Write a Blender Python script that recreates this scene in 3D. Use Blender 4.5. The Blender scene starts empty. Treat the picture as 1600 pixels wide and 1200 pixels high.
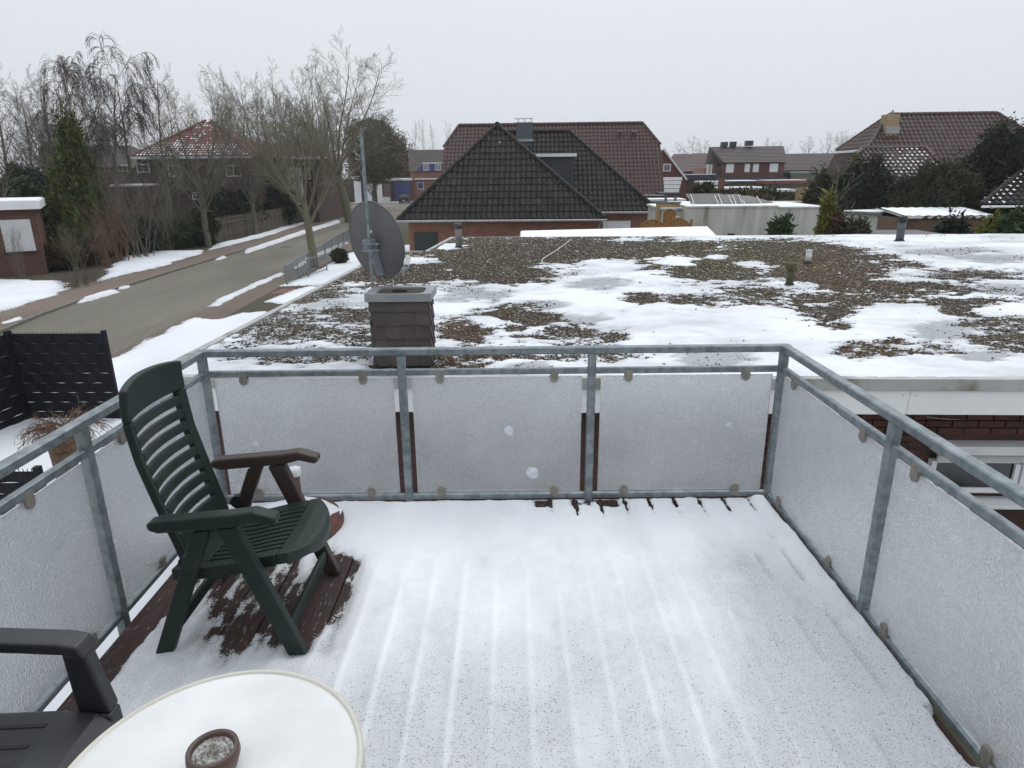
import bpy, math, random
import numpy as np
from mathutils import Matrix, Vector

# ------------------------------------------------------------------ camera
F, PITCH, ROLL, YAW, H = 1036.96, .3059, -.0097, .0012, 1.768      # pixels of the 1600 px photograph, radians, metres above the deck
_cy, _sy, _cp, _sp = math.cos(YAW), math.sin(YAW), math.cos(PITCH), math.sin(PITCH)
_cr, _sr = math.cos(ROLL), math.sin(ROLL)
VR = np.array([_cy, -_sy, 0.]); VF = np.array([_sy*_cp, _cy*_cp, -_sp]); VD = np.array([-_sy*_sp, -_cy*_sp, -_cp])
CAM = np.array([0., 0., H])
scene = bpy.context.scene
COL = scene.collection
cam_data = bpy.data.cameras.new('camera'); cam = bpy.data.objects.new('camera', cam_data); COL.objects.link(cam)
cam_data.sensor_width = 36; cam_data.lens = F/1600*36; cam_data.clip_start = .05; cam_data.clip_end = 3000
_right = VR*_cr - VD*_sr; _down = VR*_sr + VD*_cr
cam.matrix_world = Matrix(((_right[0], -_down[0], -VF[0], 0), (_right[1], -_down[1], -VF[1], 0), (_right[2], -_down[2], -VF[2], H), (0, 0, 0, 1)))
scene.camera = cam
# ------------------------------------------------------------------ sky, sun, exposure
world = bpy.data.worlds.new('World'); scene.world = world; world.use_nodes = True
SUN_EL, SUN_AZ = math.radians(58), math.radians(28)                # veiled winter sun ahead and to the right
wn = world.node_tree; wn.nodes.clear()
wo = wn.nodes.new('ShaderNodeOutputWorld'); bg = wn.nodes.new('ShaderNodeBackground')
sky = wn.nodes.new('ShaderNodeTexSky'); sky.sky_type = 'NISHITA'; sky.sun_disc = False
sky.sun_elevation = SUN_EL; sky.sun_rotation = SUN_AZ; sky.air_density = 1; sky.dust_density = 5
hs = wn.nodes.new('ShaderNodeHueSaturation'); hs.inputs['Saturation'].default_value = .25
tc = wn.nodes.new('ShaderNodeTexCoord'); sx = wn.nodes.new('ShaderNodeSeparateXYZ')
mr = wn.nodes.new('ShaderNodeMapRange'); mr.inputs['From Min'].default_value = 0; mr.inputs['From Max'].default_value = 1
mr.interpolation_type = 'SMOOTHSTEP'; mr.inputs['To Min'].default_value = 7.2; mr.inputs['To Max'].default_value = 11.5
cn = wn.nodes.new('ShaderNodeTexNoise'); cn.inputs['Scale'].default_value = 1.6; cn.inputs['Detail'].default_value = 4
cm = wn.nodes.new('ShaderNodeMapRange'); cm.inputs['To Min'].default_value = .95; cm.inputs['To Max'].default_value = 1.05
mu = wn.nodes.new('ShaderNodeMath'); mu.operation = 'MULTIPLY'
tint = wn.nodes.new('ShaderNodeMix'); tint.data_type = 'RGBA'; tint.blend_type = 'MULTIPLY'; tint.inputs[0].default_value = 1
tint.inputs[7].default_value = (.935, .985, 1.045, 1)
mx = wn.nodes.new('ShaderNodeMix'); mx.data_type = 'RGBA'; mx.inputs[0].default_value = .93
wl = wn.links.new
wl(sky.outputs[0], hs.inputs['Color']); wl(tc.outputs['Generated'], sx.inputs[0]); wl(sx.outputs[2], mr.inputs['Value'])
wl(tc.outputs['Generated'], cn.inputs['Vector']); wl(cn.outputs['Fac'], cm.inputs['Value'])
wl(mr.outputs[0], mu.inputs[0]); wl(cm.outputs[0], mu.inputs[1]); wl(mu.outputs[0], tint.inputs[6])
wl(hs.outputs[0], mx.inputs[6]); wl(tint.outputs[2], mx.inputs[7]); wl(mx.outputs[2], bg.inputs['Color'])
bg.inputs['Strength'].default_value = .1
wl(bg.outputs[0], wo.inputs[0])
sd = bpy.data.lights.new('sun', 'SUN'); sd.energy = .85; sd.angle = math.radians(40); sd.color = (1, .97, .93)
sun = bpy.data.objects.new('sun', sd); COL.objects.link(sun)
sun.rotation_euler = (math.pi/2-SUN_EL, 0, math.pi-SUN_AZ)
vs = scene.view_settings; vs.view_transform = 'Standard'; vs.look = 'None'; vs.exposure = .16; vs.gamma = 1
scene.cycles.max_bounces = 8; scene.cycles.transmission_bounces = 6; scene.cycles.transparent_max_bounces = 8
scene.cycles.use_denoising = True

# ------------------------------------------------------------------ helpers
def ray(x, y):
    a, b = x-800, y-600; u = a*_cr+b*_sr; v = -a*_sr+b*_cr
    return VR*u/F + VD*v/F + VF
def onz(x, y, z): d = ray(x, y); return CAM + d*(z-H)/d[2]
def ony(x, y, Y): d = ray(x, y); return CAM + d*Y/d[1]
def A3(*p): return np.array(p, float)
rng = np.random.default_rng(7)
def vnoise(x, y, seed=0):
    xi = np.floor(x).astype(np.int64); yi = np.floor(y).astype(np.int64); fx = x-xi; fy = y-yi
    fx = fx*fx*(3-2*fx); fy = fy*fy*(3-2*fy)
    def h(a, b):
        n = (a*374761393 + b*668265263 + seed*362437) & 0x7fffffff
        n = ((n ^ (n >> 13))*1274126177) & 0x7fffffff
        return ((n ^ (n >> 16)) & 0xffff)/65535.
    return (h(xi, yi)*(1-fx)+h(xi+1, yi)*fx)*(1-fy) + (h(xi, yi+1)*(1-fx)+h(xi+1, yi+1)*fx)*fy
def fbm(x, y, seed=0, oct=4):
    s = 0; a = .5; t = 0
    for i in range(oct):
        s = s + a*vnoise(x*2**i+17.3*i, y*2**i-9.1*i, seed+i); t += a; a *= .5
    return s/t - .5
def sstep(a, b, x): t = np.clip((x-a)/(b-a), 0, 1); return t*t*(3-2*t)

def world_loc(o):
    v = np.zeros(3)
    while o is not None: v = v + np.array(o.location); o = o.parent
    return v
def mesh_np(name, V, Fq, mat=None, smooth=False):
    """V (n,3); Fq list of index arrays (m,k) of polygons"""
    me = bpy.data.meshes.new(name)
    V = np.asarray(V, np.float32); me.vertices.add(len(V)); me.vertices.foreach_set('co', V.ravel())
    if not isinstance(Fq, list): Fq = [Fq]
    Fq = [np.asarray(f, np.int32) for f in Fq if len(f)]
    loops = np.concatenate([f.ravel() for f in Fq]); tot = np.concatenate([np.full(len(f), f.shape[1], np.int32) for f in Fq])
    me.loops.add(len(loops)); me.loops.foreach_set('vertex_index', loops)
    me.polygons.add(len(tot)); me.polygons.foreach_set('loop_start', np.concatenate([[0], np.cumsum(tot)[:-1]]).astype(np.int32))
    me.polygons.foreach_set('loop_total', tot)
    if smooth: me.polygons.foreach_set('use_smooth', np.ones(len(tot), bool))
    me.update(calc_edges=True); me.validate()
    if mat: me.materials.append(mat)
    return me
def link(name, me, parent=None, loc=(0, 0, 0), kind=None):
    o = bpy.data.objects.new(name, me); COL.objects.link(o); o.location = loc
    if parent is not None: o.parent = parent
    if kind: o['kind'] = kind
    return o
def tag(o, label=None, cat=None, group=None, kind=None):
    if label: o['label'] = label
    if cat: o['category'] = cat
    if group: o['group'] = group
    if kind: o['kind'] = kind
    return o
def thing(name, label, cat, loc, group=None):
    o = bpy.data.objects.new(name, None); COL.objects.link(o); o.location = tuple(float(c) for c in loc); o.empty_display_size = .2
    return tag(o, label, cat, group)

class MB:
    """collects faces in world coordinates"""
    def __init__(s): s.v = []; s.f = []; s.sm = []
    def add(s, V, Fs, sm=False):
        b = len(s.v); s.v += [tuple(map(float, p)) for p in V]; s.f += [tuple(b+i for i in f) for f in Fs]; s.sm += [sm]*len(Fs); return s
    def box(s, a, b, R=None, c=None):
        (x0, y0, z0), (x1, y1, z1) = a, b
        V = np.array([(x0, y0, z0), (x1, y0, z0), (x1, y1, z0), (x0, y1, z0), (x0, y0, z1), (x1, y0, z1), (x1, y1, z1), (x0, y1, z1)], float)
        if R is not None: V = (V @ np.array(R).T) + np.array(c)
        return s.add(V, [(0, 3, 2, 1), (4, 5, 6, 7), (0, 1, 5, 4), (1, 2, 6, 5), (2, 3, 7, 6), (3, 0, 4, 7)])
    def bbox(s, a, b, r):
        """box with chamfered edges: three inset layers"""
        a = np.array(a, float); b = np.array(b, float)
        V = []
        for z, i in ((a[2], r), (a[2]+r, 0), (b[2]-r, 0), (b[2], r)):
            for (x, y) in ((a[0]+i+r, a[1]+i), (b[0]-i-r, a[1]+i), (b[0]-i, a[1]+i+r), (b[0]-i, b[1]-i-r), (b[0]-i-r, b[1]-i), (a[0]+i+r, b[1]-i), (a[0]+i, b[1]-i-r), (a[0]+i, a[1]+i+r)):
                V.append((x, y, z))
        Fs = [tuple(range(7, -1, -1)), tuple(range(24, 32))]
        for l in range(3):
            for k in range(8): Fs.append((l*8+k, l*8+(k+1) % 8, l*8+8+(k+1) % 8, l*8+8+k))
        return s.add(V, Fs)
    def beam(s, p, q, w, h, up=(0, 0, 1), r=0):
        """rectangular bar from p to q, w across, h along up"""
        p = np.array(p, float); q = np.array(q, float); d = q-p; L = np.linalg.norm(d); d /= L
        up = np.array(up, float); sd = np.cross(d, up); sd /= np.linalg.norm(sd); up = np.cross(sd, d)
        if r:
            prof = [(-w/2+r, -h/2), (w/2-r, -h/2), (w/2, -h/2+r), (w/2, h/2-r), (w/2-r, h/2), (-w/2+r, h/2), (-w/2, h/2-r), (-w/2, -h/2+r)]
        else: prof = [(-w/2, -h/2), (w/2, -h/2), (w/2, h/2), (-w/2, h/2)]
        n = len(prof)
        V = [p+sd*a+up*b for a, b in prof]+[q+sd*a+up*b for a, b in prof]
        return s.add(V, [tuple(range(n)), tuple(range(2*n-1, n-1, -1))]+[(k, n+k, n+(k+1) % n, (k+1) % n) for k in range(n)])
    def tube(s, pts, rad, n=8, cap=True, sm=True):
        pts = [np.array(p, float) for p in pts]
        if not hasattr(rad, '__len__'): rad = [rad]*len(pts)
        V = []
        for i, p in enumerate(pts):
            d = pts[min(i+1, len(pts)-1)]-pts[max(i-1, 0)]; d = d/(np.linalg.norm(d)+1e-9)
            a = np.cross(d, (0, 0, 1) if abs(d[2]) < .9 else (1, 0, 0)); a /= np.linalg.norm(a); b = np.cross(d, a)
            for k in range(n):
                t = 2*math.pi*k/n; V.append(p+(a*math.cos(t)+b*math.sin(t))*rad[i])
        m = len(pts)
        Fs = [(i*n+k, i*n+(k+1) % n, (i+1)*n+(k+1) % n, (i+1)*n+k) for i in range(m-1) for k in range(n)]
        s.add(V, Fs, sm)
        if cap:
            s.add(V[:n], [tuple(range(n-1, -1, -1))]); s.add(V[-n:], [tuple(range(n))])
        return s
    def lathe(s, c, prof, n=24, sx=1, sy=1, sm=True):
        V = []
        for r, z in prof:
            for k in range(n):
                t = 2*math.pi*k/n; V.append((c[0]+r*sx*math.cos(t), c[1]+r*sy*math.sin(t), c[2]+z))
        m = len(prof)
        Fs = [(i*n+k, i*n+(k+1) % n, (i+1)*n+(k+1) % n, (i+1)*n+k) for i in range(m-1) for k in range(n)]
        if prof[0][0] > 1e-4: Fs.append(tuple(range(n-1, -1, -1)))
        if prof[-1][0] > 1e-4: Fs.append(tuple(range((m-1)*n, m*n)))
        return s.add(V, Fs, sm)
    def prism(s, poly, d):
        """extrude a planar polygon by vector d"""
        poly = [np.array(p, float) for p in poly]; d = np.array(d, float); n = len(poly)
        V = poly+[p+d for p in poly]
        return s.add(V, [tuple(range(n-1, -1, -1)), tuple(range(n, 2*n))]+[(k, (k+1) % n, n+(k+1) % n, n+k) for k in range(n)])
    def build(s, name, mat, parent=None, loc=None, bevel=0, kind=None, smooth=False):
        me = bpy.data.meshes.new(name)
        o0 = world_loc(parent) if parent is not None else np.zeros(3)
        if loc is not None: o0 = o0 + np.array(loc)
        V = np.array(s.v) - o0
        me.from_pydata(V.tolist(), [], s.f)
        me.polygons.foreach_set('use_smooth', [bool(x or smooth) for x in s.sm]); me.update()
        if mat is not None: me.materials.append(mat)
        o = link(name, me, parent, tuple(loc) if loc is not None else (0, 0, 0), kind)
        if bevel:
            m = o.modifiers.new('bevel', 'BEVEL'); m.width = bevel; m.segments = 2; m.limit_method = 'ANGLE'; m.angle_limit = math.radians(40)
        return o

# ------------------------------------------------------------------ materials
MATS = {}
def mat(name, c1, c2=None, scale=6, rough=.8, bump=0, bscale=None, metal=0, detail=5, lo=.35, hi=.65, stretch=None, rand=0, spec=.5, c3=None, s3=40, f3=(.6, .68), bdist=.01):
    m = bpy.data.materials.new(name); m.use_nodes = True; nt = m.node_tree; N = nt.nodes.new; L = nt.links.new
    b = nt.nodes['Principled BSDF']; b.inputs['Roughness'].default_value = rough; b.inputs['Metallic'].default_value = metal
    b.inputs['Specular IOR Level'].default_value = spec
    t = N('ShaderNodeTexCoord'); vec = t.outputs['Object']
    if stretch:
        mp = N('ShaderNodeMapping'); mp.inputs['Scale'].default_value = stretch; L(vec, mp.inputs['Vector']); vec = mp.outputs[0]
    if rand:
        oi = N('ShaderNodeObjectInfo'); ad = N('ShaderNodeVectorMath'); ad.operation = 'ADD'
        sc = N('ShaderNodeMath'); sc.operation = 'MULTIPLY'; sc.inputs[1].default_value = 50
        L(oi.outputs['Random'], sc.inputs[0]); L(vec, ad.inputs[0]); L(sc.outputs[0], ad.inputs[1]); vec = ad.outputs[0]
    col = None
    if c2 is not None:
        n = N('ShaderNodeTexNoise'); n.inputs['Scale'].default_value = scale; n.inputs['Detail'].default_value = detail; L(vec, n.inputs['Vector'])
        r = N('ShaderNodeMapRange'); r.inputs['From Min'].default_value = lo; r.inputs['From Max'].default_value = hi; L(n.outputs['Fac'], r.inputs['Value'])
        mxn = N('ShaderNodeMix'); mxn.data_type = 'RGBA'; mxn.inputs[6].default_value = (*c1, 1); mxn.inputs[7].default_value = (*c2, 1); L(r.outputs[0], mxn.inputs[0])
        col = mxn.outputs[2]
    if c3 is not None:
        n3 = N('ShaderNodeTexNoise'); n3.inputs['Scale'].default_value = s3; n3.inputs['Detail'].default_value = 3; L(vec, n3.inputs['Vector'])
        r3 = N('ShaderNodeMapRange'); r3.inputs['From Min'].default_value = f3[0]; r3.inputs['From Max'].default_value = f3[1]; L(n3.outputs['Fac'], r3.inputs['Value'])
        m3 = N('ShaderNodeMix'); m3.data_type = 'RGBA'; m3.inputs[7].default_value = (*c3, 1); L(r3.outputs[0], m3.inputs[0])
        if col is not None: L(col, m3.inputs[6])
        else: m3.inputs[6].default_value = (*c1, 1)
        col = m3.outputs[2]
    if rand:
        hsv = N('ShaderNodeHueSaturation'); rr = N('ShaderNodeMapRange'); rr.inputs['To Min'].default_value = 1-rand; rr.inputs['To Max'].default_value = 1+rand
        L(oi.outputs['Random'], rr.inputs['Value']); L(rr.outputs[0], hsv.inputs['Value'])
        if col is not None: L(col, hsv.inputs['Color'])
        else: hsv.inputs['Color'].default_value = (*c1, 1)
        col = hsv.outputs[0]
    if col is not None: L(col, b.inputs['Base Color'])
    else: b.inputs['Base Color'].default_value = (*c1, 1)
    if bump:
        nb = N('ShaderNodeTexNoise'); nb.inputs['Scale'].default_value = bscale or scale*4; nb.inputs['Detail'].default_value = 4; L(vec, nb.inputs['Vector'])
        bp = N('ShaderNodeBump'); bp.inputs['Strength'].default_value = bump; bp.inputs['Distance'].default_value = bdist; L(nb.outputs['Fac'], bp.inputs['Height']); L(bp.outputs[0], b.inputs['Normal'])
    MATS[name] = m
    return m
def brick_mat(name, c1, c2, mortar, bw=.25, bh=.075, bump=.3, ms=.012):
    m = bpy.data.materials.new(name); m.use_nodes = True; nt = m.node_tree; N = nt.nodes.new; L = nt.links.new
    b = nt.nodes['Principled BSDF']; b.inputs['Roughness'].default_value = .9
    t = N('ShaderNodeTexCoord'); s = N('ShaderNodeSeparateXYZ'); L(t.outputs['Object'], s.inputs[0])
    a = N('ShaderNodeMath'); L(s.outputs[0], a.inputs[0]); L(s.outputs[1], a.inputs[1])
    c = N('ShaderNodeCombineXYZ'); L(a.outputs[0], c.inputs[0]); L(s.outputs[2], c.inputs[1])
    k = N('ShaderNodeTexBrick'); L(c.outputs[0], k.inputs['Vector'])
    k.inputs['Color1'].default_value = (*c1, 1); k.inputs['Color2'].default_value = (*c2, 1); k.inputs['Mortar'].default_value = (*mortar, 1)
    k.inputs['Scale'].default_value = 1; k.inputs['Brick Width'].default_value = bw; k.inputs['Row Height'].default_value = bh; k.inputs['Mortar Size'].default_value = ms
    n = N('ShaderNodeTexNoise'); n.inputs['Scale'].default_value = 1.5; L(t.outputs['Object'], n.inputs['Vector'])
    r = N('ShaderNodeMapRange'); r.inputs['To Min'].default_value = .7; r.inputs['To Max'].default_value = 1.3; L(n.outputs['Fac'], r.inputs['Value'])
    h = N('ShaderNodeHueSaturation'); L(r.outputs[0], h.inputs['Value']); L(k.outputs['Color'], h.inputs['Color']); L(h.outputs[0], b.inputs['Base Color'])
    bp = N('ShaderNodeBump'); bp.inputs['Strength'].default_value = bump; bp.inputs['Distance'].default_value = .01; bp.invert = True
    L(k.outputs['Fac'], bp.inputs['Height']); L(bp.outputs[0], b.inputs['Normal'])
    MATS[name] = m
    return m
snow_m = mat('snow', (.84, .87, .92), (.78, .82, .88), scale=3, rough=.65, bump=.35, bscale=45, spec=.3, bdist=.006)
steel_m = mat('galvanised_steel', (.225, .26, .275), (.155, .185, .20), scale=26, rough=.42, metal=.45, bump=.08, bscale=60, c3=(.28, .315, .33), s3=9, f3=(.55, .7), lo=.42, hi=.58)
clamp_m = mat('zinc_clamp', (.27, .25, .22), (.2, .185, .16), scale=30, rough=.5, metal=.3)
plank_m = mat('deck_plank', (.052, .027, .022), (.03, .017, .015), scale=9, rough=.75, bump=.5, bscale=16, stretch=(8, 1, 1), rand=.15, c3=(.5, .5, .52), s3=15, f3=(.64, .8))
green_m = mat('green_plastic', (.0065, .018, .0145), (.010, .022, .0185), scale=9, rough=.5, bump=.06, bscale=160, c3=(.032, .038, .033), s3=5, f3=(.56, .8), spec=.35)
gbrown_m = mat('brownish_plastic', (.052, .036, .031), (.036, .023, .02), scale=5, rough=.5, bump=.06, bscale=160)  # browner tone for the far armrest and legs
anth_m = mat('anthracite_plastic', (.016, .018, .022), (.022, .025, .030), scale=6, rough=.45, bump=.08, bscale=180)
cream_m = mat('cream_plastic', (.58, .565, .51), (.5, .485, .43), scale=8, rough=.45)
terra_m = mat('terracotta_plastic', (.16, .07, .05), (.11, .045, .035), scale=8, rough=.65, bump=.1)
pot_m = mat('glazed_pot', (.06, .042, .035), (.10, .055, .042), scale=10, rough=.4)
white_m = mat('white_plastic', (.72, .73, .75), (.66, .67, .68), scale=4, rough=.4)
fascia_m = mat('white_fascia', (.82, .825, .83), (.76, .765, .765), scale=1.5, rough=.45, stretch=(1, 1, .3))
flash_m = mat('aluminium_coping', (.42, .425, .42), (.34, .345, .335), scale=3, rough=.5, metal=.2, c3=(.16, .16, .11), s3=2.2, f3=(.52, .7))
felt_m = mat('roof_felt', (.05, .05, .05), (.075, .07, .065), scale=20, rough=.95, bump=.4)
brick_red = brick_mat('red_brick_wall', (.14, .055, .04), (.10, .042, .032), (.075, .06, .052))
brick_pale = brick_mat('orange_brick_wall', (.27, .10, .06), (.21, .075, .046), (.16, .12, .09))
brick_yel = brick_mat('yellow_brick_wall', (.36, .25, .11), (.30, .2, .09), (.3, .26, .2))
brick_dark = brick_mat('dark_brick_wall', (.09, .05, .04), (.07, .04, .034), (.06, .05, .045))
bounce_coat_m = mat('pale_bounce_coat', (.66, .65, .62), (.6, .59, .56), scale=2, rough=.9)  # pale tone picked so the unseen house wall bounces light
brick_m = mat('brick', (.085, .036, .028), (.06, .028, .023), scale=12, rough=.9, bump=.4, bscale=60, rand=.35)
mortar_m = mat('mortar', (.06, .05, .045), (.085, .07, .06), scale=30, rough=.95)
tile_dk = mat('dark_roof_tile', (.011, .009, .0095), (.02, .0155, .0155), scale=.8, rough=.6, c3=(.028, .030, .023), s3=1.6, f3=(.54, .76), rand=.25, spec=.2, bump=.2, bscale=30)
tile_rd = mat('red_brown_roof_tile', (.075, .03, .028), (.056, .027, .026), scale=.8, rough=.6, c3=(.05, .037, .033), s3=1.4, f3=(.5, .66))
tile_rd2 = mat('brown_roof_tile', (.072, .034, .031), (.056, .029, .027), scale=.7, rough=.6, c3=(.06, .05, .043), s3=1.2, f3=(.5, .66))
tile_vrd = mat('bright_red_roof_tile', (.17, .042, .036), (.125, .036, .031), scale=.7, rough=.6)
tile_far = mat('far_dark_roof_tile', (.055, .046, .045), (.075, .055, .052), scale=.6, rough=.7)
slate_m = mat('slate_shingle', (.052, .042, .040), (.072, .054, .05), scale=5, rough=.6, rand=.16, bump=.15)
clad_m = mat('dark_cladding', (.03, .036, .043), (.04, .046, .053), scale=2, rough=.5)
dish_m = mat('dish_grey', (.10, .098, .103), (.115, .112, .117), scale=3, rough=.45)
cast_m = mat('cast_alloy', (.27, .29, .31), (.22, .24, .26), scale=10, rough=.5, metal=.3)
capm = mat('lead_cap', (.26, .275, .285), (.22, .235, .245), scale=6, rough=.5, metal=.25)
soot_m = mat('sooty_concrete', (.05, .043, .036), (.03, .027, .025), scale=14, rough=.95, bump=.4)
pipe_m = mat('grey_pipe', (.17, .18, .19), (.13, .135, .14), scale=8, rough=.55)
moss_m = mat('mossy_vent', (.07, .06, .03), (.10, .10, .05), scale=10, rough=.9)
cable_m = mat('white_cable', (.55, .54, .5), rough=.6)
conc_m = mat('weathered_concrete', (.50, .50, .46), (.33, .335, .30), scale=1.1, rough=.95, stretch=(2.2, 2.2, .25), c3=(.16, .17, .13), s3=1.1, f3=(.58, .78), bump=.2, bscale=8)
metal_w = mat('white_metal', (.62, .63, .64), (.55, .56, .57), scale=5, rough=.5)
wood_gate = mat('ochre_wood', (.26, .13, .03), (.2, .095, .022), scale=3, rough=.7, stretch=(8, 8, .6))
wood_old = mat('weathered_wood', (.15, .13, .095), (.09, .076, .055), scale=3, rough=.9, stretch=(10, 10, .8), rand=.35)
sleeper_m = mat('old_sleeper', (.11, .085, .06), (.07, .055, .04), scale=4, rough=.9, stretch=(1, 8, 8))
bark_m = mat('grey_bark', (.13, .12, .095), (.095, .10, .065), scale=3, rough=.95, bump=.5, bscale=12)
bark_gr = mat('mossy_bark', (.155, .148, .09), (.115, .10, .074), scale=2.5, rough=.95, bump=.5, bscale=12)
twig_m = mat('grey_brown_twig', (.15, .128, .104), (.11, .095, .078), scale=2, rough=.95)
twig_gr = mat('olive_twig', (.19, .178, .125), (.15, .135, .098), scale=1.5, rough=.95)
twig_birch = mat('purple_brown_twig', (.10, .076, .070), (.08, .062, .059), scale=2, rough=.95)
twig_red = mat('red_brown_twig', (.17, .105, .07), (.13, .08, .054), scale=2, rough=.95)
twig_far = mat('far_twig', (.16, .145, .135), (.13, .12, .115), scale=.5, rough=.95)
birch_m = mat('birch_bark', (.28, .26, .24), (.09, .08, .075), scale=3, rough=.9, stretch=(1, 1, 3))
def leaf_mat(n, a, b, c, sc=1.5): return mat(n, a, b, scale=sc, rough=.75, lo=.3, hi=.7, c3=c, s3=sc*3, f3=(.52, .72), spec=.25)
leaf_thuja = leaf_mat('thuja_foliage', (.028, .05, .018), (.07, .09, .025), (.19, .17, .04), 1.2)
leaf_dark = leaf_mat('dark_conifer_foliage', (.02, .032, .022), (.034, .045, .028), (.055, .06, .036), 1.2)
leaf_olive = leaf_mat('olive_twiggy_foliage', (.12, .108, .07), (.155, .14, .095), (.10, .085, .06), .5)
leaf_yew = leaf_mat('brown_green_foliage', (.04, .043, .024), (.06, .06, .033), (.08, .072, .042), 1.2)
leaf_green = leaf_mat('laurel_foliage', (.025, .05, .02), (.05, .085, .032), (.1, .14, .06), 3)
leaf_yell = leaf_mat('golden_conifer_foliage', (.13, .14, .03), (.2, .18, .045), (.06, .08, .025), 3)
leaf_brown = leaf_mat('withered_foliage', (.09, .05, .028), (.06, .036, .022), (.13, .08, .045), 4)
grass_m = mat('grass', (.035, .055, .016), (.055, .06, .022), scale=3, rough=.95)
def crumbly(name, nscale, white, grey, dark, speck=(.70, .80), spd=.16, edge=1.3, gain=1., rough=(.65, .65), bumpd=.006):
    """snow that breaks into crumbs where it runs out: attribute cover (0..1) against fine noise; attribute thin greys it"""
    m = bpy.data.materials.new(name); m.use_nodes = True; nt = m.node_tree; N = nt.nodes.new; L = nt.links.new
    p = nt.nodes['Principled BSDF']; p.inputs['Specular IOR Level'].default_value = .35; out = nt.nodes['Material Output']
    A = N('ShaderNodeAttribute'); A.attribute_name = 'thin'; C = N('ShaderNodeAttribute'); C.attribute_name = 'cover'; T = N('ShaderNodeTexCoord')
    n = N('ShaderNodeTexNoise'); n.inputs['Scale'].default_value = nscale; n.inputs['Detail'].default_value = 4; L(T.outputs['Object'], n.inputs['Vector'])
    n2 = N('ShaderNodeTexNoise'); n2.inputs['Scale'].default_value = nscale*.13; n2.inputs['Detail'].default_value = 5; L(T.outputs['Object'], n2.inputs['Vector'])
    a1 = N('ShaderNodeMath'); a1.operation = 'MULTIPLY_ADD'; a1.inputs[1].default_value = .35; a1.inputs[2].default_value = -.175; L(n2.outputs['Fac'], a1.inputs[0])
    a2 = N('ShaderNodeMath'); a2.operation = 'ADD'; a2.use_clamp = True; L(A.outputs['Fac'], a2.inputs[0]); L(a1.outputs[0], a2.inputs[1])
    c1 = N('ShaderNodeMix'); c1.data_type = 'RGBA'; c1.inputs[6].default_value = (*white, 1); c1.inputs[7].default_value = (*grey, 1); L(a2.outputs[0], c1.inputs[0])
    s1 = N('ShaderNodeMath'); s1.operation = 'MULTIPLY_ADD'; s1.inputs[1].default_value = spd; L(a2.outputs[0], s1.inputs[0]); L(n.outputs['Fac'], s1.inputs[2])
    r = N('ShaderNodeMapRange'); r.inputs['From Min'].default_value = speck[0]; r.inputs['From Max'].default_value = speck[1]; L(s1.outputs[0], r.inputs['Value'])
    c2 = N('ShaderNodeMix'); c2.data_type = 'RGBA'; c2.inputs[7].default_value = (*dark, 1); L(c1.outputs[2], c2.inputs[6]); L(r.outputs[0], c2.inputs[0]); L(c2.outputs[2], p.inputs['Base Color'])
    rr = N('ShaderNodeMapRange'); rr.inputs['To Min'].default_value = rough[0]; rr.inputs['To Max'].default_value = rough[1]; L(A.outputs['Fac'], rr.inputs['Value']); L(rr.outputs[0], p.inputs['Roughness'])
    bp = N('ShaderNodeBump'); bp.inputs['Strength'].default_value = .4; bp.inputs['Distance'].default_value = bumpd; L(n.outputs['Fac'], bp.inputs['Height']); L(bp.outputs[0], p.inputs['Normal'])
    e1 = N('ShaderNodeMath'); e1.operation = 'MULTIPLY_ADD'; e1.inputs[1].default_value = edge; e1.inputs[2].default_value = -edge*.5; L(n.outputs['Fac'], e1.inputs[0])
    e2 = N('ShaderNodeMath'); e2.operation = 'ADD'; L(C.outputs['Fac'], e2.inputs[0]); L(e1.outputs[0], e2.inputs[1])
    g = N('ShaderNodeMath'); g.operation = 'GREATER_THAN'; g.inputs[1].default_value = .5; L(e2.outputs[0], g.inputs[0])
    tr = N('ShaderNodeBsdfTransparent'); ms = N('ShaderNodeMixShader'); L(g.outputs[0], ms.inputs[0]); L(tr.outputs[0], ms.inputs[1]); L(p.outputs[0], ms.inputs[2]); L(ms.outputs[0], out.inputs[0])
    return m
deck_snow_m = crumbly('speckled_snow', 170, (.85, .87, .90), (.53, .55, .575), (.26, .245, .24), (.715, .80), .15)
roof_snow_m = crumbly('snow_and_ice', 34, (.74, .77, .81), (.31, .325, .345), (.2, .19, .18), (.80, .9), .12, 2.1, rough=(.65, .3), bumpd=.012)
verge_snow_m = crumbly('verge_snow', 15, (.77, .80, .845), (.55, .57, .6), (.4, .4, .4), (.85, .95), .1, 2.0, bumpd=.03)
def attr(me, name, v): a = me.attributes.new(name, 'FLOAT', 'POINT'); a.data.foreach_set('value', np.asarray(v, np.float32).ravel())
bung_brick = brick_mat('brown_red_brick', (.10, .045, .035), (.075, .036, .029), (.05, .042, .038))
glass_dark = mat('dark_window_glass', (.012, .014, .016), rough=.06, spec=.6)
black_m = mat('black_strip', (.009, .010, .014), (.013, .014, .019), scale=6, rough=.65, spec=.2)
rubber_m = mat('black_rubber', (.012, .012, .013), rough=.6)
blue_m = mat('blue_cladding', (.035, .04, .14), (.045, .05, .16), scale=2, rough=.6)
green_door = mat('dark_green_door', (.012, .02, .02), (.016, .026, .025), scale=3, rough=.5)
collector_m = mat('black_collector', (.025, .026, .03), (.035, .036, .04), scale=4, rough=.45)
carpaint = mat('dark_car_paint', (.018, .02, .026), rough=.22)
shutter_m = mat('white_shutter', (.66, .66, .67), (.6, .6, .62), scale=2, rough=.5)
earth_m = mat('bare_earth', (.055, .042, .03), (.035, .03, .02), scale=4, rough=.95, bump=.5)
sky_refl = mat('skylight_sky_sheen', (.55, .6, .65), rough=.1)  # pale base colour paints the sky mirrored in the skylight pane
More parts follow.
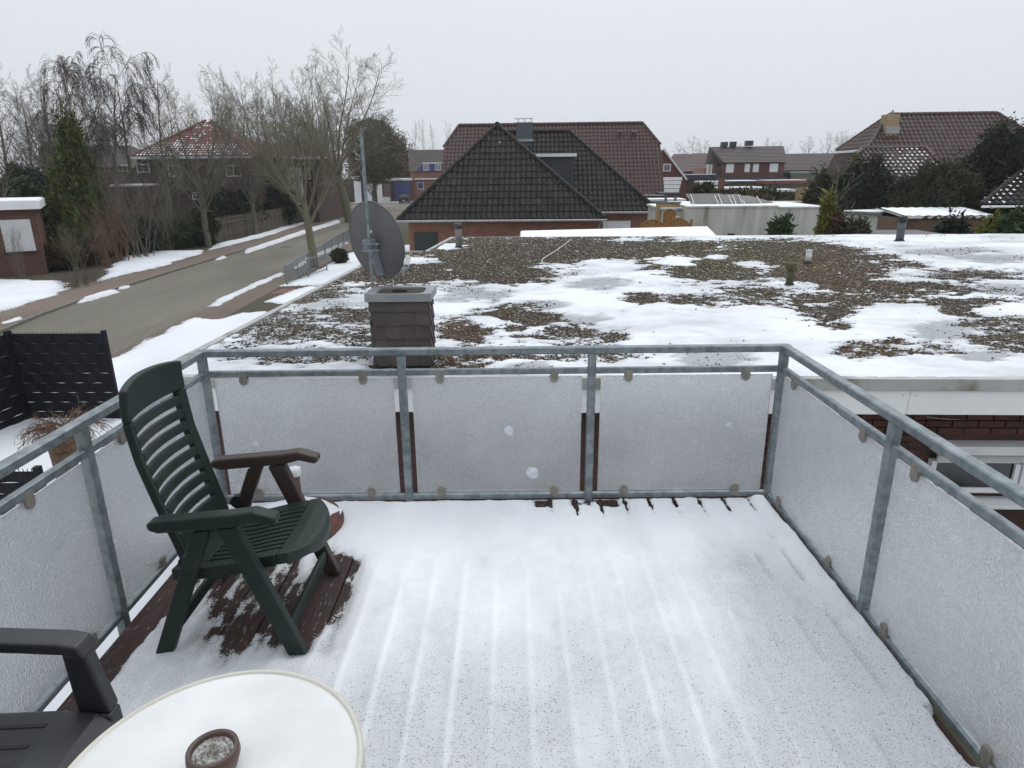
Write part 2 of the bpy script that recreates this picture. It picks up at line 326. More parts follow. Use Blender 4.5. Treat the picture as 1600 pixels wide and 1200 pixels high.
# ================================================================== the balcony
XL, XR, YF, RH = -1.636, 1.448, 3.395, .9                          # rail centre lines, rail height
# ---- frosted glass
def glass_mat():
    m = bpy.data.materials.new('frosted_glass'); m.use_nodes = True; nt = m.node_tree; N = nt.nodes.new; L = nt.links.new
    out = nt.nodes['Material Output']; p = nt.nodes['Principled BSDF']
    p.inputs['Base Color'].default_value = (.91, .935, .96, 1); p.inputs['Roughness'].default_value = .2; p.inputs['IOR'].default_value = 1.3; p.inputs['Transmission Weight'].default_value = 1
    t = N('ShaderNodeTexCoord')
    n = N('ShaderNodeTexNoise'); n.inputs['Scale'].default_value = 125; n.inputs['Detail'].default_value = 2; n.inputs['Distortion'].default_value = .6
    L(t.outputs['Object'], n.inputs['Vector'])
    n2 = N('ShaderNodeTexNoise'); n2.inputs['Scale'].default_value = 2.2; n2.inputs['Detail'].default_value = 4; L(t.outputs['Object'], n2.inputs['Vector'])
    bp = N('ShaderNodeBump'); bp.inputs['Strength'].default_value = 1; bp.inputs['Distance'].default_value = .006; L(n.outputs['Fac'], bp.inputs['Height'])
    L(bp.outputs[0], p.inputs['Normal'])
    d = N('ShaderNodeBsdfDiffuse'); tr = N('ShaderNodeBsdfTranslucent'); tr.inputs[0].default_value = (.82, .85, .885, 1)
    ramp = N('ShaderNodeMapRange'); ramp.inputs['From Min'].default_value = .38; ramp.inputs['From Max'].default_value = .62; ramp.inputs['To Min'].default_value = .15; ramp.inputs['To Max'].default_value = .9
    L(n.outputs['Fac'], ramp.inputs['Value'])
    cc = N('ShaderNodeMix'); cc.data_type = 'RGBA'; cc.inputs[6].default_value = (.55, .57, .595, 1); cc.inputs[7].default_value = (.9, .925, .955, 1); L(ramp.outputs[0], cc.inputs[0])
    L(cc.outputs[2], d.inputs[0]); L(bp.outputs[0], d.inputs['Normal']); L(bp.outputs[0], tr.inputs['Normal'])
    m1 = N('ShaderNodeMixShader'); m1.inputs[0].default_value = .5; L(d.outputs[0], m1.inputs[1]); L(tr.outputs[0], m1.inputs[2])
    m2 = N('ShaderNodeMixShader'); r2 = N('ShaderNodeMapRange'); r2.inputs['From Min'].default_value = .3; r2.inputs['From Max'].default_value = .7; r2.inputs['To Min'].default_value = .74; r2.inputs['To Max'].default_value = .6
    L(n2.outputs['Fac'], r2.inputs['Value']); L(r2.outputs[0], m2.inputs[0])
    L(m1.outputs[0], m2.inputs[1]); L(p.outputs[0], m2.inputs[2]); L(m2.outputs[0], out.inputs[0])
    return m
glass_m = glass_mat()

rail = thing('balcony_railing', 'galvanised steel railing with frosted glass panels round the snowy deck', 'railing', (0, YF, 0))
def rpart(n, mb, m=steel_m, bevel=0): return mb.build(n, m, rail, bevel=bevel)
zm = ony(780, 580, YF)[2]; zmt = zm+.016; zb = .035
rpart('top_rail', MB().beam((XL-.024, YF, RH-.018), (XR+.024, YF, RH-.018), .046, .036, r=.005))
rpart('top_rail', MB().beam((XL, YF-.0235, RH-.0185), (XL, -.35, RH-.0185), .046, .036, r=.005))
rpart('top_rail', MB().beam((XR, YF-.0235, RH-.0185), (XR, -.35, RH-.0185), .046, .036, r=.005))
px_ = [XL, ony(629, 600, YF)[0], ony(924, 600, YF)[0], XR]
for i, x in enumerate(px_): rpart('post', MB().beam((x, YF, -.12), (x, YF, RH-.0365), .042, .042, up=(0, 1, 0), r=.004))
yl_ = [YF, 2.36, 1.31, .26]; yr_ = [YF, 2.334, 1.28, .22]
for y in yl_[1:]: rpart('post', MB().beam((XL, y, -.12), (XL, y, RH-.037), .04, .04, up=(0, 1, 0), r=.004))
for y in yr_[1:]: rpart('post', MB().beam((XR, y, -.12), (XR, y, RH-.037), .04, .04, up=(0, 1, 0), r=.004))
stub = .0205
def clamp(gp, c, ax, nrm, low):
    """rounded clamp plate pinching the glass; c on the rail, tongue down (low=0) or up (low=1)"""
    ax = np.array(ax, float); nrm = np.array(nrm, float); c = np.array(c, float); up = np.array((0, 0, -1. if not low else 1.))
    prof = [(-.021, -.022), (.021, -.022), (.021, .025)]+[(.021*math.cos(t), .025+.021*math.sin(t)) for t in np.linspace(.3, math.pi-.3, 6)]+[(-.021, .025)]
    mb = MB(); mb.prism([c+ax*a+up*b-nrm*.016 for a, b in prof], nrm*.032)
    mb.prism([c+ax*a*.28+up*(b*.2-.024)-nrm*.005 for a, b in prof], nrm*.01)
    mb.build('clamp', clamp_m, gp, bevel=.003)
def panel(p, q, z0, z1, nrm, tops, bots):
    p = np.array(p, float); q = np.array(q, float); d = (q-p)/np.linalg.norm(q-p); nrm = np.array(nrm, float)
    mb = MB(); mb.prism([(*(p[:2]-nrm[:2]*.005), z0), (*(q[:2]-nrm[:2]*.005), z0), (*(q[:2]-nrm[:2]*.005), z1), (*(p[:2]-nrm[:2]*.005), z1)], nrm*.01)
    g = mb.build('glass_panel', glass_m, rail)
    for t in tops: clamp(g, (*(p+d*t)[:2], zm-.017), d, nrm, 0)
    for t in bots: clamp(g, (*(p+d*t)[:2], zb+.016), d, nrm, 1)
    return g
gz0, gz1 = .062, zm-.03
for i in range(3):
    a, b = px_[i], px_[i+1]
    rpart('middle_rail', MB().beam((a+stub+.001, YF, zm), (b-stub-.001, YF, zm), .03, .032, r=.004))
    rpart('bottom_rail', MB().beam((a+stub+.001, YF, zb), (b-stub-.001, YF, zb), .03, .03, r=.004))
    ga, gb = a+.05, b-.05
    t = [ony(x, 586, YF)[0]-ga for x in ((380, 567), (687, 866), (982, 1165))[i]]
    u = [ony(x, 757, YF)[0]-ga for x in ((404, 580), (690, 866), (975, 1148))[i]]
    panel((ga, YF, 0), (gb, YF, 0), gz0, gz1, (0, 1, 0), t, u)
for X, ys in ((XL, yl_), (XR, yr_)):
    for i in range(3):
        a, b = ys[i]-.0215, ys[i+1]+.0205
        rpart('middle_rail', MB().beam((X, a, zm), (X, b, zm), .03, .032, r=.004))
        rpart('bottom_rail', MB().beam((X, a, zb), (X, b, zb), .03, .03, r=.004))
        ga, gb = a-.028, b+.012; L_ = ga-gb
        panel((X, ga, 0), (X, gb, 0), gz0, gz1, (1, 0, 0), (L_*.13, L_*.84) if X > 0 else (L_*.3, L_*.8), (L_*.12, L_*.72) if X > 0 else (L_*.16, L_*.68))

# ---- deck planks under the snow
deck = MB().box((XL+.02, -.42, -.22), (XR-.02, YF-.02, -.032)).build('balcony_base', felt_m, kind='structure')
pm = None; x = XL+.035; k = 0
while x < XR-.05:
    if pm is None:
        mb = MB().bbox((-.066, -1.9, -.03), (.066, 1.9, 0), .003)
        for g in range(1, 8): mb.box((-.066+g*.0165-.002, -1.9, 0), (-.066+g*.0165+.002, 1.9, .0016))
        o = mb.build('plank', plank_m, deck, loc=(0, 0, 0)); pm = o.data; o.location = (x+.066, 1.485, 0)
    else: link('plank', pm, deck, (x+.066, 1.485, 0))
    x += .1385; k += 1
# ---- snow lying on the deck
def deck_snow():
    xs = np.arange(XL+.03, XR-.0165, .0095); ys = np.arange(-.4, YF+.006, .0115)
    X, Y = np.meshgrid(xs, ys)
    ph = (X-(XL+.035))/.1385*2*math.pi
    groove = .5-.5*np.cos(ph+.35*fbm(X*1.2, Y*1.2, 3))
    rd0 = np.exp(-((((X-(XL+.035))/.1385+.5) % 1-.5)/.2)**2)
    t = .024+.007*rd0*sstep(3.3, 2.2, Y)*(1+1.2*fbm(X*1.5, Y*1.1, 5))+.012*fbm(X*2.2, Y*2.2, 11)+.006*fbm(X*14, Y*14, 12)
    thin = .34+1.0*fbm(X*2.3, Y*1.3, 21)+.5*fbm(X*8, Y*4, 22)
    rdg = np.exp(-((((X-(XL+.035)+.012*fbm(X*2, Y*3, 24))/.1385+.5) % 1-.5)/.085)**2)*np.clip(.62+1.9*fbm(X*1.8, Y*1.1, 23), .0, 1.1)*(.45+.75*vnoise(np.floor((X-(XL+.035))/.1385+.5)*2.7, X*0, 25))*(1-.65*sstep(.75, 1.2, X))*(1-.4*sstep(-.5, -1., X))
    thin = thin+.45*sstep(2.7, 1.7, Y)+.22*sstep(.6, 1.25, X)*sstep(3.1, 2.3, Y)-.36*rdg*sstep(3.0, 2.4, Y)-.35*sstep(2.6, 3.1, Y)+.12*sstep(3.0, 2.4, Y)  # greyer towards the near end and the right, paler at the front
    # sheltered under the chair
    b = np.clip(1.2-np.hypot((X+1.10)/.36, (Y-2.55)/.5)**2, 0, 1)
    st = fbm(X*30, Y*4.5, 31)+.9*fbm(X*6, Y*2.2, 32)
    t -= b*(.033+.055*st+.008*np.cos(ph)+.03*fbm(X*40, Y*25, 34))
    b2 = sstep(-.98, -.85, X)*sstep(-.66, -.76, X)*sstep(2.05, 2.2, Y)*sstep(2.95, 2.7, Y)
    t -= b2*(.03+.05*fbm(X*20, Y*8, 33))
    # bare strip along the left rail
    e = XL+.115+.05*fbm(Y*3, X*0+1, 41)+.07*fbm(Y*11, X*9, 42)
    t -= .07*sstep(e+.09, e-.03, X)*sstep(3.1, 2.85, Y)+.02*sstep(.35, .0, X-XL)*np.clip(.4+2*fbm(X*24, Y*24, 43), 0, 1)
    # front edge: melted slits at the plank joints
    gap = np.abs(((X-(XL+.035)-.014)/.1385+.5) % 1-.5)*.1385
    idx = np.floor((X-(XL+.035)+.07)/.1385)
    ln = .01+.055*vnoise(idx*3.7, idx*0, 51)
    t -= .055*sstep(.015, .003, gap+.1*np.clip(YF-.06-ln-Y, 0, 1)+.25*np.clip(Y-(YF-.035), 0, 1)+.02*fbm(X*30, Y*30, 52))*sstep(.05, .2, X)
    t -= .06*sstep(.1, .16, X)*sstep(.68, .6, X)*sstep(3.275, 3.31, Y+.05*fbm(X*14, Y*14, 53))*sstep(3.39, 3.36, Y+.04*fbm(X*20, Y*20, 55))*sstep(-.12, .1, fbm(X*7, Y*3, 56))
    t -= .02*sstep(YF-.035, YF-.005, Y+.03*fbm(X*16, Y*5, 54))
    # dirty dashes along the joints near the right rail, and a bank against the rail
    gj = np.abs(((X-(XL+.035))/.1385+.5) % 1-.5)*.1385
    t -= .024*np.exp(-(gj/.010)**2)*sstep(.02, .16, fbm(X*3, Y*4.5, 57))*sstep(.85, 1.0, X)*sstep(3.1, 2.9, Y)
    t += .016*sstep(XR-.13, XR-.07, X)
    thin = thin+.5*sstep(.75, 1.0, X)*sstep(XR-.1, XR-.2, X)*sstep(3.05, 2.75, Y)*np.clip(.6+2*fbm(X*3, Y*2, 58), 0, 1)
    # right edge crumbles to the rail
    t -= .06*sstep(XR-.036, XR-.016, X+.028*fbm(X*3, Y*9, 61))
    # the long slit by the right rail
    a = onz(1452, 1118, 0); c = onz(1508, 1192, 0); dv = (c-a)[:2]; L_ = np.linalg.norm(dv); dv /= L_
    s_ = (X-a[0])*dv[0]+(Y-a[1])*dv[1]; w_ = np.abs(-(X-a[0])*dv[1]+(Y-a[1])*dv[0])
    t -= .08*sstep(.028, .010, w_+.015*fbm(X*18, Y*18, 63))*sstep(-.02, .03, s_)*sstep(L_+.06, L_-.02, s_)
    thin = np.clip(thin+sstep(.02, .002, t)*.45, 0, 1)
    cover = np.clip(.5+t/.028, -.6, 1.6)
    ny, nx = X.shape; V = np.stack([X, Y, np.maximum(t, .0025)], -1).reshape(-1, 3)
    i = (np.arange(ny-1)[:, None]*nx+np.arange(nx-1)[None]).ravel(); q = np.stack([i, i+1, i+nx+1, i+nx], 1)
    cz = cover.ravel(); q = q[cz[q].max(1) > -.1]
    me = mesh_np('snow_on_deck', V, q, deck_snow_m, True); attr(me, 'thin', thin); attr(me, 'cover', cover)
    return link('snow', me, None, (0, 0, 0), 'stuff')
tag(deck_snow(), 'thin ridged snow lying over the wooden balcony planks', 'snow')

# ---- snowballs burst on the glass
splat_m = mat('frozen_splat', (.74, .78, .83), (.52, .56, .61), scale=60, rough=.6, bump=.3, bscale=120)
for (px, py, r, s) in ((400, 698, .022, 1.35), (795, 673, .026, 1.1), (832, 739, .034, 1.15), (1140, 664, .018, 1)):
    c = ony(px, py, YF-.006); V = []; n = 14; Fs = []
    for j, (q, h) in enumerate(((1, 0), (.85, .006), (.55, .013), (.2, .017))):
        for k in range(n):
            tt = 2*math.pi*k/n; rr = r*q*(1+.07*math.sin(2*tt+px)+.05*math.sin(5*tt+2*px)+.04*math.sin(9*tt)); V.append((c[0]+rr*math.cos(tt), YF-.0055-h*.45*r/.026, c[2]+rr*s*math.sin(tt)))
    for j in range(3):
        for k in range(n): Fs.append((j*n+k, j*n+(k+1) % n, (j+1)*n+(k+1) % n, (j+1)*n+k))
    Fs.append(tuple(range(3*n, 4*n)))
    o = MB().add(V, Fs, True).build('snow_splat', splat_m, loc=(float(c[0]), YF-.0055, float(c[2])))
    tag(o, {400: 'white snow splat stuck on the glass above the brown armrest', 795: 'round snow splat high on the middle front glass panel', 832: 'largest snow splat low on the middle front glass panel', 1140: 'small faint snow splat on the glass panel next to the right corner post'}[px], 'snow splat', 'snow splats on the glass')

# ================================================================== green reclining chair
chair = thing('reclining_chair', 'dark green plastic high-back garden recliner with slatted back and seat', 'chair', (-1.1, 2.42, 0))
def cpart(n, mb, m=green_m, bevel=.006, parent=None): return mb.build(n, m, parent or chair, bevel=bevel)
for y, m, nm in ((2.15, green_m, 'near'), (2.69, gbrown_m, 'far')):
    h = .02
    def side(pts, y0, th): return MB().prism([(a, y0-th, b) for a, b in pts], (0, 2*th, 0))
    arm_m = green_m if nm == 'near' else gbrown_m
    a = cpart('armrest', side([(-1.315, .556), (-1.28, .543), (-1.0, .567), (-.93, .585), (-.865, .568), (-.848, .578), (-.85, .603), (-.93, .628), (-1.0, .618), (-1.28, .595), (-1.318, .583)], y, .03), arm_m, .009)
    f = cpart('leg', side([(-1.072, .552), (-1.0, .562), (-.805, .010), (-.872, .008)], y, .021), arm_m, .006)
    b = cpart('leg', side([(-1.165, .54), (-1.098, .55), (-1.32, .008), (-1.388, .008)], y, .019), arm_m, .006)
    if nm == 'far':
        for o in (a, f, b): o['label'] = 'brownish armrest' if o is a else 'brownish leg'
cpart('crossbar', MB().beam((-.865, 2.172, .105), (-.865, 2.668, .105), .022, .06))
cpart('crossbar', MB().beam((-1.305, 2.17, .115), (-1.305, 2.67, .115), .022, .05))
# backrest: (x, z) profile, bowed rearwards in the middle
bp_z = [.34, .447, .6, .778, .92, 1.0, 1.06]; bp_x = [-1.235, -1.258, -1.297, -1.337, -1.352, -1.353, -1.347]
def bx(z): return np.interp(z, bp_z, bp_x)
Y0b, Y1b = 2.205, 2.635; ycb = (Y0b+Y1b)/2; hwb = (Y1b-Y0b)/2
def hw(z): return hwb*np.interp(z, [.34, .6, .95, 1.06], [.93, .97, 1.0, .96])
def backpatch(u0, u1, z0, z1, nu, nz, th=.014, crown=0):
    V = []; n = (nu+1)*(nz+1)
    for s_ in (0, 1):
        for j in range(nz+1):
            for i in range(nu+1):
                u = u0+(u1-u0)*i/nu; z = z0+(z1-z0)*j/nz
                z += crown*(1-u*u)*(j/nz)
                x = bx(min(z, 1.06))-.034*(1-u*u)+(0 if s_ == 0 else -th)
                V.append((x, ycb+u*hw(min(z, 1.06)), z+(-.012*(1-u*u) if 0 else 0)))
    w = nu+1; Fs = []
    for j in range(nz):
        for i in range(nu):
            a = j*w+i; Fs.append((a, a+1, a+w+1, a+w)); Fs.append((n+a, n+a+w, n+a+w+1, n+a+1))
    for i in range(nu): Fs.append((i, n+i, n+i+1, i+1)); t_ = nz*w; Fs.append((t_+i, t_+i+1, n+t_+i+1, n+t_+i))
    for j in range(nz): Fs.append((j*w, j*w+w, n+j*w+w, n+j*w)); Fs.append((j*w+nu, n+j*w+nu, n+j*w+w+nu, j*w+w+nu))
    return MB().add(V, Fs, False)
us = .80
back = cpart('backrest', backpatch(-1, 1, .935, 1.055, 16, 5, .03, .018), green_m, .008)
cpart('stile', backpatch(-1, -us-.001, .335, .934, 3, 22, .03), green_m, .005, back)
cpart('stile', backpatch(us+.001, 1, .335, .934, 3, 22, .03), green_m, .005, back)
cpart('lower_panel', backpatch(-us, us, .335, .465, 10, 3, .016), green_m, .004, back)
nsl = 8; pit = .47/8.35
for k in range(nsl):
    z0 = .465+.35*pit+pit*k; cpart('slat', backpatch(-us, us, z0, z0+pit*.65, 12, 1, .014), green_m, .003, back)
_unused = (lambda *a: None)('back_rib', MB().prism([(bx(.42)-.05, ycb-.012, .42), (bx(.7)-.055, ycb-.012, .7), (bx(.97)-.055, ycb-.012, .97), (bx(.97)-.085, ycb-.012, .97), (bx(.7)-.09, ycb-.012, .7), (bx(.42)-.08, ycb-.012, .42)], (0, .024, 0)), green_m, .002, back)
# seat: slats run front to back, frame round them, rounded front lip
sx_ = [-1.30, -1.2, -1.08, -.95, -.85, -.79, -.765]; sz_ = [.345, .348, .362, .395, .412, .408, .385]
def sz(x): return np.interp(x, sx_, sz_)
S0, S1 = 2.195, 2.645
def seatpatch(y0, y1, x0, x1, n=10, th=.02, round_=0, ny=1):
    V = []; ys = np.linspace(y0, y1, ny+1); N_ = (n+1)*(ny+1)
    for s_ in (0, 1):
        for j, y in enumerate(ys):
            for i in range(n+1):
                v = (y-(S0+S1)/2)/((S1-S0)/2); xe = x1-round_*abs(v)**2.6
                x = x0+(xe-x0)*i/n; V.append((x, y, sz(x)+.012*(v*v-.6)-(th if s_ else 0)))
    w = n+1; Fs = []
    for j in range(ny):
        for i in range(n):
            a = j*w+i; Fs.append((a, a+1, a+w+1, a+w)); Fs.append((N_+a, N_+a+w, N_+a+w+1, N_+a+1))
    for i in range(n): Fs.append((i, N_+i, N_+i+1, i+1)); t_ = ny*w; Fs.append((t_+i, t_+i+1, N_+t_+i+1, N_+t_+i))
    for j in range(ny): Fs.append((j*w, j*w+w, N_+j*w+w, N_+j*w)); Fs.append((j*w+n, N_+j*w+n, N_+j*w+w+n, j*w+w+n))
    return MB().add(V, Fs)
seat = cpart('seat', seatpatch(S0, S1, -.895, -.765, 8, .045, .085, 18), green_m, .008)
cpart('seat_frame', seatpatch(S0, S0+.06, -1.30, -.896, 10, .05, 0), green_m, .006, seat)
cpart('seat_frame', seatpatch(S1-.06, S1, -1.30, -.896, 10, .05, 0), green_m, .006, seat)
cpart('seat_frame', seatpatch(S0+.0605, S1-.0605, -1.30, -1.185, 4, .03, 0, 4), green_m, .004, seat)
nst = 9; g_ = (S1-S0-.122)/nst
for k in range(nst):
    y = S0+.061+g_*k; cpart('slat', seatpatch(y+.006, y+g_-.006, -1.184, -.896, 8, .012), green_m, .002, seat)
cpart('seat_rib', MB().beam((-1.02, S0+.061, .34), (-1.02, S1-.061, .34), .04, .03), green_m, 0, seat)
for y in (2.176, 2.662): cpart('hinge', MB().tube([(-1.22, y-.014, .395), (-1.22, y+.014, .395)], .03, 12), rubber_m, 0)

# ================================================================== anthracite stacking chair
ch2 = thing('garden_chair', 'anthracite plastic garden armchair with slotted seat beside the round table', 'chair', (-1.3, 1.18, 0))
def kp(n, mb, bevel=.008): return mb.build(n, anth_m, ch2, bevel=bevel)
for y, sg in ((1.43, 1), (.93, -1)):
    mb = MB()
    pts = [(-1.60, .66), (-1.45, .665), (-1.25, .655), (-1.15, .65), (-1.105, .64), (-1.09, .61), (-1.10, .60), (-1.14, .615), (-1.25, .622), (-1.45, .632), (-1.60, .628)]
    mb.prism([(a, y-.032, b) for a, b in pts], (0, .064, 0)); kp('armrest', mb, .012)
    kp('arm_post', MB().prism([(-1.155, y-.022, .612), (-1.095, y-.022, .606), (-1.062, y-.022, .425), (-1.15, y-.022, .425)], (0, .044, 0)))
    kp('leg', MB().prism([(-1.15, y-.03, .424), (-1.06, y-.03, .424), (-1.045, y-.03, .01), (-1.09, y-.03, .01)], (0, .05, 0)))
    kp('leg', MB().prism([(-1.53, y-.03, .424), (-1.45, y-.03, .424), (-1.53, y-.03, .01), (-1.58, y-.03, .01)], (0, .05, 0)))
seat2 = kp('seat', MB().prism([(-1.52, .955, .40), (-1.52, .955, .43), (-1.17, .955, .445), (-1.09, .955, .435), (-1.05, .955, .40), (-1.05, .955, .37), (-1.08, .955, .40), (-1.17, .955, .42)], (0, .45, 0)), .008)
for k in range(6):
    y = 1.02+k*.065
    MB().prism([(-1.46, y, .434), (-1.19, y, .4447), (-1.19, y, .4461), (-1.46, y, .4354)], (0, .011, 0)).build('slot_shade_strip', rubber_m, seat2)  # black strip laid on the seat paints the shade inside a slot
kp('backrest', MB().prism([(-1.50, .96, .42), (-1.47, .96, .42), (-1.575, .96, .86), (-1.60, .96, .86)], (0, .44, 0)))

# ================================================================== round table with bowl
tx, ty, tz, tr = -.572, .965, .70, .283
tb = thing('round_table', 'cream round plastic garden table dusted with snow', 'table', (tx, ty, 0))
MB().lathe((tx, ty, tz-.03), [(tr-.03, 0), (tr-.004, 0), (tr, .006), (tr, .026), (tr-.004, .031), (tr-.011, .031), (tr-.013, .026), (.0, .026)], 72).build('table_top', cream_m, tb)
MB().lathe((tx, ty, 0), [(.03, .06), (.028, .5), (.06, .66), (.13, .669)], 20).build('pedestal', cream_m, tb)
for k in range(4):
    a = k*math.pi/2+.5; MB().beam((tx, ty, .055), (tx+.25*math.cos(a), ty+.25*math.sin(a), .018), .05, .03).build('foot', cream_m, tb, bevel=.006)
V = []; Fs = []; nr, na = 26, 96
for i in range(nr+1):
    r = (tr-.012)*i/nr
    for k in range(na):
        a = 2*math.pi*k/na; x, y = tx+r*math.cos(a), ty+r*math.sin(a)
        e = 1-sstep(.93, 1, np.array(i/nr+.03*float(fbm(np.array(x*30), np.array(y*30), 7))))
        V.append((x, y, tz-.0035+float(e)*(.006+.006*float(fbm(np.array(x*9), np.array(y*9), 8)))))
for i in range(nr):
    for k in range(na): Fs.append((i*na+k, i*na+(k+1) % na, (i+1)*na+(k+1) % na, (i+1)*na+k))
tsnow_m = mat('table_snow', (.70, .71, .715), (.61, .62, .62), scale=5, rough=.7, bump=.12, bscale=60, c3=(.62, .61, .57), s3=70, f3=(.66, .85))
o = MB().add(V, Fs, True).build('snow', tsnow_m, kind='stuff'); tag(o, 'thin snow lying on the round table top', 'snow')
px0 = onz(336, 1180, tz+.03)
bowl = thing('bowl', 'brown glazed pot full of frosted grit standing on the table', 'pot', (px0[0], px0[1]-.005, tz))
MB().lathe((px0[0], px0[1]-.005, tz), [(.030, .0), (.040, .01), (.048, .035), (.046, .052), (.040, .054), (.037, .048), (.036, .038)], 32).build('shell', pot_m, bowl)
V = []; Fs = []
for i in range(9):
    for k in range(28):
        a = 2*math.pi*k/28; r = .0368*i/8; V.append((px0[0]+r*math.cos(a), px0[1]-.005+r*math.sin(a), tz+.043+.006*math.sin(k*7.1+i*3.3)*(1 if 0 < i < 8 else 0)*.5+.004*(1-i/8)))
for i in range(8):
    for k in range(28): Fs.append((i*28+k, i*28+(k+1) % 28, (i+1)*28+(k+1) % 28, (i+1)*28+k))
grit_m = mat('frosted_grit', (.48, .48, .47), (.17, .155, .13), scale=120, rough=.9, bump=.6, bscale=200, lo=.4, hi=.6)
MB().add(V, Fs).build('grit_filling', grit_m, bowl)

# ================================================================== parasol base
pb = onz(470, 795, .0); pbx, pby = -1.135, 3.10
ps = thing('parasol_base', 'round reddish brown plastic parasol stand covered in snow behind the chair', 'parasol base', (pbx, pby, 0))
MB().lathe((pbx, pby, 0), [(.235, .0), (.245, .015), (.245, .05), (.225, .078), (.18, .092), (.06, .10), (.03, .105)], 48).build('weight', terra_m, ps)
MB().lathe((pbx+.035, pby-.03, 0), [(.027, .09), (.022, .13), (.022, .325)], 20).build('tube', terra_m, ps)
MB().lathe((pbx+.035, pby-.03, 0), [(.028, .3251), (.031, .33), (.031, .365), (.02, .37)], 12).build('clamp_collar', white_m, ps)
V = []; Fs = []
for i in range(14):
    for k in range(48):
        a = 2*math.pi*k/48; q = i/13; r = .22*q*(1+.07*math.sin(2*a+1)+.06*math.sin(5*a)); e = 1-q**6
        V.append((pbx+r*math.cos(a)-.01, pby+r*math.sin(a), np.interp(r, [0, .06, .18, .225], [.105, .10, .092, .078])-.006+e*.02+.004*math.sin(9*a+i)*e))
for i in range(13):
    for k in range(48): Fs.append((i*48+k, i*48+(k+1) % 48, (i+1)*48+(k+1) % 48, (i+1)*48+k))
o = MB().add(V, Fs, True).build('snow', snow_m, kind='stuff'); tag(o, 'snow cap lying on the parasol stand', 'snow')

# ---- house behind the camera (unseen; height and pale coat chosen to bounce light and lessen its shade)
hw_ = MB(); hw_.box((-6, -1.0, -2.85), (6, -.6, 2.7)); tag(hw_.build('house_wall', bounce_coat_m, kind='structure'))
# ================================================================== neighbouring flat-roofed bungalow
G, ZR = -2.85, -.05
AL = -.045; BU = A3(math.cos(AL), math.sin(AL), 0); BW = A3(-math.sin(AL), math.cos(AL), 0); BO = A3(-3.47, 6.03, 0)
def bl(u, d, z=0): return BO+BU*u+BW*d+A3(0, 0, z)
def to_b(p): q = np.asarray(p)-BO; return q@BU, q@BW
ROOF = [(0, 0), (26, 0), (26, 14.6), (1.05, 14.6), (.9, 10.7), (-.05, 10.7)]           # outline in (u, d)
bung = thing('flat_roof_bungalow', 'brick bungalow with white fascia and a snowy gravel flat roof', 'building', bl(8, 5, G))
def poly_prism(pts, z0, z1): return MB().prism([bl(u, d, z0) for u, d in pts], (0, 0, z1-z0))
inner = [(.28, .28), (25.7, .28), (25.7, 14.3), (1.35, 14.3), (1.2, 10.4), (.25, 10.4)]
FB = ony(1400, 643, 5.8)[2]                                                            # underside of the fascia
poly_prism([(.3, .31), (25.7, .31), (25.7, 14.3), (1.35, 14.3), (1.2, 10.4), (.27, 10.4)], G, FB-.002).build('wall', bung_brick, bung)
roof = poly_prism([(.03, .03), (25.97, .03), (25.97, 14.57), (1.08, 14.57), (.93, 10.67), (-.02, 10.67)], FB, ZR-.02).build('roof_slab', felt_m, bung)
def strip(name, m, a, b, z0, z1, out, th, parent=bung):
    pa, pb = bl(*a), bl(*b); d = (pb-pa)/np.linalg.norm(pb-pa); n = np.array((d[1], -d[0], 0))
    return MB().prism([pa+n*out+A3(0, 0, z0), pb+n*out+A3(0, 0, z0), pb+n*out+A3(0, 0, z1), pa+n*out+A3(0, 0, z1)], -n*th).build(name, m, parent, bevel=.003)
CZ = ony(1400, 605, 5.8)[2]
uj = to_b(ony(1408, 620, 5.85))[0]; joints = [0.]+[uj-3*k for k in (2, 1, 0)]+[uj+3*k for k in (1, 2, 3, 4, 5, 6)]+[26]
joints = sorted(j for j in joints if 0 <= j <= 26)
for a, b in zip(joints[:-1], joints[1:]):
    if b-a < .3: continue
    fp = strip('fascia_panel', fascia_m, (a+.002, 0), (b-.002, 0), FB, CZ, -.004, .03)
    for s_ in (a+.06, b-.06):
        c = bl(s_, .004, CZ-.05); MB().tube([c, c-BW*.006], .007, 8).build('screw', metal_w, fp)
us_ = [0, 2.3, 5.3, 8.3, 11.3, 14.3, 17.3, 20.3, 23.3, 26]
for a, b in zip(us_[:-1], us_[1:]): strip('coping', flash_m, (a+.001, 0), (b-.001, 0), CZ+.001, ZR+.03, .025, .09)
for a, b in zip([0, 3, 6, 9], [3, 6, 9, 10.7]):
    strip('coping', flash_m, (-.05*b/10.7, b-.001), (-.05*a/10.7, a+.001), CZ+.001, ZR+.03, .025, .09)
    strip('fascia_panel', fascia_m, (-.05*b/10.7, b-.002), (-.05*a/10.7, a+.002+(.03 if a == 0 else 0)), FB, CZ, -.004, .03)
strip('coping', flash_m, (.84, 10.7), (-.02, 10.7), CZ, ZR+.03, .025, .09); strip('coping', flash_m, (1.05, 14.6), (.9, 10.73), CZ, ZR+.03, .025, .09)
strip('coping', flash_m, (26, 14.6), (1.14, 14.6), CZ, ZR+.02, .02, .08)
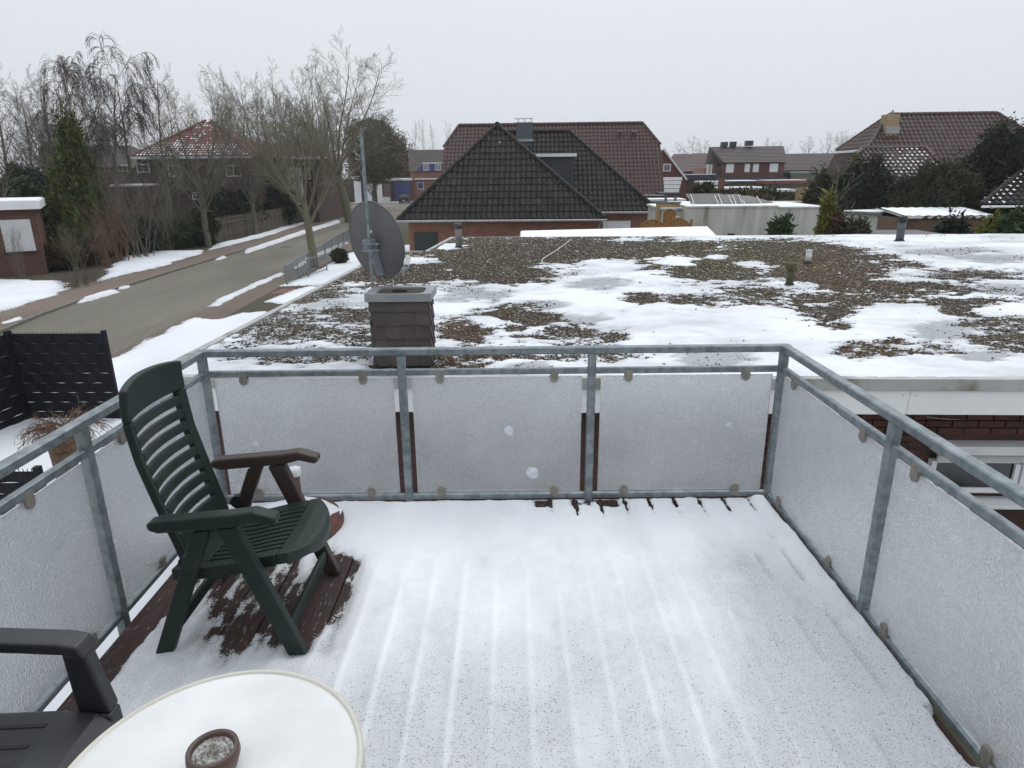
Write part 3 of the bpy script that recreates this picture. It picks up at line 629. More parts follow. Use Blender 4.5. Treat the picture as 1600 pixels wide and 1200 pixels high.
# window with roller shutter box
WD = .28; wu0 = to_b(ony(1452, 730, 5.95))[0]; wu1 = to_b(ony(1597, 730, 5.85))[0]+.05
def wz(py): return float(ony(1500, py, 6.08)[2])
win = MB()
def wbox(mb, u0, u1, d0, d1, z0, z1): mb.prism([bl(u0, d0, z0), bl(u1, d0, z0), bl(u1, d1, z0), bl(u0, d1, z0)], (0, 0, z1-z0)); return mb
zt, zs0, zs1, zg1, zg0, zsill = wz(681), wz(694), wz(709), wz(712), wz(748), wz(766)
WE = wu1+.9
window = wbox(MB(), wu0, WE, WD-.05, WD+.02, zg0-.07, zs1).build('window', white_m, bung, bevel=.004)
wbox(MB(), wu0-.02, WE+.02, WD-.16, WD+.02, zs0, zt).build('shutter_box', metal_w, window, bevel=.006)
for k in range(3): wbox(MB(), wu0+.03, WE-.03, WD-.075, WD-.052, zs1+k*.022, zs1+k*.022+.019).build('shutter_slat', metal_w, window)
wbox(MB(), wu0+.05, wu1-.11, WD-.054, WD-.0505, zg0, zg1).build('pane', glass_dark, window)
wbox(MB(), wu1+.02, WE-.05, WD-.054, WD-.0505, zg0, zg1).build('pane', glass_dark, window)
wbox(MB(), wu0, wu1-.10, WD-.085, WD-.0545, zg0-.045, zg0-.0).build('frame', white_m, window, bevel=.004)
wbox(MB(), wu1-.11, wu1-.06, WD-.085, WD-.0545, zg0-.045, zg1).build('frame', white_m, window, bevel=.004)
wbox(MB(), wu1-.045, wu1+.02, WD-.095, WD-.0545, zg0-.045, zs1).build('frame', white_m, window, bevel=.004)
wbox(MB(), wu0-.05, WE+.05, WD-.2, WD+.02, zsill-.04, zsill).build('sill', white_m, window, bevel=.006)
# bricks one by one where the wall shows
bm_ = None; u0_ = to_b(A3(1.0, 6, 0))[0]
for r in range(13):
    for c in range(23):
        u = u0_+.25*c+(.125 if r % 2 else 0); z = FB-.045-.0755*r
        if wu0-.26 < u < WE+.03 and z < zt+.04: continue
        p = bl(u, .295, z)
        if bm_ is None:
            o = MB().bbox((0, -.013, -.033), (.238, .03, .033), .004).build('brick', brick_m); o.parent = bung; bm_ = o.data
        else: o = link('brick', bm_, bung)
        o.location = tuple(p-world_loc(bung)); o.rotation_euler = (0, 0, AL)
tag(MB().tube([bl(to_b(ony(1462, 672, 5.95))[0]+dx, .27, z) for dx, z in ((-.1, FB-.12), (.1, FB-.14), (.28, FB-.145), (.3, FB-.02))], .003, 5).build('loose_wire', cable_m), 'thin yellow wire hanging out below the white fascia', 'wire')

# ---- snow and gravel on the roof; patches read from the photograph
def proj_px(X, Y, Z):
    dx, dy, dz = X-CAM[0], Y-CAM[1], Z-CAM[2]
    u = dx*VR[0]+dy*VR[1]+dz*VR[2]; v = dx*VD[0]+dy*VD[1]+dz*VD[2]; w = dx*VF[0]+dy*VF[1]+dz*VF[2]
    u, v = F*u/w, F*v/w
    return 800+u*_cr-v*_sr, 600+u*_sr+v*_cr
BARE = [(700, 402, 175, 26, 1), (850, 394, 210, 19, 1), (1010, 398, 150, 19, 1), (1110, 408, 60, 22, 1), (625, 428, 110, 17, 1), (770, 425, 90, 16, 1), (1120, 425, 70, 14, .9), (555, 425, 45, 14, .7),
        (520, 522, 120, 24, .5), (430, 520, 70, 30, .38), (560, 500, 60, 14, .5), (722, 522, 42, 18, 1), (825, 502, 50, 16, .95), (875, 522, 55, 14, .8), (950, 528, 35, 12, .55), (790, 488, 40, 8, .8),
        (1215, 398, 120, 17, 1), (1300, 428, 90, 20, 1), (1395, 455, 105, 20, 1), (1480, 478, 100, 13, .95), (1580, 515, 75, 26, .72), (1250, 405, 80, 16, 1), (1350, 470, 90, 13, .9), (1270, 466, 60, 12, .9), (1300, 487, 48, 13, .95),
        (1312, 503, 30, 11, .9), (1372, 545, 52, 17, 1), (1000, 468, 28, 6, 1), (1130, 468, 70, 9, .65), (1185, 462, 55, 12, .8), (1330, 404, 60, 7, .85), (1400, 415, 60, 6, .7), (1480, 430, 90, 8, .65), (1460, 545, 40, 10, .6),
        (600, 572, 50, 12, .6), (705, 563, 55, 16, .9), (500, 560, 80, 12, .5), (900, 556, 110, 8, .5), (480, 450, 60, 18, .36), (380, 540, 60, 20, .36), (650, 575, 60, 10, .9), (640, 405, 60, 20, .7), (560, 525, 40, 16, .6)]
COVER = [(945, 415, 50, 11), (1055, 408, 48, 8), (1120, 402, 20, 5), (1170, 412, 28, 6), (1440, 428, 60, 5), (1425, 437, 40, 4), (1590, 485, 70, 10), (1400, 500, 70, 22), (650, 408, 40, 6), (700, 385, 30, 5), (1240, 445, 40, 6)]
ICE = [(755, 460, 45, 9), (930, 445, 40, 9), (1110, 562, 60, 14), (1480, 520, 60, 14), (1500, 430, 80, 10), (1560, 455, 60, 10), (860, 478, 30, 8), (1530, 560, 40, 8), (830, 575, 40, 8), (1250, 430, 30, 12), (700, 470, 30, 6), (900, 500, 50, 8), (1560, 405, 70, 7), (1480, 395, 60, 5)]
def roof_fields(X, Y):
    px, py = proj_px(X, Y, ZR)
    bare = np.zeros_like(X)
    n = fbm(X*.9, Y*1.2, 71)+1.0*fbm(X*3.2, Y*4.5, 72)+.7*fbm(X*9, Y*12, 70)+.4*fbm(X*22, Y*28, 69)
    for (a, b, rx, ry, s) in BARE:
        d = np.hypot((px-a)/rx, (py-b)/ry); fr_band = b < 440 and s >= .9; bare = np.maximum(bare, (1.35 if fr_band else 1)*s*sstep(1.5, .75, d+n*(.95 if fr_band else 1.5)))
    for (a, b, rx, ry) in COVER:
        d = np.hypot((px-a)/rx, (py-b)/ry); bare = bare*(1-sstep(1.3, .7, d+n*1.1))
    ice = np.zeros_like(X)
    for (a, b, rx, ry) in ICE:
        d = np.hypot((px-a)/rx, (py-b)/ry); ice = np.maximum(ice, sstep(1.35, .5, d+n*1.1))
    t = .019+.024*fbm(X*.9, Y*.9, 73)+.016*fbm(X*4, Y*4, 74)+.008*fbm(X*13, Y*13, 75)
    sp = fbm(X*9, Y*9, 76)+.7*fbm(X*24, Y*24, 77)
    t = t-bare*(.045+.085*sp)+.004
    dry = np.clip(t-.012*ice*(t > 0), -.05, .1)
    return dry, ice, bare, px, py
def roof_snow():
    us = np.concatenate([np.arange(.02, 12, .045), np.arange(12, 25.98, .11)])
    ds = [.035]
    while ds[-1] < 14.5: ds.append(ds[-1]+.026+.0052*ds[-1])
    ds = np.array(ds); U, D_ = np.meshgrid(us, ds)
    X = BO[0]+BU[0]*U+BW[0]*D_; Y = BO[1]+BU[1]*U+BW[1]*D_
    t, ice, bare, px, py = roof_fields(X, Y)
    out = ((U < 1.1) & (D_ > 10.6)) | (U < .06-.05*D_/10.7)
    t = np.where(out, -.05, t)
    thin = np.clip(ice*.95+1.05*fbm(X*.8, Y*1.6, 78)+.3*fbm(X*6, Y*9, 79)+.75*sstep(.030, .0, t)+.13, 0, 1)
    cover = np.clip(.5+t/.042, -.8, 1.6)
    ny, nx = X.shape; V = np.stack([X, Y, ZR+np.maximum(t, .002)], -1).reshape(-1, 3)
    i = (np.arange(ny-1)[:, None]*nx+np.arange(nx-1)[None]).ravel(); q = np.stack([i, i+1, i+nx+1, i+nx], 1)
    cz = np.where(out, -1, cover).ravel(); q = q[(cz[q].max(1) > -.2) & (cz[q].min(1) > -.95)]
    me = mesh_np('roof_snow', V, q, roof_snow_m, True); attr(me, 'thin', thin); attr(me, 'cover', cover)
    return link('snow', me, None, (0, 0, 0), 'stuff')
tag(roof_snow(), 'patchy melting snow with grey ice on the gravel flat roof', 'snow')
def gravel():
    # base sheet
    m = bpy.data.materials.new('gravel_bed'); m.use_nodes = True; nt = m.node_tree; N = nt.nodes.new; L = nt.links.new
    p = nt.nodes['Principled BSDF']; p.inputs['Roughness'].default_value = .9
    T = N('ShaderNodeTexCoord'); v = N('ShaderNodeTexVoronoi'); v.inputs['Scale'].default_value = 38; L(T.outputs['Object'], v.inputs['Vector'])
    n = N('ShaderNodeTexNoise'); n.inputs['Scale'].default_value = .9; n.inputs['Detail'].default_value = 3; L(T.outputs['Object'], n.inputs['Vector'])
    r = N('ShaderNodeValToRGB'); e = r.color_ramp.elements; e[0].color = (.03, .024, .02, 1); e[1].color = (.22, .19, .14, 1); e[1].position = .95
    k = r.color_ramp.elements.new(.55); k.color = (.075, .055, .04, 1)
    sp = N('ShaderNodeSeparateColor'); L(v.outputs['Color'], sp.inputs[0]); L(sp.outputs[0], r.inputs['Fac'])
    mx_ = N('ShaderNodeMix'); mx_.data_type = 'RGBA'; mx_.blend_type = 'MULTIPLY'; mx_.inputs[0].default_value = 1; L(r.outputs[0], mx_.inputs[6])
    rr = N('ShaderNodeValToRGB'); rr.color_ramp.elements[0].color = (.8, .75, .7, 1); rr.color_ramp.elements[1].color = (1, 1, .75, 1); L(n.outputs['Fac'], rr.inputs['Fac']); L(rr.outputs[0], mx_.inputs[7])
    L(mx_.outputs[2], p.inputs['Base Color'])
    bp = N('ShaderNodeBump'); bp.inputs['Strength'].default_value = 1; bp.inputs['Distance'].default_value = .02; bp.invert = True; L(v.outputs['Distance'], bp.inputs['Height']); L(bp.outputs[0], p.inputs['Normal'])
    MB().prism([bl(u, d, ZR-.0195) for u, d in [(.06, .06), (25.9, .06), (25.9, 14.5), (1.1, 14.5), (.95, 10.6), (.02, 10.6)]], (0, 0, .018)).build('gravel_bed', m, bung)
    # stones
    n_ = 620000
    R_ = np.random.default_rng(5)
    d = .08+14.4*R_.random(n_)**1.55; u = .08+(20)*R_.random(n_)**1.25
    X = BO[0]+BU[0]*u+BW[0]*d; Y = BO[1]+BU[1]*u+BW[1]*d
    px, py = proj_px(X, Y, ZR)
    ok = (px > 250) & (px < 1750) & ~((u < 1.15) & (d > 10.55)) & (u > .1-.05*d/10.7)
    X, Y, d = X[ok], Y[ok], d[ok]
    t, ice, bare, px, py = roof_fields(X, Y)
    keep = R_.random(len(X)) < np.where(t < .002, .62, np.where(t < .010, .22, np.where(t < .018, .04, .0012)))*(.35+.65*(bare > .25))
    X, Y, d, px, py, t = X[keep], Y[keep], d[keep], px[keep], py[keep], t[keep]
    mx = 80000
    if len(X) > mx: s = R_.permutation(len(X))[:mx]; X, Y, d, px, py, t = X[s], Y[s], d[s], px[s], py[s], t[s]
    n = len(X); r = (.008+.012*R_.random(n)**2)*np.clip(.85+d*.055, .9, 1.7)
    base = np.array([(1, 0, 0), (0, 1, 0), (-1, 0, 0), (0, -1, 0), (0, 0, .62), (0, 0, -.5)])
    a = R_.random(n)*6.28; c, s = np.cos(a), np.sin(a)
    B = base[None]*(r[:, None, None]*(.65+.7*R_.random((n, 6, 1))))
    V = np.stack([B[..., 0]*c[:, None]-B[..., 1]*s[:, None]+X[:, None], B[..., 0]*s[:, None]+B[..., 1]*c[:, None]+Y[:, None], B[..., 2]+(ZR+np.maximum(t, 0)+r*.3)[:, None]], -1).reshape(-1, 3)
    f = np.array([(0, 1, 4), (1, 2, 4), (2, 3, 4), (3, 0, 4), (1, 0, 5), (2, 1, 5), (3, 2, 5), (0, 3, 5)])
    q = (f[None]+6*np.arange(n)[:, None, None]).reshape(-1, 3)
    me = mesh_np('gravel', V, q, None, False)
    w = R_.random(n)
    palette = np.array([(.034, .026, .021), (.062, .044, .033), (.10, .074, .053), (.135, .108, .076), (.24, .21, .16), (.48, .44, .36)])
    ci = np.searchsorted([.30, .56, .74, .87, .95], w); colr = palette[ci]*(.8+.4*R_.random((n, 1)))
    red = sstep(120, 40, np.hypot((px-720), (py-530)*2))+sstep(90, 40, np.hypot(px-1372, (py-545)*2))+sstep(160, 60, np.hypot(px-1300, (py-430)*3))*.6
    moss = sstep(140, 40, np.hypot(px-1100, (py-400)*3))+sstep(160, 40, np.hypot(px-700, (py-390)*4))*.6+sstep(150, 60, np.hypot(px-1210, (py-430)*2.5))
    hit = R_.random(n) < .55
    colr = np.where((hit & (ci < 4))[:, None], colr*(1+red[:, None]*np.array([.7, -.05, -.2])+moss[:, None]*np.array([.15, .35, -.25])), colr)
    at = me.color_attributes.new('tone', 'FLOAT_COLOR', 'POINT')
    at.data.foreach_set('color', np.repeat(np.concatenate([colr, np.ones((n, 1))], 1), 6, 0).astype(np.float32).ravel())
    m2 = bpy.data.materials.new('gravel_stone'); m2.use_nodes = True; nt = m2.node_tree; p = nt.nodes['Principled BSDF']; p.inputs['Roughness'].default_value = .7
    A = nt.nodes.new('ShaderNodeAttribute'); A.attribute_name = 'tone'; nt.links.new(A.outputs['Color'], p.inputs['Base Color'])
    me.materials.append(m2)
    return link('gravel', me, None, (0, 0, 0), 'stuff')
tag(gravel(), 'brown and grey roof gravel showing between the snow', 'gravel')

# ---- slate-clad chimney
CX0, CX1, CY0, CY1, CT = -1.355, -.78, 6.27, 6.72, .70
chm = thing('chimney', 'short chimney clad in brown slates with a grey metal cap', 'chimney', ((CX0+CX1)/2, (CY0+CY1)/2, ZR))
MB().box((CX0+.02, CY0+.02, ZR), (CX1-.02, CY1-.02, CT-.08)).build('shaft', soot_m, chm)
def slate(o, U_, N_, w, h, flip):
    """one slate with a cut lower corner; o lower left corner, U_ along the course, N_ outwards"""
    o = np.array(o, float); Z = A3(0, 0, 1)
    pts = [(0, .0), (w*.72, 0), (w*.9, h*.12), (w, h*.36), (w, h), (0, h)] if flip else [(w*.28, 0), (w, 0), (w, h), (0, h), (0, h*.36), (w*.1, h*.12)]
    return MB().add([o+U_*a+Z*b+N_*(.026-.018*b/h-.010*a/w) for a, b in pts]+[o+U_*a+Z*b+N_*(.026-.018*b/h-.010*a/w-.008) for a, b in pts],
                    [tuple(range(6)), tuple(range(11, 5, -1))]+[(k, 6+k, 6+(k+1) % 6, (k+1) % 6) for k in range(6)])
def course(face_o, U_, N_, length, n, z0, h):
    off = R0.random()*.5
    w = length/n
    for k in range(-1, n+1):
        a = max(0, (k+off)*w); b = min(length, (k+1+off)*w+.012)
        if b-a < .03: continue
        slate(face_o+U_*a+A3(0, 0, z0)+N_*(.0015*(k % 2)), U_, N_, b-a, h, False).build('slate', slate_m, chm)
R0 = random.Random(3)
for r in range(5):
    z0 = ZR+.035+r*.135
    hh = min(.152, CT-.07-z0)
    if hh < .03: continue
    course(A3(CX0, CY0+.015, 0), A3(1, 0, 0), A3(0, -1, 0), CX1-CX0, 4, z0, hh)
    course(A3(CX1-.015, CY0, 0), A3(0, 1, 0), A3(1, 0, 0), CY1-CY0, 3, z0, hh)
    course(A3(CX0+.015, CY1, 0), A3(0, -1, 0), A3(-1, 0, 0), CY1-CY0, 3, z0, hh)
mb = MB(); e = .028; x0, x1, y0, y1 = CX0-e, CX1+e, CY0-e, CY1+e; z0, z1 = CT-.075, CT
outer = [(x0, y0), (x1, y0), (x1, y1), (x0, y1)]
ix0, ix1, iy0, iy1 = x0+.085, x1-.085, y0+.075, y1-.06
innr = [(ix0+.05, iy0), (ix1-.05, iy0), (ix1, iy0+.05), (ix1, iy1-.05), (ix1-.05, iy1), (ix0+.05, iy1), (ix0, iy1-.05), (ix0, iy0+.05)]
V = [(x, y, z0) for x, y in outer]+[(x, y, z1) for x, y in outer]+[(x, y, z1-.008) for x, y in innr]+[(x, y, z1-.06) for x, y in innr]
Fs = [(0, 1, 5, 4), (1, 2, 6, 5), (2, 3, 7, 6), (3, 0, 4, 7), (4, 5, 9, 8), (5, 10, 9), (5, 6, 11, 10), (6, 12, 11), (6, 7, 13, 12), (7, 14, 13), (7, 4, 15, 14), (4, 8, 15), (0, 3, 2, 1)]
Fs += [(8+k, 8+(k+1) % 8, 16+(k+1) % 8, 16+k) for k in range(8)]
mb.add(V, Fs).build('cap', capm, chm)
MB().prism([(x, y, z1-.058) for x, y in innr], (0, 0, .03)).build('crown_slab', soot_m, chm)
MB().box((-1.16, 6.50, z1-.0275), (-1.02, 6.56, z1-.005)).build('flue_collar', soot_m, chm); MB().box((-1.145, 6.512, z1-.004), (-1.035, 6.548, z1-.001)).build('flue_shade_plate', rubber_m, chm)  # black plate on the collar paints the darkness inside the flue

# ---- aerial mast with satellite dish
mx_, my_ = -1.415, 6.80
mast = thing('antenna_mast', 'thin galvanised steel pole standing behind the slate chimney', 'mast', (mx_, my_, ZR))
MB().tube([(mx_+.004, my_, ZR), (mx_, my_, 2.14)], .0165, 12).build('pole', steel_m, mast)
MB().tube([(mx_, my_, 2.1405), (mx_, my_, 2.15)], .018, 12).build('end_cap', pipe_m, mast)
for z in (.15, .5): MB().beam((mx_-.02, my_-.03, z), (CX0+.02, CY1-.01, z), .03, .012).build('bracket', steel_m, mast)
dc = ony(588, 377, 6.98); dish = thing('satellite_dish', 'dark grey satellite dish seen from behind, clamped to the pole', 'satellite dish', (mx_, my_, dc[2]-.05))
yaw_, til = math.radians(27), math.radians(12)
dn = A3(math.sin(yaw_)*math.cos(til), math.cos(yaw_)*math.cos(til), math.sin(til)); dr = np.cross(dn, A3(0, 0, 1)); dr /= np.linalg.norm(dr); du = np.cross(dr, dn)
def dishpatch(rmax=1, off=0):
    V = []; n = 56; m = 12
    for i in range(m+1):
        q = i/m*rmax
        for k in range(n):
            a = 2*math.pi*k/n; V.append(dc+dr*.335*q*math.cos(a)+du*.405*q*math.sin(a)+dn*(.075*(q*q-1)+off))
    return V, n, m
V, n, m = dishpatch(); V2, _, _ = dishpatch(1, .012); k0 = len(V)
Fs = [(i*n+k, i*n+(k+1) % n, (i+1)*n+(k+1) % n, (i+1)*n+k) for i in range(m) for k in range(n)]+[(k0+i*n+k, k0+(i+1)*n+k, k0+(i+1)*n+(k+1) % n, k0+i*n+(k+1) % n) for i in range(m) for k in range(n)]
MB().add(V+V2, Fs, True).build('reflector', dish_m, dish)
rim = [dc+dr*.338*math.cos(a)+du*.408*math.sin(a)+dn*.004 for a in np.linspace(0, 2*math.pi, 57)]
MB().tube(rim, .0085, 6, cap=False).build('rim', dish_m, dish)
c = dc+du*(-.02)-dn*.09
arm = MB().prism([c+dr*(-.05)+du*.07+dn*.03, c+dr*.055+du*.07+dn*.03, c+dr*.05-du*.33+dn*.075, c-dr*.035-du*.33+dn*.075], -dn*.045).build('feed_arm_housing', cast_m, dish, bevel=.006)
for k in range(11): p_ = c-du*(.05+.024*k)-dn*(.0155-.0028*(k+1.5)); MB().beam(p_-dr*.035, p_+dr*.042, .008, .006, up=dn).build('rib', cast_m, arm)
MB().prism([c+dr*(-.06)+du*.075-dn*.01, c+dr*.05+du*.075-dn*.01, c+dr*.05-du*.05-dn*.016, c-dr*.06-du*.05-dn*.016], -dn*.05).build('mount', cast_m, dish, bevel=.006)
pz = c[2]
for z in (pz+.03, pz-.035):
    MB().beam((mx_-.075, my_-.024, z), (mx_+.10, my_-.028, z), .016, .02).build('clamp_jaw', steel_m, dish); MB().beam((mx_-.07, my_+.026, z), (mx_+.07, my_+.026, z), .016, .02).build('clamp_jaw', steel_m, dish)
    for s_ in (-.06, .05): MB().tube([(mx_+s_, my_-.06, z), (mx_+s_, my_+.04, z)], .006, 6).build('bolt', steel_m, dish)
MB().prism([dc+dr*(-.02)+du*.115-dn*.0795, dc+dr*.035+du*.115-dn*.0785, dc+dr*.035+du*.14-dn*.0775, dc-dr*.02+du*.14-dn*.078], -dn*.001).build('sticker', white_m, dish)
fa = dc-du*.40; MB().beam(fa-dn*.02, dc-du*.43+dn*.45, .03, .03, up=du).build('feed_arm', cast_m, dish)
MB().tube([dc-du*.40+dn*.42, dc-du*.32+dn*.50], .03, 12).build('receiver', white_m, dish)
def cable(name, label, pts, r=.004):
    pts = [np.array(p, float) for p in pts]; P = []
    for i in range(len(pts)-1):
        a = pts[max(i-1, 0)]; b, c = pts[i], pts[i+1]; d = pts[min(i+2, len(pts)-1)]
        for t in np.linspace(0, 1, 7)[:-1]: P.append(.5*((2*b)+(c-a)*t+(2*a-5*b+4*c-d)*t*t+(3*b-a-3*c+d)*t**3))
    P.append(pts[-1]); tag(MB().tube(P, r, 5).build(name, cable_m), label, 'cable', 'cables lying on the roof')
cable('antenna_cable', 'pale antenna cable looping from the dish to the chimney side', [dc-du*.41+dr*.12, dc-du*.5+dr*.2-dn*.1, (-.98, 6.86, .35), (-.9, 6.85, .02)])
cable('antenna_cable', 'white cable looped round the foot of the aerial pole', [(mx_+.04, my_-.02, dc[2]-.38), (mx_-.05, my_-.03, dc[2]-.43), (mx_-.075, my_-.03, dc[2]-.55), (mx_-.01, my_-.03, dc[2]-.66)])
cable('roof_cable', 'long white cable snaking over the bare gravel by the grey vent pipe', [onz(*q, ZR+.02) for q in ((893, 374), (868, 392), (848, 405), (852, 412), (878, 420), (891, 428), (875, 433), (845, 438))], .012)
cable('roof_cable', 'short cable end on the reddish gravel beside the slate chimney', [onz(*q, ZR+.025) for q in ((684, 512), (705, 504), (722, 502))], .006)
# ---- roof vents
def vent(name, px, py, ptop, dia, m, cap, label):
    p = onz(px, py, ZR); h = ony(px, ptop, p[1])[2]-ZR
    t = thing(name, label, 'vent pipe', (p[0], p[1], ZR), 'vents on the flat roof'); r = dia/2
    MB().lathe((p[0], p[1], ZR), [(r*1.5, -.01), (r*1.45, .02), (r*1.05, .06)], 20).build('collar', rubber_m, t)
    MB().lathe((p[0], p[1], ZR), [(r, .03), (r, h*.8), (r*.98, h*.8)], 20).build('pipe', m, t)
    if cap == 'wide': MB().lathe((p[0], p[1], ZR), [(r, h*.68), (r*1.55, h*.72), (r*1.6, h*.95), (r*1.2, h), (.0, h)], 20).build('cap', moss_m, t)
    elif cap == 'crown':
        MB().lathe((p[0], p[1], ZR), [(r*.99, h*.8), (r*1.15, h*.82), (r*1.15, h*.9), (0, h*.9)], 20).build('cap', white_m, t)
        for k in range(4): a = k*math.pi/2+.4; MB().tube([(p[0]+r*.9*math.cos(a), p[1]+r*.9*math.sin(a), ZR+h*.88), (p[0]+r*.9*math.cos(a), p[1]+r*.9*math.sin(a), ZR+h)], .01, 6).build('prong', pipe_m, t)
    else: MB().lathe((p[0], p[1], ZR), [(r*1.12, h*.79), (r*1.14, h*.98), (r*.9, h), (r*.85, h*.9), (0, h*.9)], 20).build('cap', cap, t)
pipe_dk = mat('dark_grey_pipe', (.075, .08, .095), (.06, .065, .075), scale=6, rough=.5)
vent('vent_pipe', 717, 388, 348, .17, pipe_m, pipe_dk, 'tall grey vent pipe with darker cap on the bare gravel')
vent('vent_pipe', 1405, 378, 338, .2, pipe_dk, rubber_m, 'dark slate-grey vent pipe rising from clean snow')
vent('vent_pipe', 1233, 447, 410, .115, moss_m, 'wide', 'squat mossy vent with a wide drum cap')
vent('vent_pipe', 1262, 412, 388, .12, metal_w, 'crown', 'short white vent stub with pronged top')

# ---- lower garage roof behind the bungalow
gx = thing('garage_extension', 'flat snow-covered garage roof butting against the bungalow', 'garage', (2.8, 22, G))
e0 = bl(3.2, 14.85); e1 = bl(9.0, 14.85); e2 = e1+A3(.75, 3.6, 0); e3 = e0+A3(.05, 2.2, 0)
MB().prism([e+A3(0, 0, G) for e in (e0, e1, e2, e3)], (0, 0, 2.6)).build('wall', brick_pale, gx)
ctr = (e0+e1+e2+e3)/4
MB().prism([ctr+(e-ctr)*1.03+A3(0, 0, G+2.601) for e in (e0, e1, e2, e3)], (0, 0, .17)).build('roof_slab', flash_m, gx)
MB().prism([ctr+(e-ctr)*1.02+A3(0, 0, G+2.7715) for e in (e0, e1, e2, e3)], (0, 0, .03)).build('snow_layer', snow_m, gx, bevel=.02)

# ================================================================== ground, road, pavements
ground_m = mat('winter_ground', (.07, .06, .04), (.05, .055, .025), scale=.35, rough=.95, c3=(.8, .83, .88), s3=.12, f3=(.47, .53))
MB().box((-500, -80, G-.3), (500, 700, G)).build('ground', ground_m, kind='structure')
def paver(name, c1, c2, mo, bw, bh, rot):
    m = bpy.data.materials.new(name); m.use_nodes = True; nt = m.node_tree; N = nt.nodes.new; L = nt.links.new
    b = nt.nodes['Principled BSDF']; b.inputs['Roughness'].default_value = .75
    T = N('ShaderNodeTexCoord'); mp = N('ShaderNodeMapping'); mp.inputs['Rotation'].default_value = (0, 0, rot); L(T.outputs['Object'], mp.inputs[0])
    k = N('ShaderNodeTexBrick'); L(mp.outputs[0], k.inputs['Vector']); k.inputs['Scale'].default_value = 1; k.inputs['Brick Width'].default_value = bw; k.inputs['Row Height'].default_value = bh; k.inputs['Mortar Size'].default_value = .012
    k.inputs['Color1'].default_value = (*c1, 1); k.inputs['Color2'].default_value = (*c2, 1); k.inputs['Mortar'].default_value = (*mo, 1)
    n = N('ShaderNodeTexNoise'); n.inputs['Scale'].default_value = .35; n.inputs['Detail'].default_value = 5; mp2 = N('ShaderNodeMapping'); mp2.inputs['Scale'].default_value = (1, .25, 1); L(T.outputs['Object'], mp2.inputs[0]); L(mp2.outputs[0], n.inputs['Vector'])
    r = N('ShaderNodeMapRange'); r.inputs['From Min'].default_value = .3; r.inputs['From Max'].default_value = .7; r.inputs['To Min'].default_value = .75; r.inputs['To Max'].default_value = 1.25; L(n.outputs['Fac'], r.inputs['Value'])
    h = N('ShaderNodeHueSaturation'); L(r.outputs[0], h.inputs['Value']); L(k.outputs['Color'], h.inputs['Color']); L(h.outputs[0], b.inputs['Base Color'])
    bp = N('ShaderNodeBump'); bp.inputs['Strength'].default_value = .5; bp.inputs['Distance'].default_value = .01; bp.invert = True; L(k.outputs['Fac'], bp.inputs['Height']); L(bp.outputs[0], b.inputs['Normal'])
    return m
road_m = paver('road_pavers', (.168, .156, .122), (.138, .128, .10), (.07, .065, .05), .2, .1, .75)
walk_m = paver('brown_pavers', (.19, .14, .105), (.15, .112, .086), (.06, .048, .038), .2, .1, .1)
red_m = paver('red_pavers', (.2, .085, .06), (.17, .075, .052), (.09, .05, .04), .2, .1, .1)
kerb_m = mat('kerb_stone', (.17, .16, .14), (.12, .115, .10), scale=5, rough=.9)
def gp(l, z=G): return [onz(a, b, z) for a, b in l]
KL = gp([(-120, 543), (0, 509), (125, 472), (250, 432), (350, 401), (400, 387), (483, 361), (535, 344.5)])
KR = gp([(80, 600), (178, 552), (275, 503), (320, 480), (400, 443), (445, 424), (478, 407), (541, 380)])
KL = [A3(-12.0, 3, G), A3(-13.2, 12, G)]+KL[1:]+[A3(-22.0, 98, G), A3(-25, 116, G)]
KR = [A3(-10.3, 3, G), A3(-10.6, 12, G)]+KR[1:]+[A3(-13.2, 70, G), A3(-14.6, 95, G), A3(-15.5, 116, G)]
def resample(P, n):
    P = np.array(P); s = np.concatenate([[0], np.cumsum(np.linalg.norm(np.diff(P[:, :2], axis=0), axis=1))]); t = np.linspace(0, s[-1], n)
    Q = np.stack([np.interp(t, s, P[:, i]) for i in range(3)], 1)
    for _ in range(4): Q[1:-1] = .25*Q[:-2]+.5*Q[1:-1]+.25*Q[2:]
    return Q
def band(name, A, B, z, m, th=.0, kind='structure'):
    V = [(*a[:2], z) for a in A]+[(*b[:2], z) for b in B]; n = len(A)
    Fs = [(k, n+k, n+k+1, k+1) for k in range(n-1)]
    if th:
        V += [(*a[:2], z-th) for a in A]+[(*b[:2], z-th) for b in B]
        Fs += [(k, k+1, 2*n+k+1, 2*n+k) for k in range(n-1)]+[(n+k, 3*n+k, 3*n+k+1, n+k+1) for k in range(n-1)]
    return MB().add(V, Fs).build(name, m, kind=kind)
NB = 40
kl = resample(KL, NB); kr = resample(KR, NB)
band('road', kl-A3(.1, 0, 0), kr+A3(.1, 0, 0), G+.012, road_m)
off = lambda P, a: P+A3(a, 0, 0)
wl_ = resample([A3(-14.5, 3, G), A3(-15.5, 12, G)]+gp([(0, 485), (110, 452), (155, 440), (250, 416), (315, 395), (400, 374), (483, 348), (541, 330)])+[A3(-25.5, 100, G), A3(-28, 116, G)], NB)
band('kerb', kl-A3(.14, 0, 0), kl, G+.10, kerb_m, .2)
band('pavement', wl_, kl-A3(.14, 0, 0), G+.098, walk_m, .2)
band('lawn', wl_-A3(60, 0, 0), wl_, G+.105, mat('leaf_litter', (.055, .042, .028), (.04, .045, .02), scale=.5, rough=.95, bump=.5, bscale=6), .2)
band('kerb', kr, kr+A3(.12, 0, 0), G+.06, kerb_m, .2)
rw = off(kr, 1.5)
band('pavement', kr+A3(.12, 0, 0), rw, G+.058, walk_m, .2)
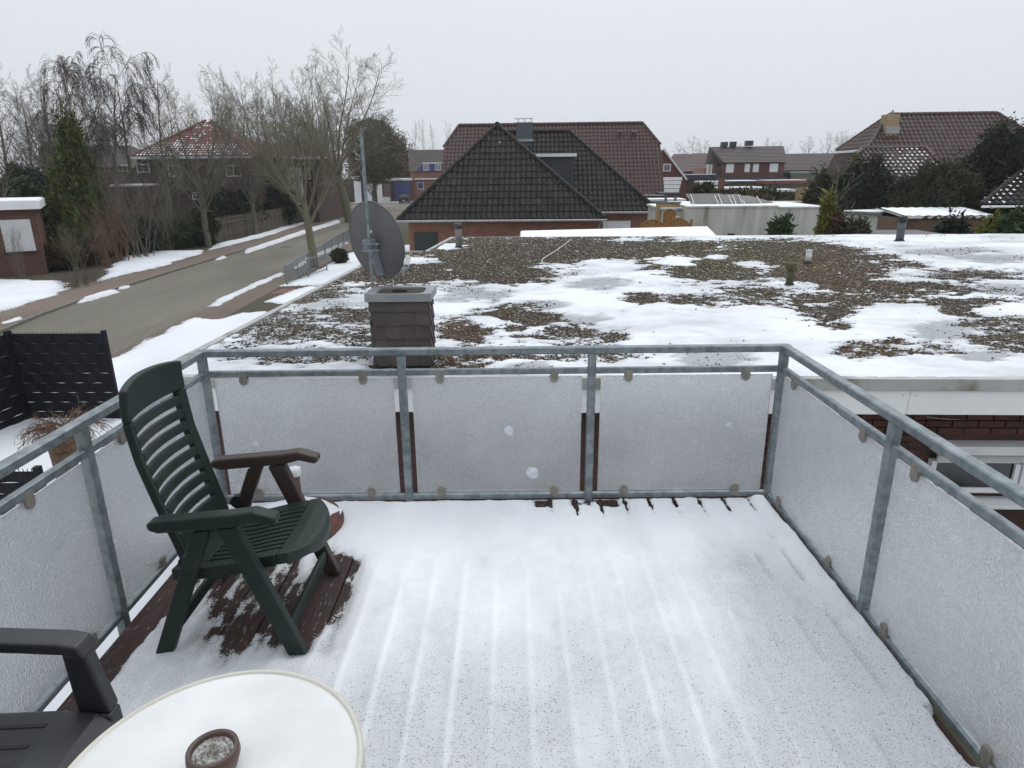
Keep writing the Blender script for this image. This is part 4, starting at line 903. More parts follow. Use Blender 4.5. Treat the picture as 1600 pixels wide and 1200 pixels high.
band('verge', rw, np.array([(-2.9, p[1], G) for p in rw]), G+.07, mat('garden_soil', (.06, .05, .035), (.05, .05, .025), scale=.8, rough=.95, bump=.4), .2)
MB().box((-32, 116, G-.1), (-6, 124, G+.014)).build('road_end', road_m, kind='structure')
band('sett', *[np.array([p, p+A3(0, 1.2, 0), p+A3(0, 2.2, 0)]) if False else resample([q, q+A3(.15, 1.2, 0)], 4) for q in (onz(420, 462, G), onz(437, 462, G)+A3(.9, .2, 0))], G+.074, red_m)
# manhole
c = onz(448, 386, G+.012); mh = thing('manhole_cover', 'round iron manhole cover set in the paved road', 'manhole', (c[0], c[1], G+.012))
MB().lathe((c[0], c[1], G+.012), [(.42, 0), (.42, .006), (0, .006)], 28).build('frame', kerb_m, mh); MB().lathe((c[0], c[1], G+.0185), [(.32, 0), (.32, .004), (0, .004)], 28).build('lid', mat('cast_iron', (.06, .045, .035), rough=.7), mh)

# ---- snow lying on the ground, as raised sheets with ragged edges
def poly_sd(X, Y, P):
    """positive inside"""
    d = np.full(X.shape, 1e9); ins = np.zeros(X.shape, bool); n = len(P)
    for i in range(n):
        ax, ay = P[i][:2]; bx_, by_ = P[(i+1) % n][:2]; ex, ey = bx_-ax, by_-ay
        t = np.clip(((X-ax)*ex+(Y-ay)*ey)/(ex*ex+ey*ey+1e-12), 0, 1); d = np.minimum(d, np.hypot(X-ax-ex*t, Y-ay-ey*t))
        c = ((ay > Y) != (by_ > Y)); xi = ax+(Y-ay)/(by_-ay+1e-12)*ex; ins ^= c & (X < xi)
    return np.where(ins, d, -d)
def snow_sheet(P, z, th, rag, step, label, seed, frq=1.5, drop=0):
    P = np.array(P); xs = np.arange(P[:, 0].min()-rag, P[:, 0].max()+rag, step); ys = np.arange(P[:, 1].min()-rag*2, P[:, 1].max()+rag*2, step*1.6)
    X, Y = np.meshgrid(xs, ys); sd = poly_sd(X, Y, P)+rag*(2.2*fbm(X*frq, Y*frq*.6, seed)+.8*fbm(X*frq*5, Y*frq*3, seed+3))
    t = th*sstep(0, th*5, sd)+th*.5*fbm(X*2, Y*2, seed+5)*(sd > 0)
    cov = np.clip(.5+sd/max(rag, .12), -.5, 1.6); thn = np.clip(.35+.9*fbm(X*.7, Y*.5, seed+8)+.5*sstep(.5, 0, sd), 0, 1)
    t = np.where(cov < .0, -.04, np.maximum(t, .004))
    if drop: t = np.where(sd <= 0, -drop, np.maximum(t, .004)); cov = cov*0+1.3
    ny, nx = X.shape; V = np.stack([X, Y, z+t], -1).reshape(-1, 3)
    i = (np.arange(ny-1)[:, None]*nx+np.arange(nx-1)[None]).ravel(); q = np.stack([i, i+1, i+nx+1, i+nx], 1); tz = t.ravel(); q = q[tz[q].max(1) > 0]
    me = mesh_np('snow_sheet', V, q, verge_snow_m, True); attr(me, 'thin', thn); attr(me, 'cover', cov); o = link('snow', me, None, (0, 0, 0), 'stuff'); return tag(o, label, 'snow')
SZ = G+.07
W = lambda l: [onz(a, b, SZ) for a, b in l]
snow_sheet([A3(-10.7, 3, 0), A3(-3.2, 3, 0), A3(-3.4, 16, 0)]+W([(415, 487), (380, 489), (345, 499), (303, 498), (270, 510), (178, 558)])+[A3(-10.75, 12, 0)], SZ, .06, .25, .11, 'wide white snow over the verge between road and bungalow', 5)
snow_sheet(W([(412, 472), (438, 462), (480, 447), (470, 448), (440, 460)][:3])+[A3(-4.6, 27, 0), A3(-4.2, 22, 0)], SZ+.006, .05, .15, .1, 'snow patch beside the red paver strip along the bungalow', 6)
snow_sheet(W([(440, 447), (520, 412), (545, 396), (560, 392)])+[A3(-4, 50, 0), A3(-4, 29, 0)], SZ+.003, .05, .25, .16, 'snow behind the galvanised barrier round the street tree', 7)
for k, (l, lab) in enumerate([([(318, 481), (340, 478), (400, 449), (446, 428), (440, 424), (395, 443), (345, 465)], 'ridge of scraped snow along the near kerb of the road'), ([(447, 428), (482, 410), (545, 380), (541, 376), (478, 403)], 'thin snow line on the kerb beside the galvanised barrier')]):
    snow_sheet([onz(a, b, G+.06) for a, b in l], G+.055, .07, .12, .09, lab, 11+k, 2.5, drop=.05)
zl = G+.10
WL = lambda l: [onz(a, b, zl) for a, b in l]
snow_sheet(WL([(150, 441), (180, 410), (215, 393), (316, 392), (315, 396), (250, 417)]), zl+.008, .06, .35, .16, 'triangle of snow on the grass next to the far pavement', 13)
snow_sheet(WL([(-30, 500), (0, 486), (60, 470), (108, 452), (95, 440), (40, 438), (-40, 436)]), zl+.006, .06, .35, .14, 'snow on the drive in front of the brick garage', 14)
snow_sheet(WL([(325, 392), (400, 374), (483, 348), (541, 330), (541, 326), (480, 343), (400, 367), (335, 382)]), zl+.008, .05, .22, .2, 'snow strip along the foot of the wooden pale fence', 15)
for k, (l, lab) in enumerate([([(0, 510), (40, 498), (30, 494), (0, 504)], 'small snow remnant on the far kerb by the garage drive'), ([(125, 470), (180, 455), (176, 450), (130, 464)], 'long snow remnant on the far kerb past the bare hedge'), ([(185, 450), (200, 447), (198, 444), (186, 448)], 'tiny snow remnant on the far kerb'), ([(340, 404), (352, 401), (350, 398), (340, 402)], 'tiny snow remnant by the pale fence kerb'), ([(385, 394), (483, 361), (530, 347), (528, 343), (480, 357), (385, 389)], 'thin snow line in the far gutter')]):
    snow_sheet([onz(a, b, G+.1) for a, b in l], G+.09, .06, .1, .09, lab, 21+k, 2.5, drop=.085)
snow_sheet([A3(-24, 92, 0), A3(-21.6, 92, 0), A3(-21.4, 78, 0), A3(-26, 76, 0), A3(-34, 90, 0)], zl+.008, .05, .5, .35, 'snow on the front lawn behind the low black fence', 31, .6)
snow_sheet([A3(-13, 112, 0), A3(-10, 116, 0), A3(-6, 112, 0), A3(-8, 104, 0)], G+.08, .05, .4, .35, 'snow heap at the end of the road beside the parked car', 32, .6)
# ================================================================== houses: helpers
TILE_V = None
def unit(v): v = np.array(v, float); return v/np.linalg.norm(v)
def roof_tiles(parent, pts, m, w=.3, l=.42, single=False, name='roof_tiles', th=.045, snow=None, flat=False):
    """tiles on the planar convex polygon pts (first edge = eave, left to right seen from outside); clipped at hips and verges"""
    pts = [np.array(p, float) for p in pts]; O = pts[0]; U = unit(pts[1]-pts[0]); Nn = unit(np.cross(U, pts[2]-pts[0]))
    if Nn[2] < 0: Nn = -Nn
    V_ = unit(np.cross(Nn, U))
    P2 = np.array([((p-O)@U, (p-O)@V_) for p in pts]); vmax = P2[:, 1].max()
    def span(v):
        xs = []
        for i in range(len(P2)):
            (a, b), (c, d) = P2[i], P2[(i+1) % len(P2)]
            if (b-v)*(d-v) <= 0 and abs(b-d) > 1e-9: xs.append(a+(c-a)*(v-b)/(d-b))
            elif abs(b-v) < 1e-6: xs.append(a)
        return (min(xs), max(xs)) if xs else None
    prof_u = [0, .2, .42, .62, .82, 1.0]; prof_h = [.0, .066, .078, .055, .012, .0]
    if flat: prof_u = [0, .5, 1]; prof_h = [.01, .014, .01]
    k = len(prof_u); AV, AF, nb = [], [], 0; n_obj = 0; shared = None
    base_loc = world_loc(parent)
    SV, SF = [], []
    for r in range(int(vmax/l)+1):
        v0, v1 = r*l, min((r+1)*l+.03, vmax)
        s0, s1 = span(min(max(v0, .001), vmax-.001)), span(min(max((v0+v1)/2, .001), vmax-.001)); s2 = span(min(v1, vmax-.001))
        if s0 is None or s1 is None or s2 is None: continue
        lo, hi = min(s0[0], s2[0]), max(s0[1], s2[1])
        for c in range(int(math.floor(lo/w)), int(math.ceil(hi/w))):
            if (c+1)*w < s1[0]+.02 or c*w > s1[1]-.02: continue
            vv = []; clipped = False
            for (v, hb, sp) in ((v0, th, s0), (v1, .006, s2), (v0, 0., s0)):
                for a, h in zip(prof_u, prof_h):
                    u = (c+a)*w; uc = min(max(u, sp[0]), sp[1]); clipped |= uc != u
                    vv.append(O+U*uc+V_*v+Nn*(hb+(h if hb > 0 else 0)))
            ff = [(i, i+1, k+i+1, k+i) for i in range(k-1)]+[(2*k+i, 2*k+i+1, i+1, i) for i in range(k-1)]
            if snow is not None:
                pc = O+U*(c+.5)*w+V_*(v0+l*.5); pr = snow(pc)
                if np.random.default_rng(r*977+c).random() < pr:
                    b = len(SV); f_ = .45+.4*np.random.default_rng(r*31+c*7).random()
                    for (a, v, hh) in ((.12, v0+.02, th+.045), (.62, v0+.02, th+.04), (.62, v0+l*f_, th*.6+.04), (.12, v0+l*f_, th*.6+.045), (.3, v0+l*.3, th+.075)): SV.append(O+U*(c+a)*w+V_*v+Nn*hh)
                    SF += [(b, b+1, b+4), (b+1, b+2, b+4), (b+2, b+3, b+4), (b+3, b, b+4)]
            if single and n_obj < 300:
                if not clipped and v1 == (r+1)*l+.03:
                    ct = O+U*c*w+V_*v0
                    if shared is None:
                        shared = bpy.data.meshes.new('roof_tile'); shared.from_pydata([tuple(p-ct) for p in vv], [], ff); shared.materials.append(m)
                    link('roof_tile', shared, parent, tuple(ct-base_loc))
                else: MB().add(vv, ff).build('roof_tile', m, parent)
                n_obj += 1
            else:
                AV += vv; AF += [tuple(nb+i for i in f) for f in ff]; nb += 3*k
    if AV: MB().add(AV, AF).build(name, m, parent, kind='stuff')
    if SV: MB().add(SV, SF).build('snow_on_tiles', snow_m, parent, kind='stuff')
def ridge(parent, p, q, m, r=.13, l=.4, single=False, name='ridge'):
    p = np.array(p, float); q = np.array(q, float); d = q-p; L_ = np.linalg.norm(d); d /= L_; n = max(1, int(L_/l)); step = L_/n
    s = unit(np.cross(d, (0, 0, 1))); up = np.cross(s, d)
    big = MB()
    for i in range(n):
        V = []
        for t_, rr in ((0, r*1.08), (step*1.06, r*.92)):
            for a in np.linspace(-.25, math.pi+.25, 8): V.append(p+d*(i*step+t_)+s*rr*math.cos(a)+up*(rr*math.sin(a)))
        Fs = [(k, k+1, 9+k, 8+k) for k in range(7)]+[tuple(range(8)), tuple(range(15, 7, -1))]
        if single: MB().add(V, Fs, False).build('ridge_tile', m, parent)
        else: big.add(V, Fs, False)
    if not single: big.build(name, m, parent, kind='stuff')
def shell(name, parent, m, pts, faces): return MB().add(pts, faces).build(name, m, parent)
class Frame:
    def __init__(s, O, ang): s.O = np.array(O, float); s.U = A3(math.cos(ang), math.sin(ang), 0); s.W = A3(-math.sin(ang), math.cos(ang), 0); s.ang = ang
    def p(s, u, d, z): return A3(s.O[0], s.O[1], 0)+s.U*u+s.W*d+A3(0, 0, z)
    def px(s, x, y, d):
        r = ray(x, y); t = (d-(CAM-s.O)@s.W)/(r@s.W); q = CAM+r*t; return q
    def u(s, x, y, d): return (s.px(x, y, d)-s.O)@s.U
    def z(s, x, y, d): return s.px(x, y, d)[2]
    def box(s, u0, u1, d0, d1, z0, z1, mb=None): return (mb or MB()).prism([s.p(u0, d0, z0), s.p(u1, d0, z0), s.p(u1, d1, z0), s.p(u0, d1, z0)], (0, 0, z1-z0))
def window_at(parent, fr, u0, u1, z0, z1, d, fm, pm, bars=0):
    w = fr.box(u0, u1, d-.06, d+.03, z0, z1).build('window', fm, parent); f = min(.09, (u1-u0)*.14)
    if bars:
        um = (u0+u1)/2; fr.box(u0+f, um-f*.4, d-.065, d-.058, z0+f, z1-f).build('pane', pm, w); fr.box(um+f*.4, u1-f, d-.065, d-.058, z0+f, z1-f).build('pane', pm, w)
    else: fr.box(u0+f, u1-f, d-.065, d-.058, z0+f, z1-f).build('pane', pm, w)
    return w
HA = -.05
gutter_m = mat('zinc_gutter', (.36, .37, .37), (.28, .29, .29), scale=3, rough=.5, metal=.2)
def gutter(parent, a, b, r=.065, m=gutter_m): MB().tube([a, b], r, 8).build('gutter', m, parent)

# ------------------------------------------------------------------ house with the dark hipped wing and the slate dormer
ZE = -.55
fa_ = Frame(onz(622, 344, ZE), HA)
WA = fa_.u(945, 350, 0); apx = fa_.px(777, 196, 5.3); ua = (apx-fa_.O)@fa_.U; za = apx[2]
house = thing('hipped_house', 'brick house with dark tiled pyramid-shaped front wing and slate dormer', 'house', fa_.p(WA/2, 6, G))
# wing
e = .02
shell('wing_roof', house, tile_dk, [fa_.p(0, 0, ZE-e), fa_.p(WA, 0, ZE-e), fa_.p(ua, 5.3, za-e), fa_.p(ua, 13, za-e), fa_.p(WA, 13, ZE-e), fa_.p(0, 13, ZE-e)], [(0, 1, 2), (1, 4, 3, 2), (5, 0, 2, 3), (0, 5, 4, 1), (4, 5, 3)])
roof_tiles(house, [fa_.p(0, 0, ZE), fa_.p(WA, 0, ZE), fa_.p(ua, 5.3, za)], tile_dk, w=.30, l=.50, single=True)
roof_tiles(house, [fa_.p(WA, 0, ZE), fa_.p(WA, 12, ZE), fa_.p(ua, 12, za), fa_.p(ua, 5.3, za)], tile_dk, w=.3, l=.5)
ridge(house, fa_.p(0, 0, ZE+.03), fa_.p(ua, 5.3, za+.03), tile_dk, .14, .42, True)
ridge(house, fa_.p(WA, 0, ZE+.03), fa_.p(ua, 5.3, za+.03), tile_dk, .14, .42, True)
ridge(house, fa_.p(ua, 5.2, za+.05), fa_.p(ua, 12.5, za+.05), tile_dk, .15, .42)
dl = (fa_.u(647, 363, .5), fa_.u(684, 363, .5)); dz = (G+.1, fa_.z(660, 363, .5))
fa_.box(.45, WA-.45, .5, 12.5, G, ZE-.08).build('wall', brick_pale, house)
door = fa_.box(dl[0], dl[1], .44, .52, dz[0], dz[1]).build('door', green_door, house)
for k in range(2):
    um = dl[0]+(dl[1]-dl[0])*(k*.5+.06); fa_.box(um, um+(dl[1]-dl[0])*.38, .425, .44, dz[1]-.95, dz[1]-.12).build('door_panel', green_door, door)
gutter(house, fa_.p(-.1, -.09, ZE-.06), fa_.p(WA+.1, -.09, ZE-.06))
MB().tube([fa_.p(WA-.12, -.05, ZE-.1), fa_.p(WA-.3, .35, ZE-.4), fa_.p(WA-.35, .42, G)], .045, 8).build('downpipe', gutter_m, house)
# main body behind
fb = Frame(onz(1028, 330, -.5), HA); ZB = -.5
r1 = fb.px(890, 206, 5.6); ur = (r1-fb.O)@fb.U; zr = r1[2]; uL = fb.u(772, 206, 5.6); ue = fb.u(740, 330, 0)
shell('main_roof', house, tile_dk, [fb.p(ue, 0, ZB-e), fb.p(0, 0, ZB-e), fb.p(ur, 5.6, zr-e), fb.p(uL, 5.6, zr-e), fb.p(ue, 11.2, ZB-e), fb.p(0, 11.2, ZB-e)], [(0, 1, 2, 3), (1, 5, 2), (5, 4, 3, 2), (4, 0, 3), (0, 4, 5, 1)])
roof_tiles(house, [fb.p(ue, 0, ZB), fb.p(0, 0, ZB), fb.p(ur, 5.6, zr), fb.p(uL, 5.6, zr)], tile_dk, w=.3, l=.46)
ridge(house, fb.p(0, 0, ZB+.03), fb.p(ur, 5.6, zr+.03), tile_dk, .14, .42, True)
ridge(house, fb.p(uL, 5.6, zr+.04), fb.p(ur, 5.6, zr+.04), tile_dk, .14, .42, True)
fb.box(ue+.5, -.45, .5, 10.7, G, ZB-.08).build('wall', brick_pale, house)
gutter(house, fb.p(ue, -.09, ZB-.06), fb.p(.1, -.09, ZB-.06))
gd = fb.box(fb.u(942, 345, .5), fb.u(985, 345, .5), .44, .52, G, fb.z(960, 345, .5)).build('garage_door', white_m, house)
# dormer
sm2_ = mat('dark_trim', (.06, .07, .08), rough=.5)
du0, du1 = fb.u(800, 240, 1.6), fb.u(896, 240, 1.6); dzt, dzb = fb.z(896, 241, 1.6), fb.z(895, 294, 1.6)
dorm = fb.box(du0, du1, 1.6, 5.2, dzb-.3, dzt-.02).build('dormer', clad_m, house)
fb.box(du0-.2, du1+.2, 1.35, 5.4, dzt-.02, dzt+.02).build('dormer_roof', felt_m, dorm)
fb.box(du0-.2, du1+.2, 1.31, 1.35, dzt-.14, dzt+.05).build('fascia', white_m, dorm)
fb.box(du1-.06, du1+.03, 1.55, 1.6, dzb-.2, dzt-.15).build('corner_trim', sm2_, dorm)
for k in range(9):
    z = dzb-.1+k*(dzt-dzb)/9; fb.box(du0, du1-.07, 1.575, 1.599, z, z+(dzt-dzb)/9-.02).build('cladding_board', clad_m, dorm)
# chimney
cu0, cu1 = fb.u(807, 200, 4.4), fb.u(832, 200, 4.4); czt = fb.z(820, 192, 4.4)
sm_ = mat('blue_slate', (.085, .10, .115), (.07, .083, .095), scale=4, rough=.55)
cs = fb.box(cu0, cu1, 4.4, 5.3, fb.z(820, 222, 4.4)-.5, czt).build('chimney', sm_, house)
fb.box(cu0-.04, cu1+.04, 4.36, 5.34, czt, czt+.05).build('cap', gutter_m, cs)
fb.box(cu0-.06, cu1+.06, 4.28, 4.39, fb.z(820, 220, 4.4)-.05, fb.z(820, 217.5, 4.4)).build('flashing', gutter_m, cs)
for k in range(5):
    c = fb.p(cu0+.02+k*(cu1-cu0)/4.4, 4.7, czt+.26); V = []
    for t_ in (0, .5):
        for a in np.linspace(.2, math.pi-.2, 6): V.append(c+fb.U*.12*math.cos(a)*1.0+A3(0, 0, .1*math.sin(a)-.03)+fb.W*t_)
    MB().add(V, [(i, i+1, 7+i, 6+i) for i in range(5)]).build('cowl', tile_dk, cs)
for k in range(3): c = fb.p(cu0+.1+k*(cu1-cu0-.2)/2, 4.9, czt+.04); MB().tube([c, c+A3(0, 0, .24)], .025, 6).build('cowl_post', gutter_m, cs)
for (px, py, d_) in ((777, 222, 4.4),): pass
def roof_vent(parent, fr, px, py, d, m):
    c = fr.px(px, py, d); MB().add([c+fr.U*-.12+A3(0, 0, -.12)-fr.W*.15, c+fr.U*.12+A3(0, 0, -.12)-fr.W*.15, c+A3(0, 0, .12)-fr.W*.08, c+A3(0, 0, .0)+fr.W*.2], [(0, 1, 2), (1, 3, 2), (3, 0, 2)]).build('roof_vent', m, parent)
roof_vent(house, fa_, 781, 223, 4.3, gutter_m); roof_vent(house, fb, 861, 228, 4.6, gutter_m)

# ------------------------------------------------------------------ long red-brown roof behind, with clipped gables
fc = Frame(onz(1037, 304, .2), HA); ZC = .2
long_h = thing('clipped_gable_house', 'long house with red-brown tiled roof and clipped gable ends', 'house', fc.p(-8, 5, G))
rl, rr_ = fc.px(717, 195, 5), fc.px(1004, 195, 5); zc = (rl[2]+rr_[2])/2; ul, ur2 = (rl-fc.O)@fc.U, (rr_-fc.O)@fc.U
kl2, kr2 = fc.px(694, 229, 3.55), fc.px(1031, 228, 3.55); zk = (kl2[2]+kr2[2])/2; vl, vr = (kl2-fc.O)@fc.U, (kr2-fc.O)@fc.U
slope = (zc-ZC)/5; dk = (zk-ZC)/slope
P = [fc.p(vl, 0, ZC), fc.p(vr, 0, ZC), fc.p(vr, dk, zk), fc.p(ur2, 5, zc), fc.p(ul, 5, zc), fc.p(vl, dk, zk)]
B_ = [fc.p(vl, 10, ZC), fc.p(vr, 10, ZC), fc.p(vr, 10-dk, zk), fc.p(vl, 10-dk, zk)]
dn_ = A3(0, 0, -.03)
shell('roof', long_h, tile_rd, [q+dn_ for q in P+B_], [(0, 1, 2, 3, 4, 5), (2, 8, 3), (5, 4, 9), (8, 7, 6, 9, 4, 3), (1, 7, 8, 2), (0, 5, 9, 6), (0, 6, 7, 1)])
roof_tiles(long_h, P, tile_rd, w=.3, l=.40)
ridge(long_h, P[4]+A3(0, 0, .05), P[3]+A3(0, 0, .05), tile_rd, .14, .4, True)
ridge(long_h, P[2]+A3(0, 0, .05), P[3]+A3(0, 0, .05), tile_rd, .12, .4); ridge(long_h, P[5]+A3(0, 0, .05), P[4]+A3(0, 0, .05), tile_rd, .12, .4)
fc.box(vl+.3, vr-.3, .5, 9.5, G, ZC-.06).build('wall', brick_yel, long_h)
gutter(long_h, fc.p(vl, -.08, ZC-.05), fc.p(vr+.1, -.08, ZC-.05))
for x in (969, 990):
    c = fc.px(x, 212, 4); v = fc.box(0, .35, 0, .3, 0, .45); v = MB().tube([c-A3(0, 0, .25), c+A3(0, 0, .3)], .14, 8); o = v.build('flue', tile_rd, long_h); MB().tube([c+A3(0, 0, .301), c+A3(0, 0, .37)], .2, 8).build('cap', gutter_m, o)
for xx, zz_ in ((1003, 195),): pass

# ------------------------------------------------------------------ right: brown house with clipped gable, annex with snow between the tiles
fe = Frame(A3(*fc.O[:2], 0)*0+ony(1355, 300, 42), HA)
big = thing('brown_gabled_house', 'large house with brown tiled roof and yellow brick gable and chimney', 'house', fe.p(6, 5, G))
ZEE = -.1
re0, re1 = fe.px(1390, 179, 6), fe.px(1557, 179, 6); zE = (re0[2]+re1[2])/2; sl = (zE-ZEE)/6
q0 = fe.px(1355, 232, 3.6); zq = q0[2]; dq = (zq-ZEE)/sl; q0 = fe.px(1355, 232, dq); zq = q0[2]
uE0, uE1 = (re0-fe.O)@fe.U, (re1-fe.O)@fe.U; uq = (q0-fe.O)@fe.U; uw = uE1+(uE0-uq)
P = [fe.p(uq, 0, ZEE), fe.p(uw, 0, ZEE), fe.p(uw, dq, zq), fe.p(uE1, 6, zE), fe.p(uE0, 6, zE), fe.p(uq, dq, zq)]
B_ = [fe.p(uq, 12, ZEE), fe.p(uw, 12, ZEE), fe.p(uw, 12-dq, zq), fe.p(uq, 12-dq, zq)]
shell('roof', big, tile_rd2, [q+dn_ for q in P+B_], [(0, 1, 2, 3, 4, 5), (2, 8, 3), (5, 4, 9), (8, 7, 6, 9, 4, 3), (1, 7, 8, 2), (0, 5, 9, 6), (0, 6, 7, 1)])
roof_tiles(big, P, tile_rd2, w=.3, l=.38)
roof_tiles(big, [B_[3], P[5], P[4]], tile_rd2, w=.3, l=.38)
ridge(big, P[4]+A3(0, 0, .05), P[3]+A3(0, 0, .05), tile_rd2, .13, .36, True)
ridge(big, P[5]+A3(0, 0, .05), P[4]+A3(0, 0, .05), tile_rd2, .13, .36, True); ridge(big, P[2]+A3(0, 0, .05), P[3]+A3(0, 0, .05), tile_rd2, .13, .36); ridge(big, B_[3]+A3(0, 0, .05), P[4]+A3(0, 0, .05), tile_rd2, .12, .4)
MB().beam(P[5]+A3(-.06, 0, -.1), B_[3]+A3(-.06, 0, -.1), .06, .16).build('eave_board', white_m, big)
shell('gable_wall', big, brick_yel, [fe.p(uq+.25, .4, G), fe.p(uq+.25, 11.6, G), fe.p(uq+.25, 11.6, ZEE), fe.p(uq+.25, 12-dq, zq-.1), fe.p(uq+.25, dq, zq-.1), fe.p(uq+.25, .4, ZEE)], [(0, 1, 2, 3, 4, 5)])
fe.box(uq+.27, uw-.27, .4, 11.6, G, ZEE-.06).build('wall', brick_yel, big)
cy0 = fe.u(1387, 190, 4.4); cy1 = fe.u(1405, 190, 4.4)
ck = fe.box(cy0, cy1, 4.4, 5.4, fe.z(1395, 210, 4.4)-.6, fe.z(1395, 178, 4.4)).build('chimney', brick_yel, big)
fe.box(cy0-.06, cy1+.06, 4.3, 4.39, fe.z(1395, 205, 4.4)-.15, fe.z(1395, 198, 4.4)).build('flashing', gutter_m, ck)
c = fe.p((cy0+cy1)/2+.1, 4.9, fe.z(1395, 178, 4.4)); MB().lathe(c, [(.1, 0), (.12, .08), (.07, .16), (.05, .26), (0, .3)], 10).build('chimney_pot', pipe_m, ck)
for px_r in (1539, 1552): c = fe.px(px_r, 212, 5); o = MB().tube([c-A3(0, 0, .3), c+A3(0, 0, .25)], .12, 8).build('flue', tile_rd2, big); MB().tube([c+A3(0, 0, .251), c+A3(0, 0, .32)], .17, 8).build('cap', gutter_m, o)
c = fe.px(1496, 258, 2.6); un = (c-fe.O)@fe.U
MB().add([c+fe.U*-.4, c+fe.U*.4, c+fe.U*.4+A3(0, 0, -.75)-fe.W*.75, c-fe.U*.4+A3(0, 0, -.75)-fe.W*.75, c+fe.U*-.4+A3(0, 0, .12), c+fe.U*.4+A3(0, 0, .12), c+fe.U*.4+A3(0, 0, -.63)-fe.W*.75, c-fe.U*.4+A3(0, 0, -.63)-fe.W*.75], [(4, 7, 6, 5), (0, 4, 5, 1), (1, 5, 6, 2), (2, 6, 7, 3), (3, 7, 4, 0)]).build('skylight', sky_refl, big)
# annex
fx = Frame(ony(1400, 300, 36), HA); ZX = fx.z(1400, 296, 0)
annex = thing('tiled_annex', 'low hipped annex with snow caught between its brown tiles', 'annex', fx.p(0, 3, G))
x0, x1 = fx.u(1318, 296, 0), fx.u(1502, 296, 0); a0, a1 = fx.px(1346, 233, 4.2), fx.px(1447, 233, 4.2); zx = (a0[2]+a1[2])/2; w0, w1 = (a0-fx.O)@fx.U, (a1-fx.O)@fx.U
P = [fx.p(x0, 0, ZX), fx.p(x1, 0, ZX), fx.p(w1, 4.2, zx), fx.p(w0, 4.2, zx)]
shell('roof', annex, tile_rd2, [q+dn_ for q in P+[fx.p(x0+3.5, 8.4, ZX), fx.p(x1, 8.4, ZX)]], [(0, 1, 2, 3), (1, 5, 2), (0, 3, 4), (5, 4, 3, 2), (0, 4, 5, 1)])
def sn_annex(p):
    a, b = proj_px(p[0], p[1], p[2]); return float(.96*sstep(1.25, .5, np.array(math.hypot((a-1418-(b-262)*-.5)/52, (b-262)/36))))
roof_tiles(annex, P, tile_rd2, w=.27, l=.40, snow=sn_annex)
for i, j in ((1, 2), (0, 3), (3, 2)): ridge(annex, P[i]+A3(0, 0, .04), P[j]+A3(0, 0, .04), tile_rd2, .12, .36, True)
fx.box(x0+.4, x1-.4, .4, 8, G, ZX-.05).build('wall', brick_yel, annex)
# dark roof cut by the frame at the right
fr_ = Frame(ony(1540, 322, 29), HA-.1); ZF = fr_.z(1540, 321, 0)
shed_r = thing('dark_roof_house', 'dark tiled hip roof with snow streaks beside the tall conifer', 'house', fr_.p(4, 3, G))
P = [fr_.p(fr_.u(1533, 320, 0), 0, ZF), fr_.p(9, 0, ZF), fr_.p(9, 4, fr_.z(1610, 288, 1.6)+1.0), fr_.p(fr_.u(1610, 280, 4), 4, fr_.z(1610, 288, 1.6)+1.0)]
shell('roof', shed_r, tile_dk, [q+dn_ for q in P+[P[0]+fr_.W*8+fr_.U*5.5, P[1]+fr_.W*8]], [(0, 1, 2, 3), (1, 5, 2), (0, 3, 4), (5, 4, 3, 2), (0, 4, 5, 1)])
def sn_r(p): a, b = proj_px(p[0], p[1], p[2]); return .9 if (a-1535)*.62-(322-b) < 9 else (.5 if b < 306 else .12)
roof_tiles(shed_r, P, tile_dk, w=.28, l=.38, snow=sn_r)
ridge(shed_r, P[0]+A3(0, 0, .04), P[3]+A3(0, 0, .04), tile_dk, .12, .36, True)
fr_.box(2.6, 8.5, .6, 5.0, G, ZF-.06).build('wall', brick_red, shed_r); gutter(shed_r, P[0]-fr_.W*.08+A3(0, 0, -.05), P[1]-fr_.W*.08+A3(0, 0, -.05), .05, white_m)

# ------------------------------------------------------------------ concrete garages, gate, carports on the right
fg = Frame(ony(1075, 340, 33), HA); ZG = fg.z(1075, 325, 0)
gar = thing('concrete_garage_row', 'weathered pale concrete garages with snowy flat roof', 'garage', fg.p(3, 3, G))
gu = [fg.u(x, 330, 0) for x in (1072, 1216, 1292)]
for i in range(2):
    zt_ = ZG-(.0 if i == 0 else .06)
    wl1 = fg.box(gu[i]+.004, gu[i+1]-.004, 0, 5.5, G, zt_).build('garage_wall', conc_m, gar)
    fg.box(gu[i], gu[i+1]-.002, -.05, 5.6, zt_+.001, zt_+.07).build('roof_edge', conc_m, gar)
    fg.box(gu[i]+.05, gu[i+1]-.05, .03, 5.5, zt_+.071, zt_+.1).build('snow_layer', snow_m, gar)
fg.box(gu[0]-1.0, gu[0]-.004, .9, 5.5, G, ZG-.12).build('garage_wall', conc_m, gar); fg.box(gu[0]-.86, gu[0]-.1, .84, .9, G, ZG-.42).build('garage_door', white_m, gar)
fg.box(gu[0]-1.1, gu[0]-.003, .8, 5.6, ZG-.119, ZG-.05).build('roof_edge', conc_m, gar); fg.box(gu[0]-1.05, gu[0]-.05, .85, 5.5, ZG-.049, ZG-.02).build('snow_layer', snow_m, gar)
vx = fg.u(1142, 370, 0); vz_ = fg.z(1142, 368, 0); fg.box(vx-.16, vx+.16, -.02, 0, vz_-.08, vz_+.1).build('vent_grille', rubber_m, gar)
